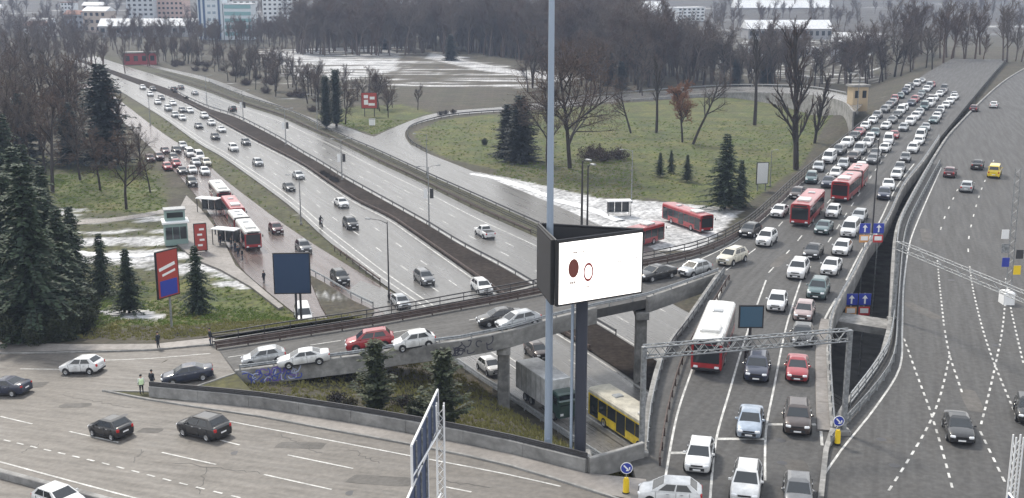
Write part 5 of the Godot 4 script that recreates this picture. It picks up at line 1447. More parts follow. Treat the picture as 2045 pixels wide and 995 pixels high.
	# flyover and its left end
	for q in [
		["hatch", "white", Vector3(-40.25, -4.72, -104.8), Vector3(-42.63, -4.95, -105.32), "leaving the flyover at its left end"], ["sedan", "navy", Vector3(-45.74, -5.26, -100.48), Vector3(-48.43, -5.52, -101.19), "cut by the frame on the front road"], ["sedan", "navy", Vector3(-28.85, -3.6, -99.33), Vector3(-30.77, -3.79, -98.81), "coming off the flyover by two standing officers"], ["hatch", "silver", Vector3(-22.66, -3, -102.37), Vector3(-24.75, -3.2, -101.84), "on the flyover just behind a white saloon"], ["sedan", "white", Vector3(-18.74, -2.62, -100.97), Vector3(-20.85, -2.82, -100.6), "on the flyover above the blue graffiti"], ["suv", "red", Vector3(-13.1, -2.06, -103.91), Vector3(-15.38, -2.29, -103.56), "on the flyover beside a white hatchback"], ["hatch", "white", Vector3(-8.92, -1.66, -102.81), Vector3(-11.08, -1.87, -102.29), "on the flyover beside the red tall car"],
		["sedan", "black", Vector3(-1.08, -0.89, -107.99), Vector3(-3.46, -1.12, -107.45), "on the flyover beside a silver hatchback"], ["hatch", "silver", Vector3(0.64, -0.72, -106.31), Vector3(-1.76, -0.95, -105.32), "on the flyover next to the tall mast"], ["sedan", "black", Vector3(15.35, 0, -121.36), Vector3(12.58, 0, -119.3), "on the flyover just right of the white billboard screen"], ["hatch", "silver", Vector3(19.77, 0, -123.05), Vector3(16.84, 0, -120.53), "on the flyover behind a black saloon"], ["suv", "cream", Vector3(24.71, 0, -128.19), Vector3(22.1, 0, -125.02), "at the split between flyover and ramp"],
		["hatch", "black", Vector3(29.51, 0, -142.28), Vector3(26.28, 0, -136.83), "hugging the wall of the flyover entry"], ["suv", "white", Vector3(30.57, 0, -137.62), Vector3(27.45, 0, -131.28), "on the flyover entry beside a black hatchback"], ["sedan", "white", Vector3(35.87, 0, -154.52), Vector3(32.28, 0, -146.65), "following on the flyover entry near the wall"], ["hatch", "brown", Vector3(41.16, 0, -166.98), Vector3(37.1, 0, -157.89), "by the wall left of the red bus"]]:
		car(q[0], q[1], q[2], q[3], q[4], "cars on the flyover")
	# road in front
	car("hatch", "black", Vector3(-31.78, -3.89, -87.49), Vector3(-34.59, -4.17, -89.43), "driving left on the front road", "cars on the front road")
	car("suv", "black", Vector3(-23.86, -3.12, -85.6), Vector3(-26.45, -3.37, -87.46), "with bright roof driving left on the front road", "cars on the front road")
	car("hatch", "white", Vector3(-30.99, -3.81, -74.43), Vector3(-29.08, -3.63, -72.98), "behind the barrier at the near side of the front road", "cars on the front road")
	car("hatch", "white", Vector3(9.76, 0, -67.13), Vector3(8.91, 0, -67.27), "crossing in front of the ramp queue", "cars on the front road")
	# ramp queue, towards the camera
	for q in [
		["hatch", "white", Vector3(12.5, 0, -73.05), Vector3(11.91, 0, -70.67), "at the head of the bus lane on the ramp"], ["suv", "navy", Vector3(19.92, 0, -90.72), Vector3(19.12, 0, -87.54), "in the middle ramp lane beside the red saloon"], ["sedan", "pale_blue", Vector3(17.05, 0, -79.03), Vector3(16.41, 0, -76.46), "in the middle ramp lane before the stop line"], ["suv", "white", Vector3(14.71, 0, -68.42), Vector3(14.25, 0, -66.64), "past the stop line in the middle ramp lane"], ["sedan", "red", Vector3(23.18, 0, -90.72), Vector3(22.39, 0, -87.54), "in the right ramp lane under the gantry"], ["suv", "brown", Vector3(20.58, 0, -79.7), Vector3(19.93, 0, -76.91), "on the stop line of the right ramp lane"], ["hatch", "grey", Vector3(17.7, 0, -67.34), Vector3(17.24, 0, -65.28), "past the stop line of the right ramp lane"], ["hatch", "black", Vector3(25.69, 0, -99.46), Vector3(24.75, 0, -96.11), "hidden under the gantry beam on the ramp"],
		["hatch", "white", Vector3(25.8, 0, -110.09), Vector3(24.41, 0, -105.88), "beside the small dark screen on the ramp"], ["hatch", "pink_grey", Vector3(27.69, 0, -107.03), Vector3(26.47, 0, -103.5), "just behind the gantry beam on the ramp"], ["suv", "white", Vector3(30.81, 0, -122.63), Vector3(28.91, 0, -117.89), "in the ramp queue below the red bus"], ["suv", "teal", Vector3(30.94, 0, -114.61), Vector3(29.16, 0, -110.09), "with pale bonnet in the right ramp lane"],
		["sedan", "white", Vector3(34.77, 0, -124.14), Vector3(32.65, 0, -119.3), "in the right ramp lane behind the teal tall car"], ["sedan", "black", Vector3(34.58, 0, -131.28), Vector3(32.36, 0, -126.36), "behind a white tall car in the ramp queue"], ["hatch", "white", Vector3(38.39, 0, -133), Vector3(35.88, 0, -127.5), "beside the upper blue signs on the ramp"], ["sedan", "teal", Vector3(39.15, 0, -144.29), Vector3(36.49, 0, -138.42), "right beside the red articulated bus"], ["van", "white", Vector3(42.08, 0, -142.85), Vector3(39.32, 0, -136.83), "in the right ramp lane beside the blue signs"], ["hatch", "silver", Vector3(45.62, 0, -151.27), Vector3(42.56, 0, -144.58), "behind the white van in the right ramp lane"], ["hatch", "white", Vector3(42.88, 0, -153.86), Vector3(39.83, 0, -146.95), "squeezed between the two red buses"]]:
		car(q[0], q[1], q[2], q[3], q[4], "cars queued on the ramp")
	var gt := "in the dense far queue on the ramp"
	var r := RandomNumberGenerator.new()
	r.seed = 77
	var shades := ["white", "silver", "white", "grey", "white", "black", "silver", "navy", "white", "red", "brown", "teal"]
	for lane in [[Vector3(46.28, 0, -178.87), Vector3(51.88, 0, -194.01), Vector3(75.59, 0, -248.64), Vector3(93.92, 0, -289.91), Vector3(122.96, 0, -353.46)], [Vector3(47.78, 0, -175.43), Vector3(53.95, 0, -190), Vector3(74.43, 0, -236.82), Vector3(92.26, 0, -276.1), Vector3(121.96, 0, -340.8)], [Vector3(56.8, 0, -188.54), Vector3(74.07, 0, -226.72), Vector3(92.26, 0, -266.31), Vector3(121.31, 0, -328.99)], [Vector3(53.53, 0, -165.84), Vector3(67.1, 0, -198.73), Vector3(87.3, 0, -245.38), Vector3(119.32, 0, -315.3)]]:
		var p := ease_path(lane, 2.0)
		var total := path_length(p)
		var fine := along(p, int(total * 2.0))
		var d := 1.0
		while d < total - 8.0:
			var k := int(d * 2.0)
			var to_side := Vector3(r.randf_range(-0.4, 0.4), 0, 0)
			car(["hatch", "sedan", "hatch", "suv", "van"][r.randi() % 5], shades[r.randi() % 12], fine[k] + to_side, fine[k - 2] + to_side * 0.8, gt, "far cars queued on the ramp", false)
			d += r.randf_range(6.2, 12.0)
	bus("red articulated bus in the middle of the ramp queue", Vector3(39.09, 0, -152.55), Vector3(35.89, 0, -145.16), false, "bus_red", "bus_red", 0.0)
	bus("second red bus right behind the red articulated bus on the ramp", Vector3(48.57, 0, -168.14), Vector3(44.91, 0, -160.7), true, "bus_red", "bus_red", 0.05)
	bus("white roofed red bus in the bus lane of the ramp", Vector3(17.33, 0, -96.38), Vector3(16.3, 0, -92.7), false, "bus_red", "roof_white", 0.0)
	# wide road
	for q in [["sedan", "black", Vector3(31.56, 0, -78), Vector3(30.76, 0, -74.72), "crossing the dotted lines of the wide road"], ["hatch", "black", Vector3(37.96, 0, -81.46), Vector3(36.69, 0, -77.82), "cut by the frame on the wide road"], ["hatch", "maroon", Vector3(69.81, 0, -185.21), Vector3(77.24, 0, -201.44), "driving away near the railing of the wide road"], ["hatch", "silver", Vector3(67.75, 0, -172.53), Vector3(74, 0, -186.15), "driving away between the dashes of the wide road"], ["sedan", "black", Vector3(77, 0, -192.49), Vector3(83.86, 0, -207.09), "beside the yellow van on the wide road"], ["van", "yellow", Vector3(76.91, 0, -185.21), Vector3(83.33, 0, -198.73), "driving away on the wide road"], ["hatch", "white", Vector3(115.11, 0, -281.25), Vector3(123.39, 0, -297.92), "far up the wide road"], ["hatch", "maroon", Vector3(107.59, 0, -274.08), Vector3(116.35, 0, -292.15), "far up the wide road"]]:
		car(q[0], q[1], q[2], q[3], q[4], "cars on the wide road")
	for k in cars:
		cars[k].free()


# ---------------------------------------------------------------- trees and shrubs

func grow(wood: MB, twig: MB, at: Vector3, dir: Vector3, length: float, rad: float, level: int, p: Dictionary) -> void:
	var r: RandomNumberGenerator = p.rng
	var n := 4 if level == 0 else 3
	var pts := [at]
	var rads := [rad]
	var d := dir
	for k in n:
		var wob: float = p.wob * (0.5 if level == 0 else 1.0)
		d = (d + Vector3(r.randf_range(-wob, wob), r.randf_range(-wob, wob) * 0.5 + p.rise * (0.0 if level == 0 else 1.0), r.randf_range(-wob, wob))).normalized()
		pts.append(pts[-1] + d * length / n)
		rads.append(rad * lerpf(1.0, 0.42, float(k + 1) / n))
	if level < 3:
		wood.tube(pts, rads, [7, 5, 4][level], false)
	else:
		for k in n:
			var s = (pts[k + 1] - pts[k] as Vector3).cross(Vector3(r.randf_range(-1, 1), r.randf_range(-1, 1), r.randf_range(-1, 1))).normalized() * p.tw
			twig.tri(pts[k] - s, pts[k] + s, pts[k + 1])
	if level >= 4:
		return
	var kids: int = p.kids[level]
	for k in kids:
		var t: float = lerpf(p.start if level == 0 else 0.2, 1.0, (k + r.randf() * 0.8) / kids)
		var f := t * n
		var i := mini(int(f), n - 1)
		var pos: Vector3 = pts[i].lerp(pts[i + 1], f - i)
		var axis: Vector3 = (pts[i + 1] - pts[i]).normalized()
		var side := axis.cross(Vector3(r.randf_range(-1, 1), r.randf_range(-1, 1), r.randf_range(-1, 1))).normalized()
		var ang: float = r.randf_range(p.open * 0.7, p.open * 1.25)
		var nd := (axis * cos(ang) + side * sin(ang)).normalized()
		var nl: float = length * p.ratio * r.randf_range(0.7, 1.15) * (lerpf(1.0, 0.55, t) if level == 0 else 1.0)
		grow(wood, twig, pos, nd, nl, maxf(rad * lerpf(0.6, 0.35, t), 0.012), level + 1, p)


# returns a loose Node3D with trunk and crown about one metre-scaled tree of height h
func bare_tree(seed_no: int, h: float, o := {}) -> Node3D:
	var r := RandomNumberGenerator.new()
	r.seed = seed_no
	var p := {"rng": r, "wob": 0.22, "rise": 0.07, "kids": [9, 6, 5, 4], "start": 0.3, "open": 0.75, "ratio": 0.5, "tw": 0.022, "mat": "twig"}
	p.merge(o, true)
	var wood := MB.new()
	var twig := MB.new()
	grow(wood, twig, Vector3.ZERO, p.get("lean", Vector3.UP), h * 0.86, h * 0.02, 0, p)
	var root := Node3D.new()
	part("trunk", wood, M.bark, root)
	part("crown", twig, M[p.mat], root)
	return root


func conifer(seed_no: int, h: float, wide: float, o := {}) -> Node3D:
	var r := RandomNumberGenerator.new()
	r.seed = seed_no
	var p := {"droop": 0.25, "power": 0.8, "low": 0.08, "whorls": 20, "arms": 8, "dark": Color(0.02, 0.038, 0.024), "light": Color(0.045, 0.07, 0.034), "spray": 0.5, "ragged": 0.25, "thick": 9.0}
	p.merge(o, true)
	var wood := MB.new()
	wood.tube([Vector3.ZERO, Vector3(0, h * 0.5, 0), Vector3(0, h * 0.97, 0)], [h * 0.022, h * 0.013, 0.02], 7)
	var nd := MB.new()
	for k in int(p.whorls):
		var t = float(k) / p.whorls
		var y := lerpf(h * p.low, h * 0.985, t)
		var reach: float = wide * pow(1.0 - t, p.power) * r.randf_range(1.0 - p.ragged, 1.0 + p.ragged * 0.5) + 0.12
		var ph := r.randf() * TAU
		for a in int(p.arms):
			var an: float = ph + TAU * a / p.arms + r.randf_range(-0.3, 0.3)
			var out := Vector3(cos(an), 0, sin(an))
			if r.randf() < 0.12:
				continue
			var tint := r.randf()
			var rr: float = reach * r.randf_range(0.5, 1.2)
			var tip = Vector3(0, y, 0) + out * rr + Vector3.DOWN * rr * p.droop * r.randf_range(0.5, 1.4) + Vector3.UP * 0.1
			var base := Vector3(0, y, 0)
			wood.tube([base, tip], [0.02 + 0.012 * rr, 0.008], 3, false)
			var ns := int(clampf(rr * p.thick, 5, 34))
			for s in ns:
				var f := (s + 0.6) / ns
				var pos := base.lerp(tip, f)
				var sd := out.cross(Vector3.UP)
				for w in [-1.0, 1.0]:
					var ln: float = p.spray * lerpf(1.15, 0.6, f) * r.randf_range(0.7, 1.3)
					var dirv = (out * 0.7 + sd * w * r.randf_range(0.5, 1.0) + Vector3.DOWN * r.randf_range(-0.25, 0.5)).normalized()
					var wd = (dirv.cross(Vector3(r.randf_range(-1, 1), 1.2, r.randf_range(-1, 1)))).normalized() * ln * 0.26
					nd.col = p.dark.lerp(p.light, clampf(tint * 0.7 + r.randf() * 0.4, 0, 1))
					nd.quad(pos - wd * 0.5, pos + dirv * ln * 0.55 - wd, pos + dirv * ln, pos + dirv * ln * 0.5 + wd)
	var root := Node3D.new()
	part("trunk", wood, M.bark, root)
	part("crown", nd, M.needle, root)
	return root


func bush(seed_no: int, h: float, wide: float, dark: Color, light: Color, leaf := 0.16, n := 2600) -> Node3D:
	var r := RandomNumberGenerator.new()
	r.seed = seed_no
	var root := Node3D.new()
	var wood := MB.new()
	var lf := MB.new()
	# upright boughs, each with sprays of leaves that thin out towards its tip
	var boughs := 15
	for k in boughs:
		var a := r.randf() * TAU
		var lean := r.randf_range(0.1, 1.0) * wide
		var top := Vector3(cos(a) * lean, h * r.randf_range(0.5, 1.05) * (1.0 - 0.35 * lean / wide), sin(a) * lean)
		var mid := top * 0.5 + Vector3(cos(a), 0, sin(a)) * wide * 0.18
		var pts := [Vector3(cos(a) * 0.12, 0, sin(a) * 0.12), mid, top]
		wood.tube(pts, [0.05, 0.03, 0.008], 4, false)
		for i in n / boughs:
			var t := pow(r.randf(), 0.75)
			var p0: Vector3 = pts[0].lerp(pts[1], t * 2.0) if t < 0.5 else pts[1].lerp(pts[2], t * 2.0 - 1.0)
			var v := Vector3(r.randfn(), r.randfn() * 0.7, r.randfn())
			var pos := p0 + v * wide * 0.17 * lerpf(1.25, 0.35, t)
			pos.y = maxf(pos.y, 0.04 + r.randf() * 0.2)
			var d := (v.normalized() * 0.7 + Vector3(r.randf_range(-0.6, 0.6), r.randf_range(0.1, 1.2), r.randf_range(-0.6, 0.6))).normalized() * leaf * r.randf_range(0.6, 1.6)
			var s := d.cross(Vector3(r.randf_range(-1, 1), r.randf_range(-1, 1), r.randf_range(-1, 1))).normalized() * leaf * 0.34
			lf.col = dark.lerp(light, r.randf())
			lf.quad(pos - s * 0.4, pos + d * 0.5 - s, pos + d, pos + d * 0.5 + s)
	part("stems", wood, M.bark, root)
	part("foliage", lf, M.needle, root)
	return root


func plant(src: Node3D, called: String, at: Vector3, label: String, category: String, size := 1.0, turn := -1.0, group := "") -> Node3D:
	var o := copy(src, called, at, rng.randf() * TAU if turn < 0 else turn, size)
	tag(o, label, category, group)
	return o


func build_trees() -> void:
	var b := []
	for k in 6:
		b.append(bare_tree(100 + k, 10.0, {"tw": 0.034, "mat": ["twig", "twig_grey"][k % 2], "open": [0.7, 0.55, 0.85][k % 3], "kids": [10, 7, 6, 4]}))
	var tall := bare_tree(300, 24.0, {"kids": [20, 8, 6, 5], "open": 0.42, "ratio": 0.34, "start": 0.14, "rise": 0.12, "tw": 0.05})
	var wide_tree := bare_tree(310, 13.0, {"kids": [13, 8, 6, 5], "open": 0.85, "ratio": 0.62, "start": 0.18, "tw": 0.03})
	var slim := bare_tree(320, 14.0, {"kids": [10, 5, 4, 3], "open": 0.5, "ratio": 0.36, "start": 0.42, "tw": 0.03, "mat": "twig_grey"})
	var rusty := bare_tree(330, 8.0, {"kids": [12, 8, 7, 7], "open": 0.7, "ratio": 0.5, "start": 0.3, "tw": 0.05, "mat": "twig_rust"})
	var spruce := conifer(400, 12.0, 4.2, {"whorls": 30, "arms": 10, "ragged": 0.45})
	var spruce2 := conifer(401, 12.0, 3.3, {"whorls": 28, "arms": 10, "droop": 0.5, "ragged": 0.6, "power": 0.65})
	var cedar := conifer(402, 20.0, 7.0, {"whorls": 30, "arms": 11, "power": 0.5, "droop": 0.12, "spray": 0.95, "thick": 5.0, "dark": Color(0.014, 0.024, 0.026), "light": Color(0.032, 0.046, 0.042), "ragged": 0.45})
	var yew := conifer(403, 11.0, 3.4, {"whorls": 30, "arms": 12, "power": 0.4, "droop": 0.1, "spray": 0.6, "low": 0.03, "dark": Color(0.02, 0.028, 0.03), "light": Color(0.04, 0.05, 0.045)})
	var cypress := conifer(404, 14.0, 2.3, {"whorls": 34, "arms": 10, "power": 0.35, "droop": -0.5, "low": 0.05, "dark": Color(0.015, 0.03, 0.026), "light": Color(0.03, 0.05, 0.038)})
	var shrub := bush(500, 3.0, 1.4, Color(0.018, 0.026, 0.014), Color(0.05, 0.062, 0.026), 0.16, 4200)
	var juniper := conifer(405, 5.4, 1.75, {"power": 0.5, "droop": -0.35, "ragged": 0.7, "whorls": 24, "arms": 8, "spray": 0.5, "low": 0.04, "thick": 8.0, "dark": Color(0.02, 0.03, 0.016), "light": Color(0.06, 0.075, 0.032)})
	var hedge := bush(501, 1.8, 1.7, Color(0.04, 0.026, 0.024), Color(0.085, 0.055, 0.048), 0.14, 1600)
	var weed := bush(502, 0.8, 0.7, Color(0.04, 0.036, 0.022), Color(0.1, 0.085, 0.05), 0.12, 500)
	var scrub := bush(503, 1.6, 1.6, Color(0.026, 0.024, 0.024), Color(0.06, 0.05, 0.048), 0.16, 900)

	# left park: evergreens
	for q in [
		[spruce2, Vector3(-50.29, -5.4, -118.65), 1.62, "broad dark spruce at the edge of the left road"], [spruce, Vector3(-56.36, -6.6, -127.72), 1.5, "tall dark spruce behind the broad spruce by the left road"], [spruce2, Vector3(-50.22, -6.6, -126.75), 1.15, "ragged dark spruce beside the broad spruce by the left road"], [spruce2, Vector3(-53.16, -9, -147.33), 0.7, "small olive conifer standing in the snow strip of the park"], [spruce, Vector3(-45.45, -7.8, -134.15), 0.68, "dark conical spruce left of the tilted red advert"], [spruce2, Vector3(-37.22, -8, -133.99), 0.72, "lean dark spruce right of the tilted red advert"], [spruce, Vector3(-75.11, -9, -178.74), 1.3, "tall green spruce standing back in the left park"], [spruce2, Vector3(-84.49, -9, -193.82), 1.55, "dark spruce at the back corner of the left park"], [spruce2, Vector3(-70.85, -9, -154.42), 1.5, "dark spruce cut by the frame in the left park"], [spruce, Vector3(-58.9, -9, -144.47), 1.25, "slim dark spruce between the broad ones of the left park"], [spruce2, Vector3(-57.9, -9, -150.55), 0.95, "drooping dark spruce next to the snow strip of the left park"], [spruce, Vector3(-68.65, -9, -159.89), 1.5, "high dark spruce in the middle of the left spruce group"], [spruce2, Vector3(-67.38, -9, -165.74), 1.2, "dull green spruce at the back of the left spruce group"]]:
		plant(q[0], "spruce_tree", q[1], q[3], "tree", q[2])
	plant(cedar, "cedar_tree", Vector3(-87.57, -9, -251.23), "huge black green cedar overhanging the start of the bus road", "tree", 1.12)
	for q in [[Vector3(-95.35, -9, -251.23), 0.7, "dark blue green cedar behind the bare trees of the left park"], [Vector3(-105.07, -9, -251.23), 0.8, "dark cedar at the left edge behind the park"]]:
		plant(cedar, "cedar_tree", q[0], q[2], "tree", q[1])
	for q in [[Vector3(-46.27, -6, -120.55), 1.5], [Vector3(-47.13, -5.4, -117.26), 1.6], [Vector3(-51.83, -5.4, -117.26), 1.7], [Vector3(-48.56, -5.1, -115.65), 1.3], [Vector3(-55.19, -6, -121.99), 1.9], [Vector3(-48.53, -7, -129.05), 1.4]]:
		plant(shrub, "evergreen_shrub", q[0], "dark evergreen shrub at the feet of the spruces by the left road", "shrub", q[1], -1.0, "shrubs under the spruces")
	# left park: bare trees
	for q in [[0, Vector3(-67.92, -9, -203.19), 1.35, "bare tree with dark trunk on the park lawn"], [2, Vector3(-86.88, -9, -218.98), 1.9, "tall bare tree with straight trunk behind the park lawn"], [1, Vector3(-96.28, -9, -226.95), 1.9, ""], [3, Vector3(-107.34, -9, -265.33), 1.9, ""], [4, Vector3(-102.13, -9, -272.98), 1.9, ""], [5, Vector3(-120.7, -9, -281.05), 1.9, ""], [0, Vector3(-116.52, -9, -298.68), 1.9, ""], [2, Vector3(-104.42, -9, -289.6), 1.7, ""], [4, Vector3(-85.09, -9, -251.23), 1.5, ""], [3, Vector3(-76.31, -9, -238.5), 1.0, "small bare tree beside the queued bus road"], [1, Vector3(-110.48, -9, -251.23), 1.8, ""], [5, Vector3(-130.15, -9, -318.57), 1.9, ""], [1, Vector3(-125.36, -9, -329.52), 1.7, ""], [0, Vector3(-147.12, -9, -341.21), 1.9, ""], [2, Vector3(-78.77, -9, -221.57), 1.2, ""], [3, Vector3(-86.53, -9, -232.59), 1.3, ""], [1, Vector3(-97.02, -9, -241.56), 1.5, ""], [0, Vector3(-100.14, -9, -241.56), 1.7, ""], [2, Vector3(-111.17, -9, -258.1), 1.8, ""], [4, Vector3(-100.29, -9, -261.67), 1.7, ""], [5, Vector3(-94.48, -9, -259.51), 1.5, ""], [3, Vector3(-95.1, -9, -272.98), 1.4, ""], [0, Vector3(-127.39, -9, -303.42), 1.9, ""], [1, Vector3(-137.87, -9, -347.37), 1.9, ""], [2, Vector3(-131.3, -9, -353.75), 1.7, ""], [4, Vector3(-157.82, -9, -374.32), 1.9, ""], [5, Vector3(-150.79, -9, -389.38), 1.8, ""], [3, Vector3(-165.54, -9, -405.67), 1.9, ""], [5, Vector3(-68.41, -9, -218.98), 0.8, "low bare tree left of the bus stop kiosk"], [4, Vector3(-61.55, -9, -135.66), 0.7, "thin bare tree in front of the dark spruces"]]:
		plant(b[q[0]], "bare_tree", q[1], q[3] if q[3] else "bare brown tree in the thicket of the left park", "tree", q[2], -1.0, "bare trees of the left park")
	# island of the loop
	plant(yew, "yew_tree", Vector3(1.93, -9, -256.69), "dense dark evergreen at the corner of the loop island", "tree", 1.35)
	plant(yew, "yew_tree", Vector3(-0.85, -9, -263.86), "smaller dark evergreen leaning on the dense one of the loop island", "tree", 1.1)
	plant(wide_tree, "bare_tree", Vector3(12.29, -9, -247.27), "large spreading bare tree on the loop island beside the mast", "tree", 1.85, 0.4)
	plant(b[3], "bare_tree", Vector3(7.54, -9, -241.56), "bare tree with thin trunk just behind the tall mast", "tree", 1.8)
	plant(bare_tree(340, 9.0, {"lean": Vector3(-0.3, 1, 0).normalized()}), "bare_tree", Vector3(30.7, -9, -302.46), "bare tree with trunk leaning left on the loop island", "tree", 1.6, 0.0)
	plant(slim, "bare_tree", Vector3(37.41, -9, -303.42), "upright slim bare tree next to the rust coloured tree", "tree", 1.45)
	plant(rusty, "rust_tree", Vector3(41.71, -9, -286.12), "rust coloured tree with withered leaves on the loop island", "tree", 1.75)
	plant(bare_tree(341, 11.0, {"lean": Vector3(0.36, 1, 0).normalized(), "start": 0.45}), "bare_tree", Vector3(43.77, -9, -282.72), "bare tree with trunk leaning right on the loop island", "tree", 1.6, 0.0)
	plant(slim, "bare_tree", Vector3(65.86, -9, -318.57), "dark trunked bare tree at the back of the loop island", "tree", 1.9)
	plant(tall, "bare_tree", Vector3(60.08, -9, -245.98), "very tall narrow bare tree by the curve of the ramp", "tree", 1.35)
	plant(tall, "bare_tree", Vector3(70.52, -9, -272.98), "second tall narrow bare tree close to the ramp wall", "tree", 0.8)
	plant(spruce, "spruce_tree", Vector3(37.42, -9, -203.19), "large green spruce next to the flyover wall", "tree", 1.15)
	plant(spruce2, "spruce_tree", Vector3(40.66, -9, -205.89), "drooping spruce close behind the large green spruce", "tree", 0.72)
	plant(spruce, "spruce_tree", Vector3(30.22, -9, -237.29), "small green conifer on the loop island lawn", "tree", 0.42)
	plant(spruce, "spruce_tree", Vector3(34.9, -9, -231.44), "small conifer right of the small green conifer on the lawn", "tree", 0.46)
	plant(spruce2, "spruce_tree", Vector3(33.03, -9, -241.56), "thin pale conifer between two small conifers on the lawn", "tree", 0.4)
	for q in [Vector3(17, -9, -259.51), Vector3(20.13, -9, -256.69), Vector3(23.8, -9, -259.51), Vector3(18.97, -9, -263.86)]:
		plant(hedge, "hedge_shrub", q, "purple brown winter shrub beside the spreading bare tree", "shrub", 1.7, -1.0, "winter shrubs of the loop island")
	plant(shrub, "evergreen_shrub", Vector3(-6.56, -9, -281.05), "round dark shrub alone on the loop island slope", "shrub", 0.7)
	# bank below the flyover
	plant(juniper, "evergreen_shrub", Vector3(-11.11, -3.4, -90.78), "tall dark evergreen shrub in front of the flyover girder", "shrub", 1.12)
	plant(juniper, "evergreen_shrub", Vector3(-5.28, -2.7, -85.19), "bushy evergreen shrub behind the large back of the road sign", "shrub", 1.2)
	plant(shrub, "evergreen_shrub", Vector3(-7.08, -2.6, -86.59), "lower evergreen shrub between the two tall ones below the flyover", "shrub", 0.9)
	plant(scrub, "brown_shrub", Vector3(-14.54, -3.2, -91.85), "low brown shrub on the bank below the graffiti", "shrub", 0.9)
	plant(scrub, "brown_shrub", Vector3(-9.05, -3.6, -92.55), "low brown shrub between the evergreen shrubs on the bank", "shrub", 0.8)
	# median shrubs
	for q in [Vector3(-38.8, -9, -238.5), Vector3(-37.41, -9, -236.1), Vector3(-35.87, -9, -232.59), Vector3(-34.83, -9, -230.3), Vector3(-115.19, -9, -403.98), Vector3(-106.24, -9, -384.74)]:
		plant(scrub, "median_shrub", q, "dark low shrub growing in the motorway median", "shrub", 0.75, -1.0, "shrubs of the motorway median")
	# middle distance
	plant(cypress, "cypress_tree", Vector3(-49.41, -9, -312.34), "dark green columnar evergreen beside the side road", "tree", 1.0)
	plant(cypress, "cypress_tree", Vector3(-47.34, -9, -316.47), "second columnar evergreen close to the first by the side road", "tree", 1.1)
	plant(b[2], "bare_tree", Vector3(-45.49, -9, -320.7), "bare tree beside the two columnar evergreens", "tree", 1.1)
	plant(b[0], "bare_tree", Vector3(-35.35, -9, -335.27), "thin bare tree right of the red board on posts", "tree", 0.8)
	for q in [Vector3(-19.39, -9, -343.65), Vector3(-17.31, -9, -346.12), Vector3(-20.71, -9, -341.21)]:
		plant(scrub, "brown_shrub", q, "low brown shrub beside the entry of the loop road", "shrub", 0.9, -1.0, "shrubs at the loop entry")
	# thickets behind the motorway and the loop: each front tree is its own, the mass behind is one wood
	var r := RandomNumberGenerator.new()
	r.seed = 11
	var verge := along([Vector3(-168.9, -9, -543.39), Vector3(-148.24, -9, -514.87), Vector3(-119.76, -9, -470.33), Vector3(-84.53, -9, -397.36), Vector3(-63.36, -9, -352.45), Vector3(-57.36, -9, -338.81)], 60)
	for k in 96:
		var at: Vector3 = verge[r.randi() % 60]
		var off := r.randf_range(4.0, 34.0)
		at += Vector3(0.86, 0, -0.5) * off + Vector3(r.randf_range(-4, 4), 0, r.randf_range(-4, 4))
		at.y = LOW - 0.2
		plant(b[k % 6], "thicket_tree", at, "grey brown bare tree in the thicket along the motorway", "tree", r.randf_range(0.6, 1.15), -1.0, "thicket trees along the motorway")
	for k in 26:
		var at: Vector3 = verge[r.randi() % 60] + Vector3(0.86, 0, -0.5) * r.randf_range(3.0, 16.0)
		at.y = LOW - 0.15
		plant(hedge, "thicket_shrub", at, "purple brown shrub at the foot of the motorway thicket", "shrub", r.randf_range(1.0, 1.9), -1.0, "thicket shrubs along the motorway")
	for k in 60:
		var px := lerpf(5.0, 150.0, r.randf())
		var pz := -402.0 - 40.0 * r.randf() + 10.0 * sin(px * 0.05)
		plant(b[k % 6], "wood_tree", Vector3(px, ground_height(px, pz) - 0.1, pz), "bare tree at the front of the wood behind the loop", "tree", r.randf_range(1.1, 2.2) if px < 60 else r.randf_range(0.9, 1.9), -1.0, "front trees of the wood behind the loop")
	for q in [Vector3(38.51, -9, -417.89), Vector3(35.27, -9, -432.76), Vector3(81.99, -9, -432.76), Vector3(30.17, -9, -452.88), Vector3(-28.68, -9, -555.68), Vector3(-67.34, -9, -634.4), Vector3(93.79, -9, -436.64)]:
		plant(yew, "wood_evergreen", q, "dark blue green evergreen among the bare trees of the wood", "tree", r.randf_range(0.8, 1.3), -1.0, "evergreens of the wood")
	var spots := []
	for k in 1500:
		var px := r.randf_range(-30.0, 190.0)
		var pz := r.randf_range(-640.0, -430.0)
		if px < 40.0 and pz > -560.0 + px * 2.2:
			continue
		if px > 62 and pz < -480 - 40.0 * sin(px * 0.2):
			continue
		if px > 80 and r.randf() < 0.6:
			continue
		spots.append([px, pz, r.randf_range(1.6, 2.9) if px < 60 else r.randf_range(1.0, 2.2)])
	for k in 420:
		spots.append([r.randf_range(-420.0, -150.0), r.randf_range(-760.0, -470.0), r.randf_range(0.8, 1.6)])
	for k in 160:
		spots.append([r.randf_range(-150.0, -60.0), r.randf_range(-760.0, -640.0), r.randf_range(0.8, 1.5)])
	for k in 900:
		var z := r.randf_range(-1500.0, -765.0)
		var x := r.randf_range(-0.5, 0.5) * -z
		if noise.get_noise_2d(x * 0.006, z * 0.009) > -0.12:
			spots.append([x, z, r.randf_range(0.9, 1.8)])
	for k in 380:
		spots.append([r.randf_range(-112.0, 5.0), r.randf_range(-755.0, -585.0), r.randf_range(1.5, 2.7)])
	var piles := [[], [], []]
	for k in spots.size():
		piles[k % 3].append(spots[k])
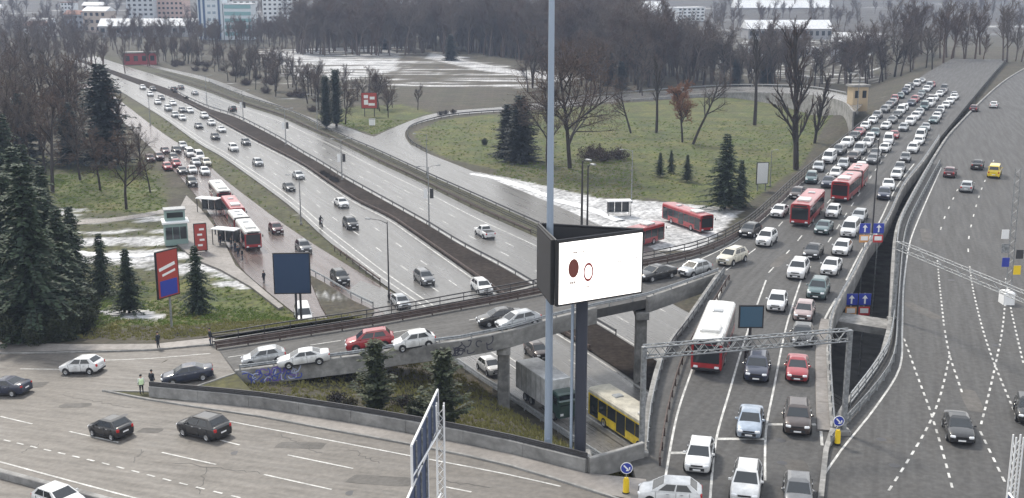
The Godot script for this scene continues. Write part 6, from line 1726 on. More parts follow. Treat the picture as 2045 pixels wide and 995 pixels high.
	for k in 3:
		var mm := MultiMesh.new()
		mm.transform_format = MultiMesh.TRANSFORM_3D
		var one := MB.new()
		for ch in b[k * 2 + (0 if k else 1)].get_children():
			var arr: Array = ch.mesh.surface_get_arrays(0)
			one.v.append_array(arr[Mesh.ARRAY_VERTEX]); one.n.append_array(arr[Mesh.ARRAY_NORMAL]); one.c.append_array(arr[Mesh.ARRAY_COLOR]); one.u.append_array(arr[Mesh.ARRAY_TEX_UV])
		mm.mesh = one.mesh(M.twig_grey if k else M.twig)
		mm.instance_count = piles[k].size()
		for i in piles[k].size():
			var q: Array = piles[k][i]
			var y := far_height(q[0], q[1]) if q[1] < -760 else ground_height(q[0], q[1]) - 0.1
			mm.set_instance_transform(i, Transform3D(Basis(Vector3.UP, r.randf() * TAU).scaled(Vector3.ONE * q[2]), Vector3(q[0], y, q[1])))
		var mi := MultiMeshInstance3D.new()
		mi.name = numbered("far_wood")
		mi.multimesh = mm
		mi.material_override = M.twig_grey if k else M.twig
		add_child(mi)
		tag(mi, ["brown far off wood of bare trees behind the snowy field", "grey far off wood of bare trees filling the background", "pale far off wood mixed among the brown one"][k], "wood")
		mi.set_meta("kind", "stuff")
	# dark weeds on the bank
	for q in [Vector3(-19.32, -3.2, -92.54), Vector3(-17.06, -3.1, -91.59), Vector3(-13.33, -3.3, -91.42), Vector3(-2.33, -2.4, -81.72), Vector3(-0.46, -2.2, -80.32), Vector3(3.4, -1.6, -76.28)]:
		plant(weed, "dry_weed", q, "tuft of dry weeds behind the pale wall", "weed", 1.0, -1.0, "weeds on the bank")
	for s in b + [tall, wide_tree, slim, rusty, spruce, spruce2, cedar, yew, cypress, shrub, juniper, hedge, weed, scrub]:
		s.free()


# ---------------------------------------------------------------- street furniture

# y of the banks below a point
func drop(p: Vector3) -> Vector3:
	for called in ["park_bank", "flyover_bank"]:
		var v: PackedVector3Array = get_node(called).mesh.surface_get_arrays(0)[Mesh.ARRAY_VERTEX]
		for k in range(0, v.size(), 3):
			var a := v[k]
			var b := v[k + 1]
			var c := v[k + 2]
			var d := (b.z - c.z) * (a.x - c.x) + (c.x - b.x) * (a.z - c.z)
			if absf(d) < 1e-6:
				continue
			var s := ((b.z - c.z) * (p.x - c.x) + (c.x - b.x) * (p.z - c.z)) / d
			var t := ((c.z - a.z) * (p.x - c.x) + (a.x - c.x) * (p.z - c.z)) / d
			if s >= 0 and t >= 0 and s + t <= 1:
				return Vector3(p.x, s * a.y + t * b.y + (1 - s - t) * c.y, p.z)
	return p


func lamp_post(label: String, at: Vector3, high: float, arms: Array, banner := false, mat := "steel", r := 0.09) -> Node3D:
	var o := thing("lamp_post", label, "lamp post", at, 0.0, "lamp posts")
	var mb := MB.new()
	mb.tube([Vector3(0, -0.2, 0), Vector3(0, high * 0.5, 0), Vector3(0, high, 0)], [r * 1.3, r, r * 0.65], 8)
	part("pole", mb, M[mat], o)
	mb = MB.new(); mb.cbox(Vector3(0, 0.12, 0), Vector3(0.45, 0.3, 0.45), 0.06)
	part("base", mb, M.concrete, o)
	for d in arms:
		var e := Vector3(d.x, 0, d.y)
		mb = MB.new(); mb.tube([Vector3(0, high - 0.25, 0), Vector3(0, high + 0.1, 0) + e * 0.4, Vector3(0, high + 0.2, 0) + e], [0.05, 0.04, 0.035], 6)
		part("arm", mb, M[mat], o)
		mb = MB.new(); mb.cbox(Vector3(0, high + 0.2, 0) + e * 1.15, Vector3(0.7, 0.16, 0.32), 0.05, Basis(Vector3.UP, -atan2(e.z, e.x)))
		part("lamp_head", mb, M.steel, o)
	if banner:
		for x in [-1, 1]:
			mb = MB.new(); mb.box(Vector3(x * 0.5, high * 0.55, 0), Vector3(0.6, 1.6, 0.05))
			part("banner", mb, M.white_paint if x < 0 else M.steel_dark, o)
	return o


func truss(mb: MB, a: Vector3, b: Vector3, deep: float, wide: float, cells: int, t := 0.05) -> void:
	var d := (b - a).normalized()
	var s := d.cross(Vector3.UP).normalized() * wide * 0.5
	var u := Vector3.UP * deep * 0.5
	var off := [s + u, s - u, -s - u, -s + u]
	for q in off:
		mb.tube([a + q, b + q], [t, t], 4)
	for k in cells:
		var p := a.lerp(b, float(k) / cells)
		var n := a.lerp(b, float(k + 1) / cells)
		for i in 4:
			var i2 := (i + 1) % 4
			if k % 2:
				mb.tube([p + off[i], n + off[i2]], [t * 0.6, t * 0.6], 3, false)
			else:
				mb.tube([p + off[i2], n + off[i]], [t * 0.6, t * 0.6], 3, false)


func flat_panel(called: String, parent: Node3D, a: Vector3, b: Vector3, high: float, thick: float, face: Material, back: Material) -> MeshInstance3D:
	# upright board from a to b (bottom edge); its face looks to the right of a -> b turned towards the viewer
	var d := (b - a)
	var len := d.length()
	d = d.normalized()
	var n := d.cross(Vector3.UP).normalized()
	var bas := Basis(d, Vector3.UP, n)
	var mb := MB.new()
	mb.box((a + b) * 0.5 + Vector3.UP * high * 0.5, Vector3(len, high, thick), bas)
	var o := part(called, mb, back, parent)
	var f := MB.new()
	f.box((a + b) * 0.5 + Vector3.UP * high * 0.5 + n * (thick * 0.5 + 0.012), Vector3(len - 0.24, high - 0.24, 0.02), bas)
	part("face", f, face, o)
	return o


func big_billboard() -> void:
	var a := Vector3(2.79, 11.17, -72)
	var b := Vector3(8.55, 11.22, -75.3)
	b.y = a.y
	var c := Vector3(a.x - 1.0, a.y, a.z - 5.2)
	var foot := Vector3(4.62, -0.33, -74.64)
	var o := thing("led_billboard", "big three sided billboard with bright white screen on dark pole", "billboard", foot)
	var high := 4.25
	var rel := func(p: Vector3) -> Vector3: return p - foot
	var scr := plain("screen_white", Color.BLACK, 0.5)
	scr.albedo_color = lin(0.05, 0.05, 0.05)
	scr.emission_enabled = true
	scr.emission = Color(1.0, 0.975, 0.955)
	scr.emission_energy_multiplier = 0.92
	var front := flat_panel("screen_panel", o, rel.call(a), rel.call(b), high, 0.3, scr, M.black)
	# print on the screen: two round badges and faint lines of lettering
	var d := (b - a).normalized()
	var n := d.cross(Vector3.UP).normalized()
	var bas := Basis(d, Vector3.UP, n)
	var w := a.distance_to(b)
	var at := func(u: float, v: float) -> Vector3: return rel.call(a) + d * w * u + Vector3.UP * high * v + n * 0.18
	for q in [[0.18, 0.56, 0.4, 0.62, 0.0, "brown_print", lin(0.19, 0.05, 0.035)], [0.35, 0.47, 0.38, 0.62, 0.23, "red_print", lin(0.3, 0.03, 0.03)]]:
		var mb := MB.new()
		var p: Vector3 = at.call(q[0], q[1])
		var k := 28
		for i in k:
			var t0 := TAU * i / k
			var t1 := TAU * (i + 1) / k
			var f := func(t: float, s: float) -> Vector3: return p + bas * Vector3(cos(t) * q[2] * s, sin(t) * q[3] * s, 0)
			if q[4] > 0.0:
				mb.quad(f.call(t0, 0.74), f.call(t0, 1.0), f.call(t1, 1.0), f.call(t1, 0.74))
			else:
				mb.tri(p, f.call(t0, 1.0), f.call(t1, 1.0))
		part("badge_print", mb, plain(q[5], q[6], 0.6), front)
	var pr := RandomNumberGenerator.new()
	pr.seed = 14
	for q in [[0.18, 0.34, 0.4, 0.16, 3], [0.35, 0.24, 0.36, 0.1, 3], [0.66, 0.56, 1.1, 0.09, 8], [0.86, 0.585, 1.0, 0.09, 7], [0.72, 0.44, 1.3, 0.06, 11], [0.76, 0.38, 0.9, 0.05, 8], [0.24, 0.8, 0.9, 0.1, 7]]:
		var pos := -0.5
		for k in q[4]:
			var wd: float = q[2] / q[4] * pr.randf_range(0.45, 0.9)
			var mb := MB.new()
			mb.box(at.call(q[0] + pos * q[2] / w, q[1]) + Vector3.UP * pr.randf_range(-0.01, 0.01), Vector3(wd, q[3] * pr.randf_range(0.7, 1.1), 0.006), bas)
			part("letter_print", mb, plain("grey_print" if q[0] > 0.5 else "dark_print", lin(0.42, 0.4, 0.4) if q[0] > 0.5 else lin(0.16, 0.1, 0.08), 0.6), front)
			pos += 1.0 / q[4]
	flat_panel("back_panel", o, rel.call(c), rel.call(b) + Vector3(0.1, 0, -0.5), high, 0.25, M.steel_dark, M.black)
	flat_panel("side_panel", o, rel.call(c) + Vector3(0, 0, 0.3), rel.call(a) + Vector3(-0.2, 0, -0.3), high, 0.25, M.steel_dark, M.black)
	var top := MB.new()
	for q in [[a, b], [c, b], [c, a]]:
		top.tube([rel.call(q[0]) + Vector3.UP * (high + 0.04), rel.call(q[1]) + Vector3.UP * (high + 0.04)], [0.07, 0.07], 5)
	part("walkway_rail", top, M.steel_dark, o)
	var mb := MB.new()
	mb.tube([Vector3(0, -0.4, 0), Vector3(0, a.y - foot.y + 1.0, 0)], [0.4, 0.4], 14)
	part("pole", mb, plain("pole_dark", lin(0.045, 0.05, 0.07), 0.5, 0.3), o)
	mb = MB.new(); mb.tube([Vector3(-0.62, -0.4, 0.1), Vector3(-0.62, a.y - foot.y, 0.1)], [0.1, 0.1], 8)
	part("cable_duct", mb, M.mast, o)
	mb = MB.new(); mb.cbox(Vector3(0, 0.1, 0), Vector3(1.6, 0.5, 1.6), 0.08)
	part("foundation", mb, M.concrete, o)
	# the light that the screen gives off
	var l := AreaLight3D.new()
	l.name = "screen_light"
	l.area_size = Vector2(w - 0.4, high - 0.4)
	l.light_energy = 0.25
	l.light_color = Color(1.0, 0.975, 0.955)
	l.shadow_enabled = true
	o.add_child(l)
	l.transform = Transform3D(Basis(-d, Vector3.UP, -n), rel.call((a + b) * 0.5) + Vector3.UP * high * 0.5 + n * 0.25)


func post_board(called: String, label: String, foot: Vector3, low: float, wide: float, high: float, turn: float, face: Material, posts: Array, mat := "steel_dark", category := "billboard") -> Node3D:
	var o := thing(called, label, category, foot, turn)
	for x in posts:
		var mb := MB.new(); mb.tube([Vector3(x, -0.3, -0.1), Vector3(x, low + high * 0.8, -0.1)], [0.13, 0.13], 8)
		part("post", mb, M[mat], o)
	flat_panel("panel", o, Vector3(-wide * 0.5, low, 0), Vector3(wide * 0.5, low, 0), high, 0.22, face, M.black)
	return o


func gantry(label: String, a: Vector3, b: Vector3, high: float, deep: float) -> Node3D:
	var o := thing("sign_gantry", label, "gantry", a)
	var r := b - a
	var mb := MB.new()
	truss(mb, Vector3(0, high - deep * 0.5, 0), r + Vector3(0, high - deep * 0.5 - r.y, 0), deep, 0.6, 26, 0.06 if deep > 0.72 else 0.045)
	part("beam", mb, M.steel, o)
	for q in [Vector3.ZERO, r]:
		mb = MB.new()
		mb.cbox(q + Vector3(0, high * 0.5, 0), Vector3(0.34, high, 0.34), 0.05, Basis(Vector3.UP, -atan2(r.z, r.x)))
		part("column", mb, M.steel, o)
		mb = MB.new(); mb.cbox(q + Vector3(0, 0.15, 0), Vector3(0.9, 0.4, 0.9), 0.08)
		part("foundation", mb, M.concrete, o)
	return o


func lane_signs(label: String, feet: Array, top: float) -> void:
	var o := thing("direction_sign", label, "sign", feet[0])
	for k in feet.size():
		var f: Vector3 = feet[k] - feet[0]
		var h = top - feet[0].y
		var mb := MB.new(); mb.tube([f + Vector3(0, -0.2, 0), f + Vector3(0, h, 0)], [0.08, 0.07], 6)
		part("post", mb, M.steel, o)
		mb = MB.new(); mb.box(f + Vector3(0, h - 0.65, 0.12), Vector3(1.25, 1.2, 0.06))
		var p := part("blue_panel", mb, M.blue_sign, o)
		mb = MB.new(); mb.box(f + Vector3(0.0, h - 0.8, 0.16), Vector3(0.16, 0.6, 0.02))
		part("arrow_stem", mb, M.white_paint, p)
		mb = MB.new(); mb.tri(f + Vector3(-0.3, h - 0.55, 0.165), f + Vector3(0.3, h - 0.55, 0.165), f + Vector3(0, h - 0.18, 0.165))
		part("arrow_head", mb, M.white_paint, p)
		mb = MB.new(); mb.box(f + Vector3(0, h - 1.9, 0.12), Vector3(1.15, 0.9, 0.06))
		var q := part("lower_panel", mb, M.red_sign if k else plain("orange_sign", lin(0.6, 0.3, 0.12), 0.5), o)
		mb = MB.new(); mb.box(f + Vector3(0, h - 1.85, 0.16), Vector3(0.85, 0.5, 0.02))
		part("white_field", mb, M.white_paint, q)


func keep_sign(label: String, at: Vector3) -> void:
	var o := thing("keep_right_sign", label, "sign", at)
	var mb := MB.new(); mb.tube([Vector3.ZERO, Vector3(0, 2.0, 0)], [0.04, 0.04], 6)
	part("post", mb, M.steel, o)
	mb = MB.new(); mb.lathe(Vector3(0, 1.75, 0.05), [[0.001, 0.03], [0.36, 0.03], [0.38, 0.0], [0.001, -0.01]], 20, Vector3.BACK)
	var disc := part("disc", mb, M.blue_sign, o)
	mb = MB.new(); mb.lathe(Vector3(0, 1.75, 0.05), [[0.345, 0.034], [0.385, 0.034], [0.385, 0.0]], 20, Vector3.BACK)
	part("white_ring", mb, M.white_paint, disc)
	mb = MB.new()
	mb.box(Vector3(-0.04, 1.79, 0.09), Vector3(0.09, 0.4, 0.012), Basis(Vector3.BACK, 0.78))
	mb.box(Vector3(0.1, 1.6, 0.09), Vector3(0.26, 0.08, 0.012))
	mb.box(Vector3(0.19, 1.69, 0.09), Vector3(0.08, 0.26, 0.012))
	part("arrow", mb, M.white_paint, disc)
	mb = MB.new(); mb.tube([Vector3(0, 0, 0.05), Vector3(0, 0.95, 0.05), Vector3(0, 1.1, 0.05)], [0.2, 0.19, 0.12], 12)
	part("bollard", mb, M.yellow, o)
	mb = MB.new(); mb.tube([Vector3(0, 0.0, 0.05), Vector3(0, 0.14, 0.05)], [0.24, 0.22], 12)
	part("bollard_base", mb, M.black, o)


func edge_on_sign(label: String, foot: Vector3, dir: Vector3, panels: Array, post_high: float) -> void:
	# large direction sign seen almost edge on, on a white lattice post
	var o := thing("road_sign", label, "sign", foot)
	var mb := MB.new()
	for q in [[-0.2, -0.2], [0.2, -0.2], [0.2, 0.2], [-0.2, 0.2]]:
		mb.tube([Vector3(q[0], -0.3, q[1]), Vector3(q[0], post_high, q[1])], [0.05, 0.05], 5)
	for k in int(post_high / 0.5):
		var y := k * 0.5
		var c := [Vector3(-0.2, y, -0.2), Vector3(0.2, y, -0.2), Vector3(0.2, y, 0.2), Vector3(-0.2, y, 0.2)]
		for i in 4:
			mb.tube([c[i], c[(i + 1) % 4] + Vector3.UP * 0.5], [0.022, 0.022], 3, false)
	part("lattice_post", mb, M.white_paint, o)
	var d := dir.normalized()
	for q in panels:
		# q: start along, length, bottom, height
		var a = d * q[0] + Vector3.UP * q[2] + Vector3(-0.45, 0, 0)
		var b = a + d * q[1]
		var f := flat_panel("sign_panel", o, a, b, q[3], 0.09, plain("sign_back", lin(0.05, 0.075, 0.15), 0.5, 0.2), M.sign_back)
		var fr := MB.new()
		for e in [[a, b], [a + Vector3.UP * q[3], b + Vector3.UP * q[3]], [a, a + Vector3.UP * q[3]], [b, b + Vector3.UP * q[3]]]:
			fr.tube([e[0], e[1]], [0.07, 0.07], 5)
		part("frame", fr, M.white_paint, o)
		for k in 5:
			var r := MB.new()
			var p = a.lerp(b, (k + 0.5) / 5.0) + Vector3.UP * q[3] * 0.5
			r.box(p + d.cross(Vector3.UP) * -0.1, Vector3(0.08, q[3] * 0.96, 0.08))
			part("stiffener", r, M.steel, f)
	for y in [panels[0][2] + 0.5, panels[-1][2] + 0.5]:
		mb = MB.new(); mb.tube([Vector3(0, y, 0), d * (panels[0][0] + panels[0][1]) + Vector3(-0.4, y, 0)], [0.06, 0.05], 5)
		part("bracket", mb, M.white_paint, o)


func build_street_furniture() -> void:
	# things planted on the banks come down to the soil
	for o in get_children():
		if o is Node3D and o.name.contains("shrub") or o.name.contains("weed") or o.name.begins_with("spruce") or o.name.begins_with("bare_tree"):
			if o.position.y > -8.95 and o.position.y < -0.5:
				o.position = drop(o.position)
	# the tall mast
	var mast := thing("high_mast", "very tall slender pale blue steel mast rising out of the picture", "mast", drop(Vector3(2.51, -0.54, -75.98)))
	var mb := MB.new()
	mb.tube([Vector3(0, -0.5, 0), Vector3(0, 16, 0), Vector3(0, 46, 0)], [0.28, 0.23, 0.14], 16)
	part("shaft", mb, M.mast, mast)
	mb = MB.new(); mb.lathe(Vector3(0, 0.0, 0), [[0.6, -0.3], [0.6, 0.12], [0.36, 0.16]], 16)
	part("flange", mb, M.mast, mast)
	mb = MB.new(); mb.lathe(Vector3(0, 45.2, 0), [[0.2, 0.0], [1.2, 0.1], [1.2, 0.3], [0.2, 0.5]], 16)
	part("lamp_ring", mb, M.steel, mast)
	mb = MB.new(); mb.cbox(Vector3(0, 1.4, 0.34), Vector3(0.22, 0.8, 0.08), 0.02)
	part("access_door", mb, M.mast, mast)
	big_billboard()
	# other boards
	var navy := plain("screen_navy", lin(0.03, 0.055, 0.11), 0.25)
	post_board("dark_billboard", "square dark blue billboard on twin posts behind the flyover", drop(Vector3(-24.44, -7.4, -126.49)) , 3.4, 4.1, 4.7, 0.05, navy, [0.3, 0.8])
	var small := post_board("ramp_screen", "small dark screen on a post between ramp lanes", Vector3(20.07, 0, -94.77), 2.7, 2.1, 2.0, 0.0, plain("screen_teal", lin(0.05, 0.1, 0.15), 0.2), [0.0], "steel_dark", "screen")
	mb = MB.new(); mb.cbox(Vector3(0, 0.5, 0), Vector3(0.8, 1.0, 0.5), 0.08)
	part("cabinet", mb, M.steel_dark, small)
	var red := plain("red_print_board", lin(0.34, 0.05, 0.04), 0.45)
	var tilt := post_board("tilted_advert", "leaning red and blue advert board on a grey post", drop(Vector3(-36.89, -6.4, -121.82)), 3.6, 3.0, 5.2, 1.0, red, [0.2], "steel", "advert board")
	mb = MB.new(); mb.box(Vector3(0, 4.7, 0.145), Vector3(2.3, 1.7, 0.02))
	part("blue_print", mb, M.blue_sign, tilt)
	mb = MB.new(); mb.box(Vector3(-0.1, 7.0, 0.145), Vector3(2.2, 0.35, 0.02), Basis(Vector3.BACK, 0.2))
	part("white_print", mb, M.white_paint, tilt)
	mb = MB.new(); mb.box(Vector3(0.1, 6.3, 0.145), Vector3(1.8, 0.25, 0.02), Basis(Vector3.BACK, 0.2))
	part("white_print", mb, M.white_paint, tilt)
	var rb := post_board("red_board", "small red and white board on posts beside the side road", Vector3(-41.06, -9, -338.81), 2.2, 4.6, 4.6, 0.0, red, [-1.4, 1.4], "steel_dark", "advert board")
	for q in [[-0.9, 5.6, 1.2, 0.9], [-0.9, 4.0, 1.2, 1.4], [0.9, 5.2, 1.4, 0.8], [0.7, 3.4, 1.8, 0.7]]:
		mb = MB.new(); mb.box(Vector3(q[0], q[1], 0.145), Vector3(q[2], q[3], 0.02))
		part("white_print", mb, M.white_paint, rb)
	post_board("white_board", "plain white panel on the lawn by the ramp wall", Vector3(47.74, -9, -221.57), 1.2, 2.4, 4.2, 0.2, M.white_paint, [-0.8, 0.8], "steel", "board")
	var wb := thing("utility_box", "white utility box on the small grass triangle", "box", Vector3(-37.99, -9, -318.57))
	mb = MB.new(); mb.cbox(Vector3(0, 0.8, 0), Vector3(1.6, 1.6, 1.0), 0.06)
	part("cabinet", mb, M.white_paint, wb)
	mb = MB.new(); mb.cbox(Vector3(0, 1.64, 0), Vector3(1.75, 0.1, 1.15), 0.03)
	part("lid", mb, M.steel, wb)
	# lamp posts
	for q in [
		[Vector3(-15.6, -9, -143.78), 10.4, [Vector2(-2.2, -0.8)], false, "lamp post with one arm at the tip of the motorway verge"], [Vector3(-34.96, -9, -190.61), 8.0, [Vector2(-1.8, -0.6)], false, "thin lamp post on the grass verge of the motorway"], [Vector3(-34.06, -9, -232.59), 8.2, [Vector2(1.4, -0.6), Vector2(-1.4, 0.6)], true, "lamp post with banners beside the median shrubs"], [Vector3(-13.65, -9, -189.44), 9.8, [Vector2(1.4, -0.6), Vector2(-1.4, 0.6)], true, "lamp post with banners in the middle of the motorway median"], [Vector3(-54.36, -9, -281.05), 8.6, [Vector2(1.4, -0.6), Vector2(-1.4, 0.6)], true, "lamp post with banners opposite the columnar evergreens"], [Vector3(-74.37, -9, -325.05), 8.6, [Vector2(1.4, -0.6), Vector2(-1.4, 0.6)], true, "lamp post with banners far up the motorway median"], [Vector3(-95.12, -9, -367.21), 9.0, [Vector2(1.4, -0.6), Vector2(-1.4, 0.6)], false, "farthest lamp post of the motorway median"],
		[Vector3(-17.17, -9, -234.92), 9.0, [Vector2(-2.0, 0.8)], false, "lamp post between tram bed and side road"], [Vector3(21.66, -9, -209.61), 9.5, [Vector2(-1.8, 0.4)], false, "lamp post on the snowy plaza of the loop island"], [Vector3(-50.84, -9, -306.34), 9.5, [Vector2(-1.8, 0.6)], false, "lamp post by the columnar evergreens"], [Vector3(-58.62, -9, -133.21), 5.6, [Vector2(0.8, 0.2)], false, "short park lamp post in front of the dark spruces"], [Vector3(50.28, -9, -225.86), 7.0, [Vector2(0.8, 0.2)], false, "lamp post beside the white panel on the lawn"], [Vector3(47.77, -9, -384.74), 12.0, [Vector2(-1.2, 0.2)], false, "lamp post behind the far side of the loop"], [Vector3(70.65, -9, -394.13), 11.0, [Vector2(-1.2, 0.2)], false, "slim lamp post at the far rim of the loop"], [Vector3(-65.44, -9, -170.4), 5.0, [Vector2(0.6, 0.2)], false, "park lamp post at the snowy path"], [Vector3(-98.21, -9, -318.57), 8.0, [Vector2(0.8, 0.2)], false, "lamp post standing on the empty bus road edge"],
		[Vector3(79.29, 0, -270.14), 9.0, [Vector2(-1.8, 0.6)], false, "pale lamp post where the loop meets the ramp"], [Vector3(44.65, 0, -142.28), 12.0, [Vector2(-1.5, 0.5)], false, "dark lamp post at the edge of the ramp near the buses"]]:
		lamp_post(q[4], q[0], q[1], q[2], q[3], "steel_dark" if q[1] > 10 else "steel")
	lamp_post("twin dark pole with floodlights behind the big billboard", Vector3(7.17, -0.08, -118.39), 13.2, [Vector2(0.5, 0.5)], false, "steel_dark", 0.13)
	lamp_post("second dark pole close to the floodlight pole behind the billboard", Vector3(7.71, -0.03, -117.8), 12.8, [Vector2(0.4, 0.6)], false, "steel_dark", 0.11)
	# gantries
	gantry("pale steel portal gantry spanning the ramp lanes", Vector3(8.78, 0, -74.47), Vector3(23.49, 0, -78.19), 7.7, 0.75)
	gantry("long lattice gantry arm crossing the wide road at a slant", Vector3(35.73, 0, -105.88), Vector3(43.5, 0, -72.5), 7.6, 0.7)
	lane_signs("pair of blue signs on tall posts rising from the gap beside the white van", [Vector3(41.63, -9, -135.66), Vector3(43.25, -9, -135.66)], 3.0)
	lane_signs("lower pair of blue signs behind the portal gantry column", [Vector3(34.81, -9, -116.23), Vector3(36.17, -9, -116.23)], -0.2)
	keep_sign("round blue arrow sign with yellow bollard at the ramp kerb", Vector3(22.53, 0, -76.2))
	keep_sign("round blue arrow sign with yellow bollard at the wall corner", Vector3(7.17, -0.08, -68.52))
	edge_on_sign("tall blue road sign seen edge on beside a white lattice post", Vector3(-3.9, upper(-3.9), -60.0), Vector3(-0.1, 0, 1.0), [[-2.0, 8.0, 8.3, 2.1], [1.6, 8.0, 4.6, 3.6]], 10.3)
	edge_on_sign("blue road sign seen edge on at the border of the wide road", Vector3(27.6, 0, -60.0), Vector3(-0.05, 0, 1.0), [[0.6, 3.4, 2.4, 1.8]], 7.3)
	# lattice mast with small signs on the plinth of the wide road
	var pl := thing("traffic_mast", "white plinth with lattice mast and small signs on the wide road", "mast", Vector3(48.76, 0, -111.68))
	mb = MB.new(); mb.cbox(Vector3(0, 0.6, 0), Vector3(1.1, 1.3, 1.4), 0.08)
	part("plinth", mb, M.white_paint, pl)
	mb = MB.new()
	truss(mb, Vector3(0.1, 1.2, 0), Vector3(0.3, 13.0, -1.0), 0.5, 0.5, 24, 0.04)
	part("lattice_mast", mb, M.steel, pl)
	for q in [[-0.7, 5.6, M.steel], [-0.5, 4.2, M.blue_sign], [0.7, 3.4, M.yellow], [-0.8, 7.0, M.white_paint], [0.8, 5.0, M.steel_dark]]:
		mb = MB.new(); mb.box(Vector3(q[0], q[1], 0.1), Vector3(0.7, 0.9, 0.05))
		part("small_sign", mb, q[2], pl)
	# bus stop
	kiosk("pale two tier kiosk with glazed front at the bus stop", Vector3(-51.75, -9, -176.67), 0.35)
	var ad := post_board("stop_advert", "upright red advert panel beside the bus stop kiosk", Vector3(-46.28, -9, -170.4), 0.3, 1.9, 4.2, 0.35, red, [-0.7, 0.7], "steel_dark", "advert board")
	for k in 4:
		mb = MB.new(); mb.box(Vector3(0.3 * (k % 2) - 0.1, 1.2 + k * 0.8, 0.145), Vector3(0.7, 0.3, 0.02))
		part("white_print", mb, M.white_paint, ad)
	shelter("bus shelter with white flat roof at the stop", Vector3(-43.71, -9, -175.31), -0.35)
	shelter("far bus shelter with white flat roof behind the near one", Vector3(-52.52, -9, -200.11), -0.35)
	shelter("open frame shelter on the snowy plaza", Vector3(18.36, -9, -197.97), 0.1)
	# wrecked snow piles pushed to road edges
	for q in [["snow ridge ploughed along the loop island kerb", [Vector3(-9.08, -9, -240.94), Vector3(-2.27, -9, -233.75), Vector3(3.61, -9, -222.63), Vector3(7.22, -9, -215.43)], 0.5], ["snow ridge along the edge of the near park path", [Vector3(-66.4, -9, -172.01), Vector3(-58.38, -9, -168.2), Vector3(-51.65, -9, -170.4)], 0.5], ["snow ridge beside the side road plaza", [Vector3(8.05, -9, -212.48), Vector3(13.88, -9, -203.19), Vector3(18.33, -9, -193.82)], 0.6], ["old snow strip on the lawn by the left road", [Vector3(-46.79, -7.1, -126.47), Vector3(-44.16, -7.1, -127.04), Vector3(-39.71, -6.5, -123.6)], 0.45]]:
		snow_ridge(q[0], q[1], q[2])


func snow_ridge(label: String, pts: Array, size: float) -> void:
	var p := ease_path(pts, 0.8)
	var m := MB.new()
	var rows := []
	for i in p.size():
		var d: Vector3 = p[mini(i + 1, p.size() - 1)] - p[maxi(i - 1, 0)]
		var s := Vector3(-d.z, 0, d.x).normalized()
		var r := []
		var end := sin(PI * clampf(float(i) / (p.size() - 1), 0.02, 0.98))
		for k in 7:
			var t := k / 3.0 - 1.0
			var nz := noise.get_noise_2d(p[i].x * 0.9 + k * 3.0, p[i].z * 0.9)
			r.append(p[i] + s * t * size * 1.8 * (1.0 + 0.5 * nz) + Vector3.UP * (size * (1.0 - t * t) * (0.6 + 0.7 * nz) * pow(end, 0.4) - 0.1))
		rows.append(r)
	m.grid(rows)
	var o := part("snow_ridge", m, M.snow)
	tag(o, label, "snow")
	if pts[0].y > -8.9:
		for k in 1:
			o.position = Vector3.ZERO


func kiosk(label: String, at: Vector3, turn: float) -> void:
	var o := thing("kiosk", label, "kiosk", at, turn)
	var wall := plain("kiosk_wall", lin(0.22, 0.31, 0.29), 0.6)
	var mb := MB.new(); mb.box(Vector3(0, 1.7, 0), Vector3(3.4, 3.4, 2.8))
	part("wall", mb, wall, o)
	mb = MB.new(); mb.cbox(Vector3(0, 3.55, 0), Vector3(4.0, 0.3, 3.4), 0.06)
	part("roof", mb, M.white_paint, o)
	mb = MB.new(); mb.box(Vector3(0, 4.5, -0.2), Vector3(3.0, 1.6, 2.0))
	var up := part("upper_box", mb, wall, o)
	mb = MB.new(); mb.box(Vector3(0, 4.6, 0.83), Vector3(2.4, 0.8, 0.06))
	part("pane", mb, M.glass_dark, up)
	mb = MB.new(); mb.cbox(Vector3(0, 5.4, -0.2), Vector3(3.3, 0.2, 2.3), 0.05)
	part("upper_roof", mb, M.steel, o)
	for x in [-1, 0, 1]:
		mb = MB.new(); mb.box(Vector3(x * 1.05, 1.9, 1.42), Vector3(0.95, 1.9, 0.05))
		part("pane", mb, M.glass_dark, o)
	mb = MB.new(); mb.box(Vector3(1.72, 1.25, 0.3), Vector3(0.06, 2.3, 1.0))
	part("door", mb, M.steel, o)


func shelter(label: String, at: Vector3, turn: float) -> void:
	var o := thing("bus_shelter", label, "bus shelter", at, turn)
	var mb := MB.new(); mb.cbox(Vector3(0, 2.6, 0), Vector3(4.2, 0.16, 1.9), 0.05)
	part("roof", mb, M.white_paint, o)
	for x in [-1.9, 1.9]:
		for z in [-0.75, 0.75]:
			mb = MB.new(); mb.box(Vector3(x, 1.25, z), Vector3(0.1, 2.6, 0.1))
			part("post", mb, M.steel_dark, o)
	for x in [-1.25, 0.0, 1.25]:
		mb = MB.new(); mb.box(Vector3(x, 1.35, -0.75), Vector3(1.15, 1.9, 0.03))
		part("pane", mb, M.glass_dark, o)
	mb = MB.new(); mb.box(Vector3(0, 0.48, -0.45), Vector3(3.0, 0.08, 0.4))
	part("bench", mb, M.steel, o)


# ---------------------------------------------------------------- far buildings

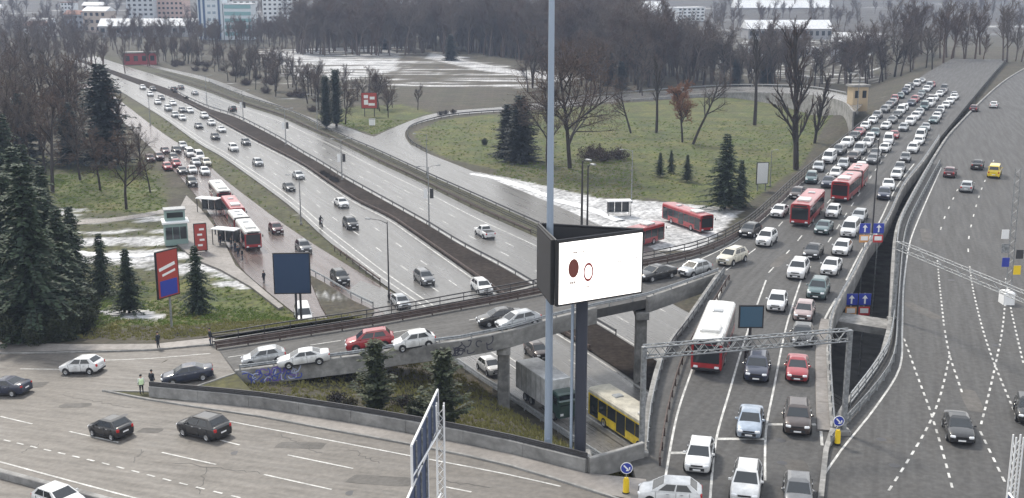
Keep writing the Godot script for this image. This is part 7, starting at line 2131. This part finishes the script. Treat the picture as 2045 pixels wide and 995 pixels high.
func house(called: String, label: String, at: Vector3, turn: float, w: float, d: float, h: float, wall: Color, rows: int, cols: int, roof := "flat", group := "", roofc := "snow") -> Node3D:
	var o := thing(called, label, "building", at, turn, group)
	var mb := MB.new(); mb.box(Vector3(0, h * 0.5 - 1, 0), Vector3(w, h + 2, d))
	var key := "wall_%02x%02x%02x" % [wall.r8, wall.g8, wall.b8]
	var wm := plain(key, wall, 0.85)
	part("wall", mb, wm, o)
	mb = MB.new()
	if roof == "gable":
		var e := w * 0.5 + 0.5
		var f := d * 0.5 + 0.5
		var k := d * 0.28
		mb.quad(Vector3(-e, h, f), Vector3(e, h, f), Vector3(e, h + k, 0), Vector3(-e, h + k, 0))
		mb.quad(Vector3(e, h, -f), Vector3(-e, h, -f), Vector3(-e, h + k, 0), Vector3(e, h + k, 0))
		mb.tri(Vector3(e, h, f), Vector3(e, h, -f), Vector3(e, h + k, 0))
		mb.tri(Vector3(-e, h, -f), Vector3(-e, h, f), Vector3(-e, h + k, 0))
		mb.quad(Vector3(-e, h, -f), Vector3(e, h, -f), Vector3(e, h, f), Vector3(-e, h, f))
	else:
		mb.box(Vector3(0, h + 0.25, 0), Vector3(w + 0.8, 0.5, d + 0.8))
	part("roof", mb, M[roofc], o)
	var ww := w / cols
	var hh := h / rows
	var pm := MB.new(); pm.box(Vector3.ZERO, Vector3(ww * 0.5, hh * 0.45, 0.16))
	var mesh := pm.mesh()
	for r in rows:
		for c in cols:
			part("window", mesh, M.glass_dark, o).position = Vector3(-w * 0.5 + ww * (c + 0.5), hh * (r + 0.55), d * 0.5 + 0.04)
	return o


func build_far_buildings() -> void:
	var white := lin(0.62, 0.64, 0.66)
	# white and blue tower with a lower glazed wing
	var t := thing("office_tower", "white office tower with blue vertical stripes and glazed wing", "building", Vector3(-181.53, -9, -727.76))
	var mb := MB.new(); mb.box(Vector3(0, 30, 0), Vector3(15, 62, 14))
	part("wall", mb, plain("tower_white", lin(0.55, 0.6, 0.64), 0.7), t)
	for x in [-6.2, -3.6, 5.4]:
		mb = MB.new(); mb.box(Vector3(x, 30, 7.05), Vector3(1.3, 60, 0.3))
		part("blue_stripe", mb, plain("tower_blue", lin(0.05, 0.1, 0.2), 0.4), t)
	for k in 14:
		for x in [-0.6, 2.4]:
			mb = MB.new(); mb.box(Vector3(x, 4 + k * 4, 7.05), Vector3(1.9, 1.5, 0.2))
			part("window", mb, plain("pale_glass", lin(0.25, 0.32, 0.38), 0.2), t)
	mb = MB.new(); mb.box(Vector3(16.5, 10, 1), Vector3(17, 22, 12))
	var wing := part("wing", mb, plain("tower_white", lin(0.55, 0.6, 0.64), 0.7), t)
	for k in 5:
		mb = MB.new(); mb.box(Vector3(16.5, 3.5 + k * 4, 7.06), Vector3(16, 2.2, 0.2))
		part("window_band", mb, plain("teal_glass", lin(0.2, 0.36, 0.38), 0.2), wing)
	mb = MB.new(); mb.box(Vector3(16.5, 21.2, 1), Vector3(17.6, 0.5, 12.6))
	part("wing_roof", mb, M.snow, t)
	house("apartment_house", "white apartment block right of the office tower", Vector3(-175.29, -8, -909.87), 0.1, 26, 14, 26, white, 8, 7)
	house("apartment_house", "pale pink apartment block left of the office tower", Vector3(-266.55, -6, -934.24), -0.15, 28, 14, 22, lin(0.5, 0.36, 0.32), 6, 8)
	house("apartment_house", "light grey apartment block beside the pink one", Vector3(-282.38, -6, -915.75), 0.1, 20, 14, 24, lin(0.45, 0.47, 0.5), 7, 5)
	house("warehouse", "long low shed with snowy roof in front of the tower", Vector3(-231.33, -8.5, -763.71), 0.05, 60, 16, 6, lin(0.3, 0.3, 0.31), 1, 12, "gable")
	var r := RandomNumberGenerator.new()
	r.seed = 21
	for k in 13:
		var x := r.randf_range(-420.0, -170.0)
		var z := r.randf_range(-1150.0, -760.0)
		house("distant_house", "small hazy house of the distant town behind the left park", Vector3(x * (-z / 800.0), far_height(x, z), z), r.randf_range(-0.4, 0.4), r.randf_range(10, 22), 10, r.randf_range(6, 15), [white, lin(0.4, 0.34, 0.3), lin(0.33, 0.35, 0.4), lin(0.5, 0.46, 0.42)][k % 4], 3, 4, "gable" if k % 3 else "flat", "distant town houses", "snow" if k % 2 else "tile")
	for k in 5:
		var x := r.randf_range(-40.0, 160.0)
		var z := r.randf_range(-1000.0, -820.0)
		house("distant_house", "hazy building of the distant town behind the wood", Vector3(x, far_height(x, z), z), r.randf_range(-0.4, 0.4), r.randf_range(14, 34), 12, r.randf_range(6, 12), [white, lin(0.36, 0.33, 0.31), lin(0.4, 0.42, 0.46)][k % 3], 4, 6, "flat", "distant buildings behind the wood", "snow")
	# sheds and the station building on the right
	house("station_building", "grey two storey building with white roof above the loop", Vector3(154.54, -9, -531.62), -0.35, 22, 14, 10, lin(0.34, 0.34, 0.36), 2, 6, "gable")
	house("warehouse", "long low shed with snowy roof behind the bare wood", Vector3(169.64, -9, -738.6), 0.05, 52, 18, 6, lin(0.25, 0.25, 0.26), 1, 14, "gable")
	house("warehouse", "second long snowy shed farther behind the wood", Vector3(251.66, -9, -1121.08), 0.05, 90, 24, 7, lin(0.28, 0.28, 0.3), 1, 16, "gable")
	house("warehouse", "bright snow roofed hall seen through the bare wood", Vector3(104.29, -9, -1008), 0.0, 40, 26, 8, white, 1, 8, "gable")
	house("warehouse", "low white shed beside the grey two storey building", Vector3(131.68, -9, -581.97), 0.0, 34, 10, 4, white, 1, 8, "flat")
	house("toll_hut", "small beige hut at the top of the ramp", Vector3(85.57, 0, -292.15), 0.2, 4, 3, 4, lin(0.42, 0.33, 0.22), 1, 2, "flat", "", "concrete")
	# red kiosk at the far end of the motorway
	house("kiosk_hall", "dull red low hall at the far end of the motorway", Vector3(-166.42, -9, -531.62), 0.3, 14, 6, 5, lin(0.3, 0.06, 0.07), 1, 4, "flat", "", "concrete")


# ---------------------------------------------------------------- people

func limb_field(p: Vector3, bones: Array) -> Array:
	var best := 1e9
	var col := Color.WHITE
	var near := 1e9
	for b in bones:
		var a: Vector3 = b[0]
		var ab: Vector3 = b[1] - a
		var t := clampf((p - a).dot(ab) / maxf(ab.length_squared(), 1e-6), 0, 1)
		var d: float = (p - a - ab * t).length() - lerpf(b[2], b[3], t)
		if d < near:
			near = d
			col = b[4]
		var h := clampf(0.5 + 0.5 * (best - d) / 0.035, 0, 1)
		best = lerpf(best, d, h) - 0.035 * h * (1.0 - h) if best < 1e8 else d
	return [best, col]


func body_mesh(bones: Array, lo: Vector3, hi: Vector3, cell: float) -> MB:
	var nx := int((hi.x - lo.x) / cell) + 2
	var ny := int((hi.y - lo.y) / cell) + 2
	var nz := int((hi.z - lo.z) / cell) + 2
	var f := PackedFloat32Array()
	f.resize(nx * ny * nz)
	for k in nz:
		for j in ny:
			for i in nx:
				f[(k * ny + j) * nx + i] = limb_field(lo + Vector3(i, j, k) * cell, bones)[0]
	var cellv := {}
	for k in nz - 1:
		for j in ny - 1:
			for i in nx - 1:
				var sum := Vector3.ZERO
				var n := 0
				var inside := 0
				var val := []
				for q in 8:
					var v := f[((k + (q >> 2)) * ny + j + ((q >> 1) & 1)) * nx + i + (q & 1)]
					val.append(v)
					if v < 0:
						inside += 1
				if inside == 0 or inside == 8:
					continue
				for e in [[0, 1], [2, 3], [4, 5], [6, 7], [0, 2], [1, 3], [4, 6], [5, 7], [0, 4], [1, 5], [2, 6], [3, 7]]:
					if (val[e[0]] < 0) != (val[e[1]] < 0):
						var t: float = val[e[0]] / (val[e[0]] - val[e[1]])
						var pa := Vector3(e[0] & 1, (e[0] >> 1) & 1, e[0] >> 2)
						var pb := Vector3(e[1] & 1, (e[1] >> 1) & 1, e[1] >> 2)
						sum += pa.lerp(pb, t)
						n += 1
				cellv[(k * ny + j) * nx + i] = lo + (Vector3(i, j, k) + sum / n) * cell
	var mb := MB.new()
	var put := func(a: int, b: int, c: int, d: int, flip: bool):
		var q := [a, b, c, d]
		if flip:
			q = [a, d, c, b]
		for w in [0, 2, 1, 0, 3, 2]:
			var p: Vector3 = cellv[q[w]]
			var r := limb_field(p, bones)
			var g := Vector3(limb_field(p + Vector3(0.01, 0, 0), bones)[0] - r[0], limb_field(p + Vector3(0, 0.01, 0), bones)[0] - r[0], limb_field(p + Vector3(0, 0, 0.01), bones)[0] - r[0])
			mb.col = r[1]
			mb.vert(p, g.normalized())
	for k in range(1, nz - 1):
		for j in range(1, ny - 1):
			for i in range(1, nx - 1):
				var at := (k * ny + j) * nx + i
				var s := f[at] < 0
				if s != (f[at + 1] < 0):
					put.call(at, at - nx, at - nx - nx * ny, at - nx * ny, not s)
				if s != (f[at + nx] < 0):
					put.call(at, at - nx * ny, at - 1 - nx * ny, at - 1, not s)
				if s != (f[at + nx * ny] < 0):
					put.call(at, at - 1, at - 1 - nx, at - nx, not s)
	return mb


func person(label: String, at: Vector3, turn: float, coat: Color, legs: Color, pose := "stand", vest := false, group := "") -> Node3D:
	var o := thing("person", label, "person", at, turn, group)
	var skin := Color(0.45, 0.27, 0.2)
	var shoe := Color(0.02, 0.02, 0.02)
	var bones := []
	var chest := coat
	if pose == "stand":
		bones = [[Vector3(0, 0.98, 0), Vector3(0, 1.2, 0.01), 0.155, 0.15, chest], [Vector3(-0.07, 1.32, 0), Vector3(0.07, 1.32, 0), 0.145, 0.145, chest], [Vector3(0, 1.45, 0), Vector3(0, 1.56, -0.02), 0.062, 0.058, skin], [Vector3(0, 1.62, -0.03), Vector3(0, 1.7, -0.02), 0.085, 0.098, skin], [Vector3(0, 1.64, -0.12), Vector3(0, 1.62, -0.135), 0.02, 0.016, skin]]
		for x in [-1.0, 1.0]:
			bones.append_array([[Vector3(x * 0.2, 1.4, 0), Vector3(x * 0.27, 1.12, 0.03), 0.075, 0.058, coat], [Vector3(x * 0.27, 1.12, 0.03), Vector3(x * 0.26, 0.88, -0.06), 0.055, 0.042, coat], [Vector3(x * 0.26, 0.86, -0.07), Vector3(x * 0.255, 0.79, -0.1), 0.042, 0.035, skin], [Vector3(x * 0.09, 0.94, 0), Vector3(x * 0.11, 0.5, -0.01), 0.1, 0.068, legs], [Vector3(x * 0.11, 0.5, -0.01), Vector3(x * 0.12, 0.1, 0.03), 0.064, 0.048, legs], [Vector3(x * 0.12, 0.05, 0.04), Vector3(x * 0.125, 0.04, -0.13), 0.05, 0.042, shoe]])
	else:
		bones = [[Vector3(0, 0.98, 0.35), Vector3(0, 1.2, 0.25), 0.155, 0.15, chest], [Vector3(-0.07, 1.36, 0.15), Vector3(0.07, 1.36, 0.15), 0.145, 0.145, chest], [Vector3(0, 1.48, 0.12), Vector3(0, 1.55, 0.09), 0.062, 0.06, skin], [Vector3(0, 1.62, 0.06), Vector3(0, 1.7, 0.06), 0.12, 0.125, Color(0.02, 0.02, 0.02)]]
		for x in [-1.0, 1.0]:
			bones.append_array([[Vector3(x * 0.2, 1.42, 0.13), Vector3(x * 0.33, 1.2, -0.08), 0.075, 0.058, coat], [Vector3(x * 0.33, 1.2, -0.08), Vector3(x * 0.34, 1.05, -0.33), 0.055, 0.042, coat], [Vector3(x * 0.1, 0.94, 0.35), Vector3(x * 0.24, 0.82, -0.05), 0.1, 0.07, legs], [Vector3(x * 0.24, 0.82, -0.05), Vector3(x * 0.22, 0.36, 0.2), 0.066, 0.05, legs], [Vector3(x * 0.22, 0.33, 0.22), Vector3(x * 0.22, 0.32, 0.05), 0.05, 0.042, shoe]])
	var key := "body_" + pose + coat.to_html() + legs.to_html()
	if not M.has(key):
		var mb := body_mesh(bones, Vector3(-0.46, -0.02, -0.42), Vector3(0.46, 1.86, 0.52), 0.032)
		# fingers, each its own short chain from the palm
		if pose == "stand":
			mb.col = skin
			for x in [-1.0, 1.0]:
				for k in 4:
					var z := -0.115 + k * 0.017
					var ln: float = [0.06, 0.075, 0.07, 0.055][k]
					mb.tube([Vector3(x * 0.255, 0.79, z + 0.01), Vector3(x * 0.255, 0.79 - ln * 0.55, z), Vector3(x * 0.245, 0.79 - ln, z + 0.012)], [0.0095, 0.009, 0.007], 5)
				mb.tube([Vector3(x * 0.25, 0.83, -0.12), Vector3(x * 0.24, 0.79, -0.14), Vector3(x * 0.235, 0.76, -0.14)], [0.011, 0.01, 0.008], 5)
		M[key] = mb.mesh()
	part("body", M[key], plain_vertex("cloth_and_skin"), o)
	if pose == "stand":
		var hair := MB.new()
		hair.lathe(Vector3(0, 1.69, -0.005), [[0.112, -0.03], [0.118, 0.03], [0.09, 0.1], [0.04, 0.13], [0.001, 0.135]], 12)
		part("cap", hair, M.black, o)
		if vest:
			var v := MB.new()
			v.lathe(Vector3(0, 0, 0), [[0.19, 0.9], [0.2, 1.1], [0.215, 1.3], [0.17, 1.42]], 14)
			var vo := part("vest", v, plain("high_visibility", lin(0.62, 0.78, 0.5), 0.6), o)
			vo.scale = Vector3(1.15, 1, 0.9)
	return o


func plain_vertex(key: String) -> StandardMaterial3D:
	var m := plain(key, Color.WHITE, 0.8)
	m.vertex_color_use_as_albedo = true
	return m


func build_people() -> void:
	var dark := Color(0.018, 0.02, 0.028)
	var blue := Color(0.03, 0.04, 0.07)
	person("person in pale high visibility vest standing at the kerb tip", Vector3(-32.25, -3.94, -96.79), 0.6, Color(0.5, 0.52, 0.5), dark, "stand", true)
	person("person in dark uniform standing beside the pale vested person", Vector3(-31.65, -3.88, -97.89), -0.4, dark, dark)
	person("person in dark clothes on the pavement where the flyover begins", Vector3(-34.7, -4.18, -110.05), 1.2, dark, dark)
	person("person in dark coat leaning at the start of the flyover railing", Vector3(-29.44, -3.66, -109.57), 2.0, dark, blue)
	person("person in dark coat waiting alone on the bus stop pavement", Vector3(-33.35, -9, -152.85), 1.0, dark, dark)
	for q in [Vector3(-39.98, -9, -166.96), Vector3(-41.13, -9, -170.08), Vector3(-42.18, -9, -172.01), Vector3(-44.47, -9, -174.64), Vector3(-47.11, -9, -182.3), Vector3(-38.99, -9, -165.14)]:
		person("person in dark coat waiting between shelter and kerb", q + Vector3(0, 0.16, 0), rng.randf() * TAU, dark, blue, "stand", false, "people waiting at the bus stop")
	var at := Vector3(-31.4, -9, -189.05)
	var ahead := Vector3(-28.77, -9, -183.02)
	motorbike("dark motorbike alone in the first motorway lane", at, ahead)
	var rider := person("person in dark clothes and helmet riding the motorbike", at, 0.0, dark, dark, "ride")
	set_on_road(rider, at + Vector3.UP * 0.012, ahead)
	motorbike("dark motorbike parked behind the flyover railing by the lamp post", Vector3(-15.55, -9, -144.47), Vector3(-13.79, -9, -139.94))
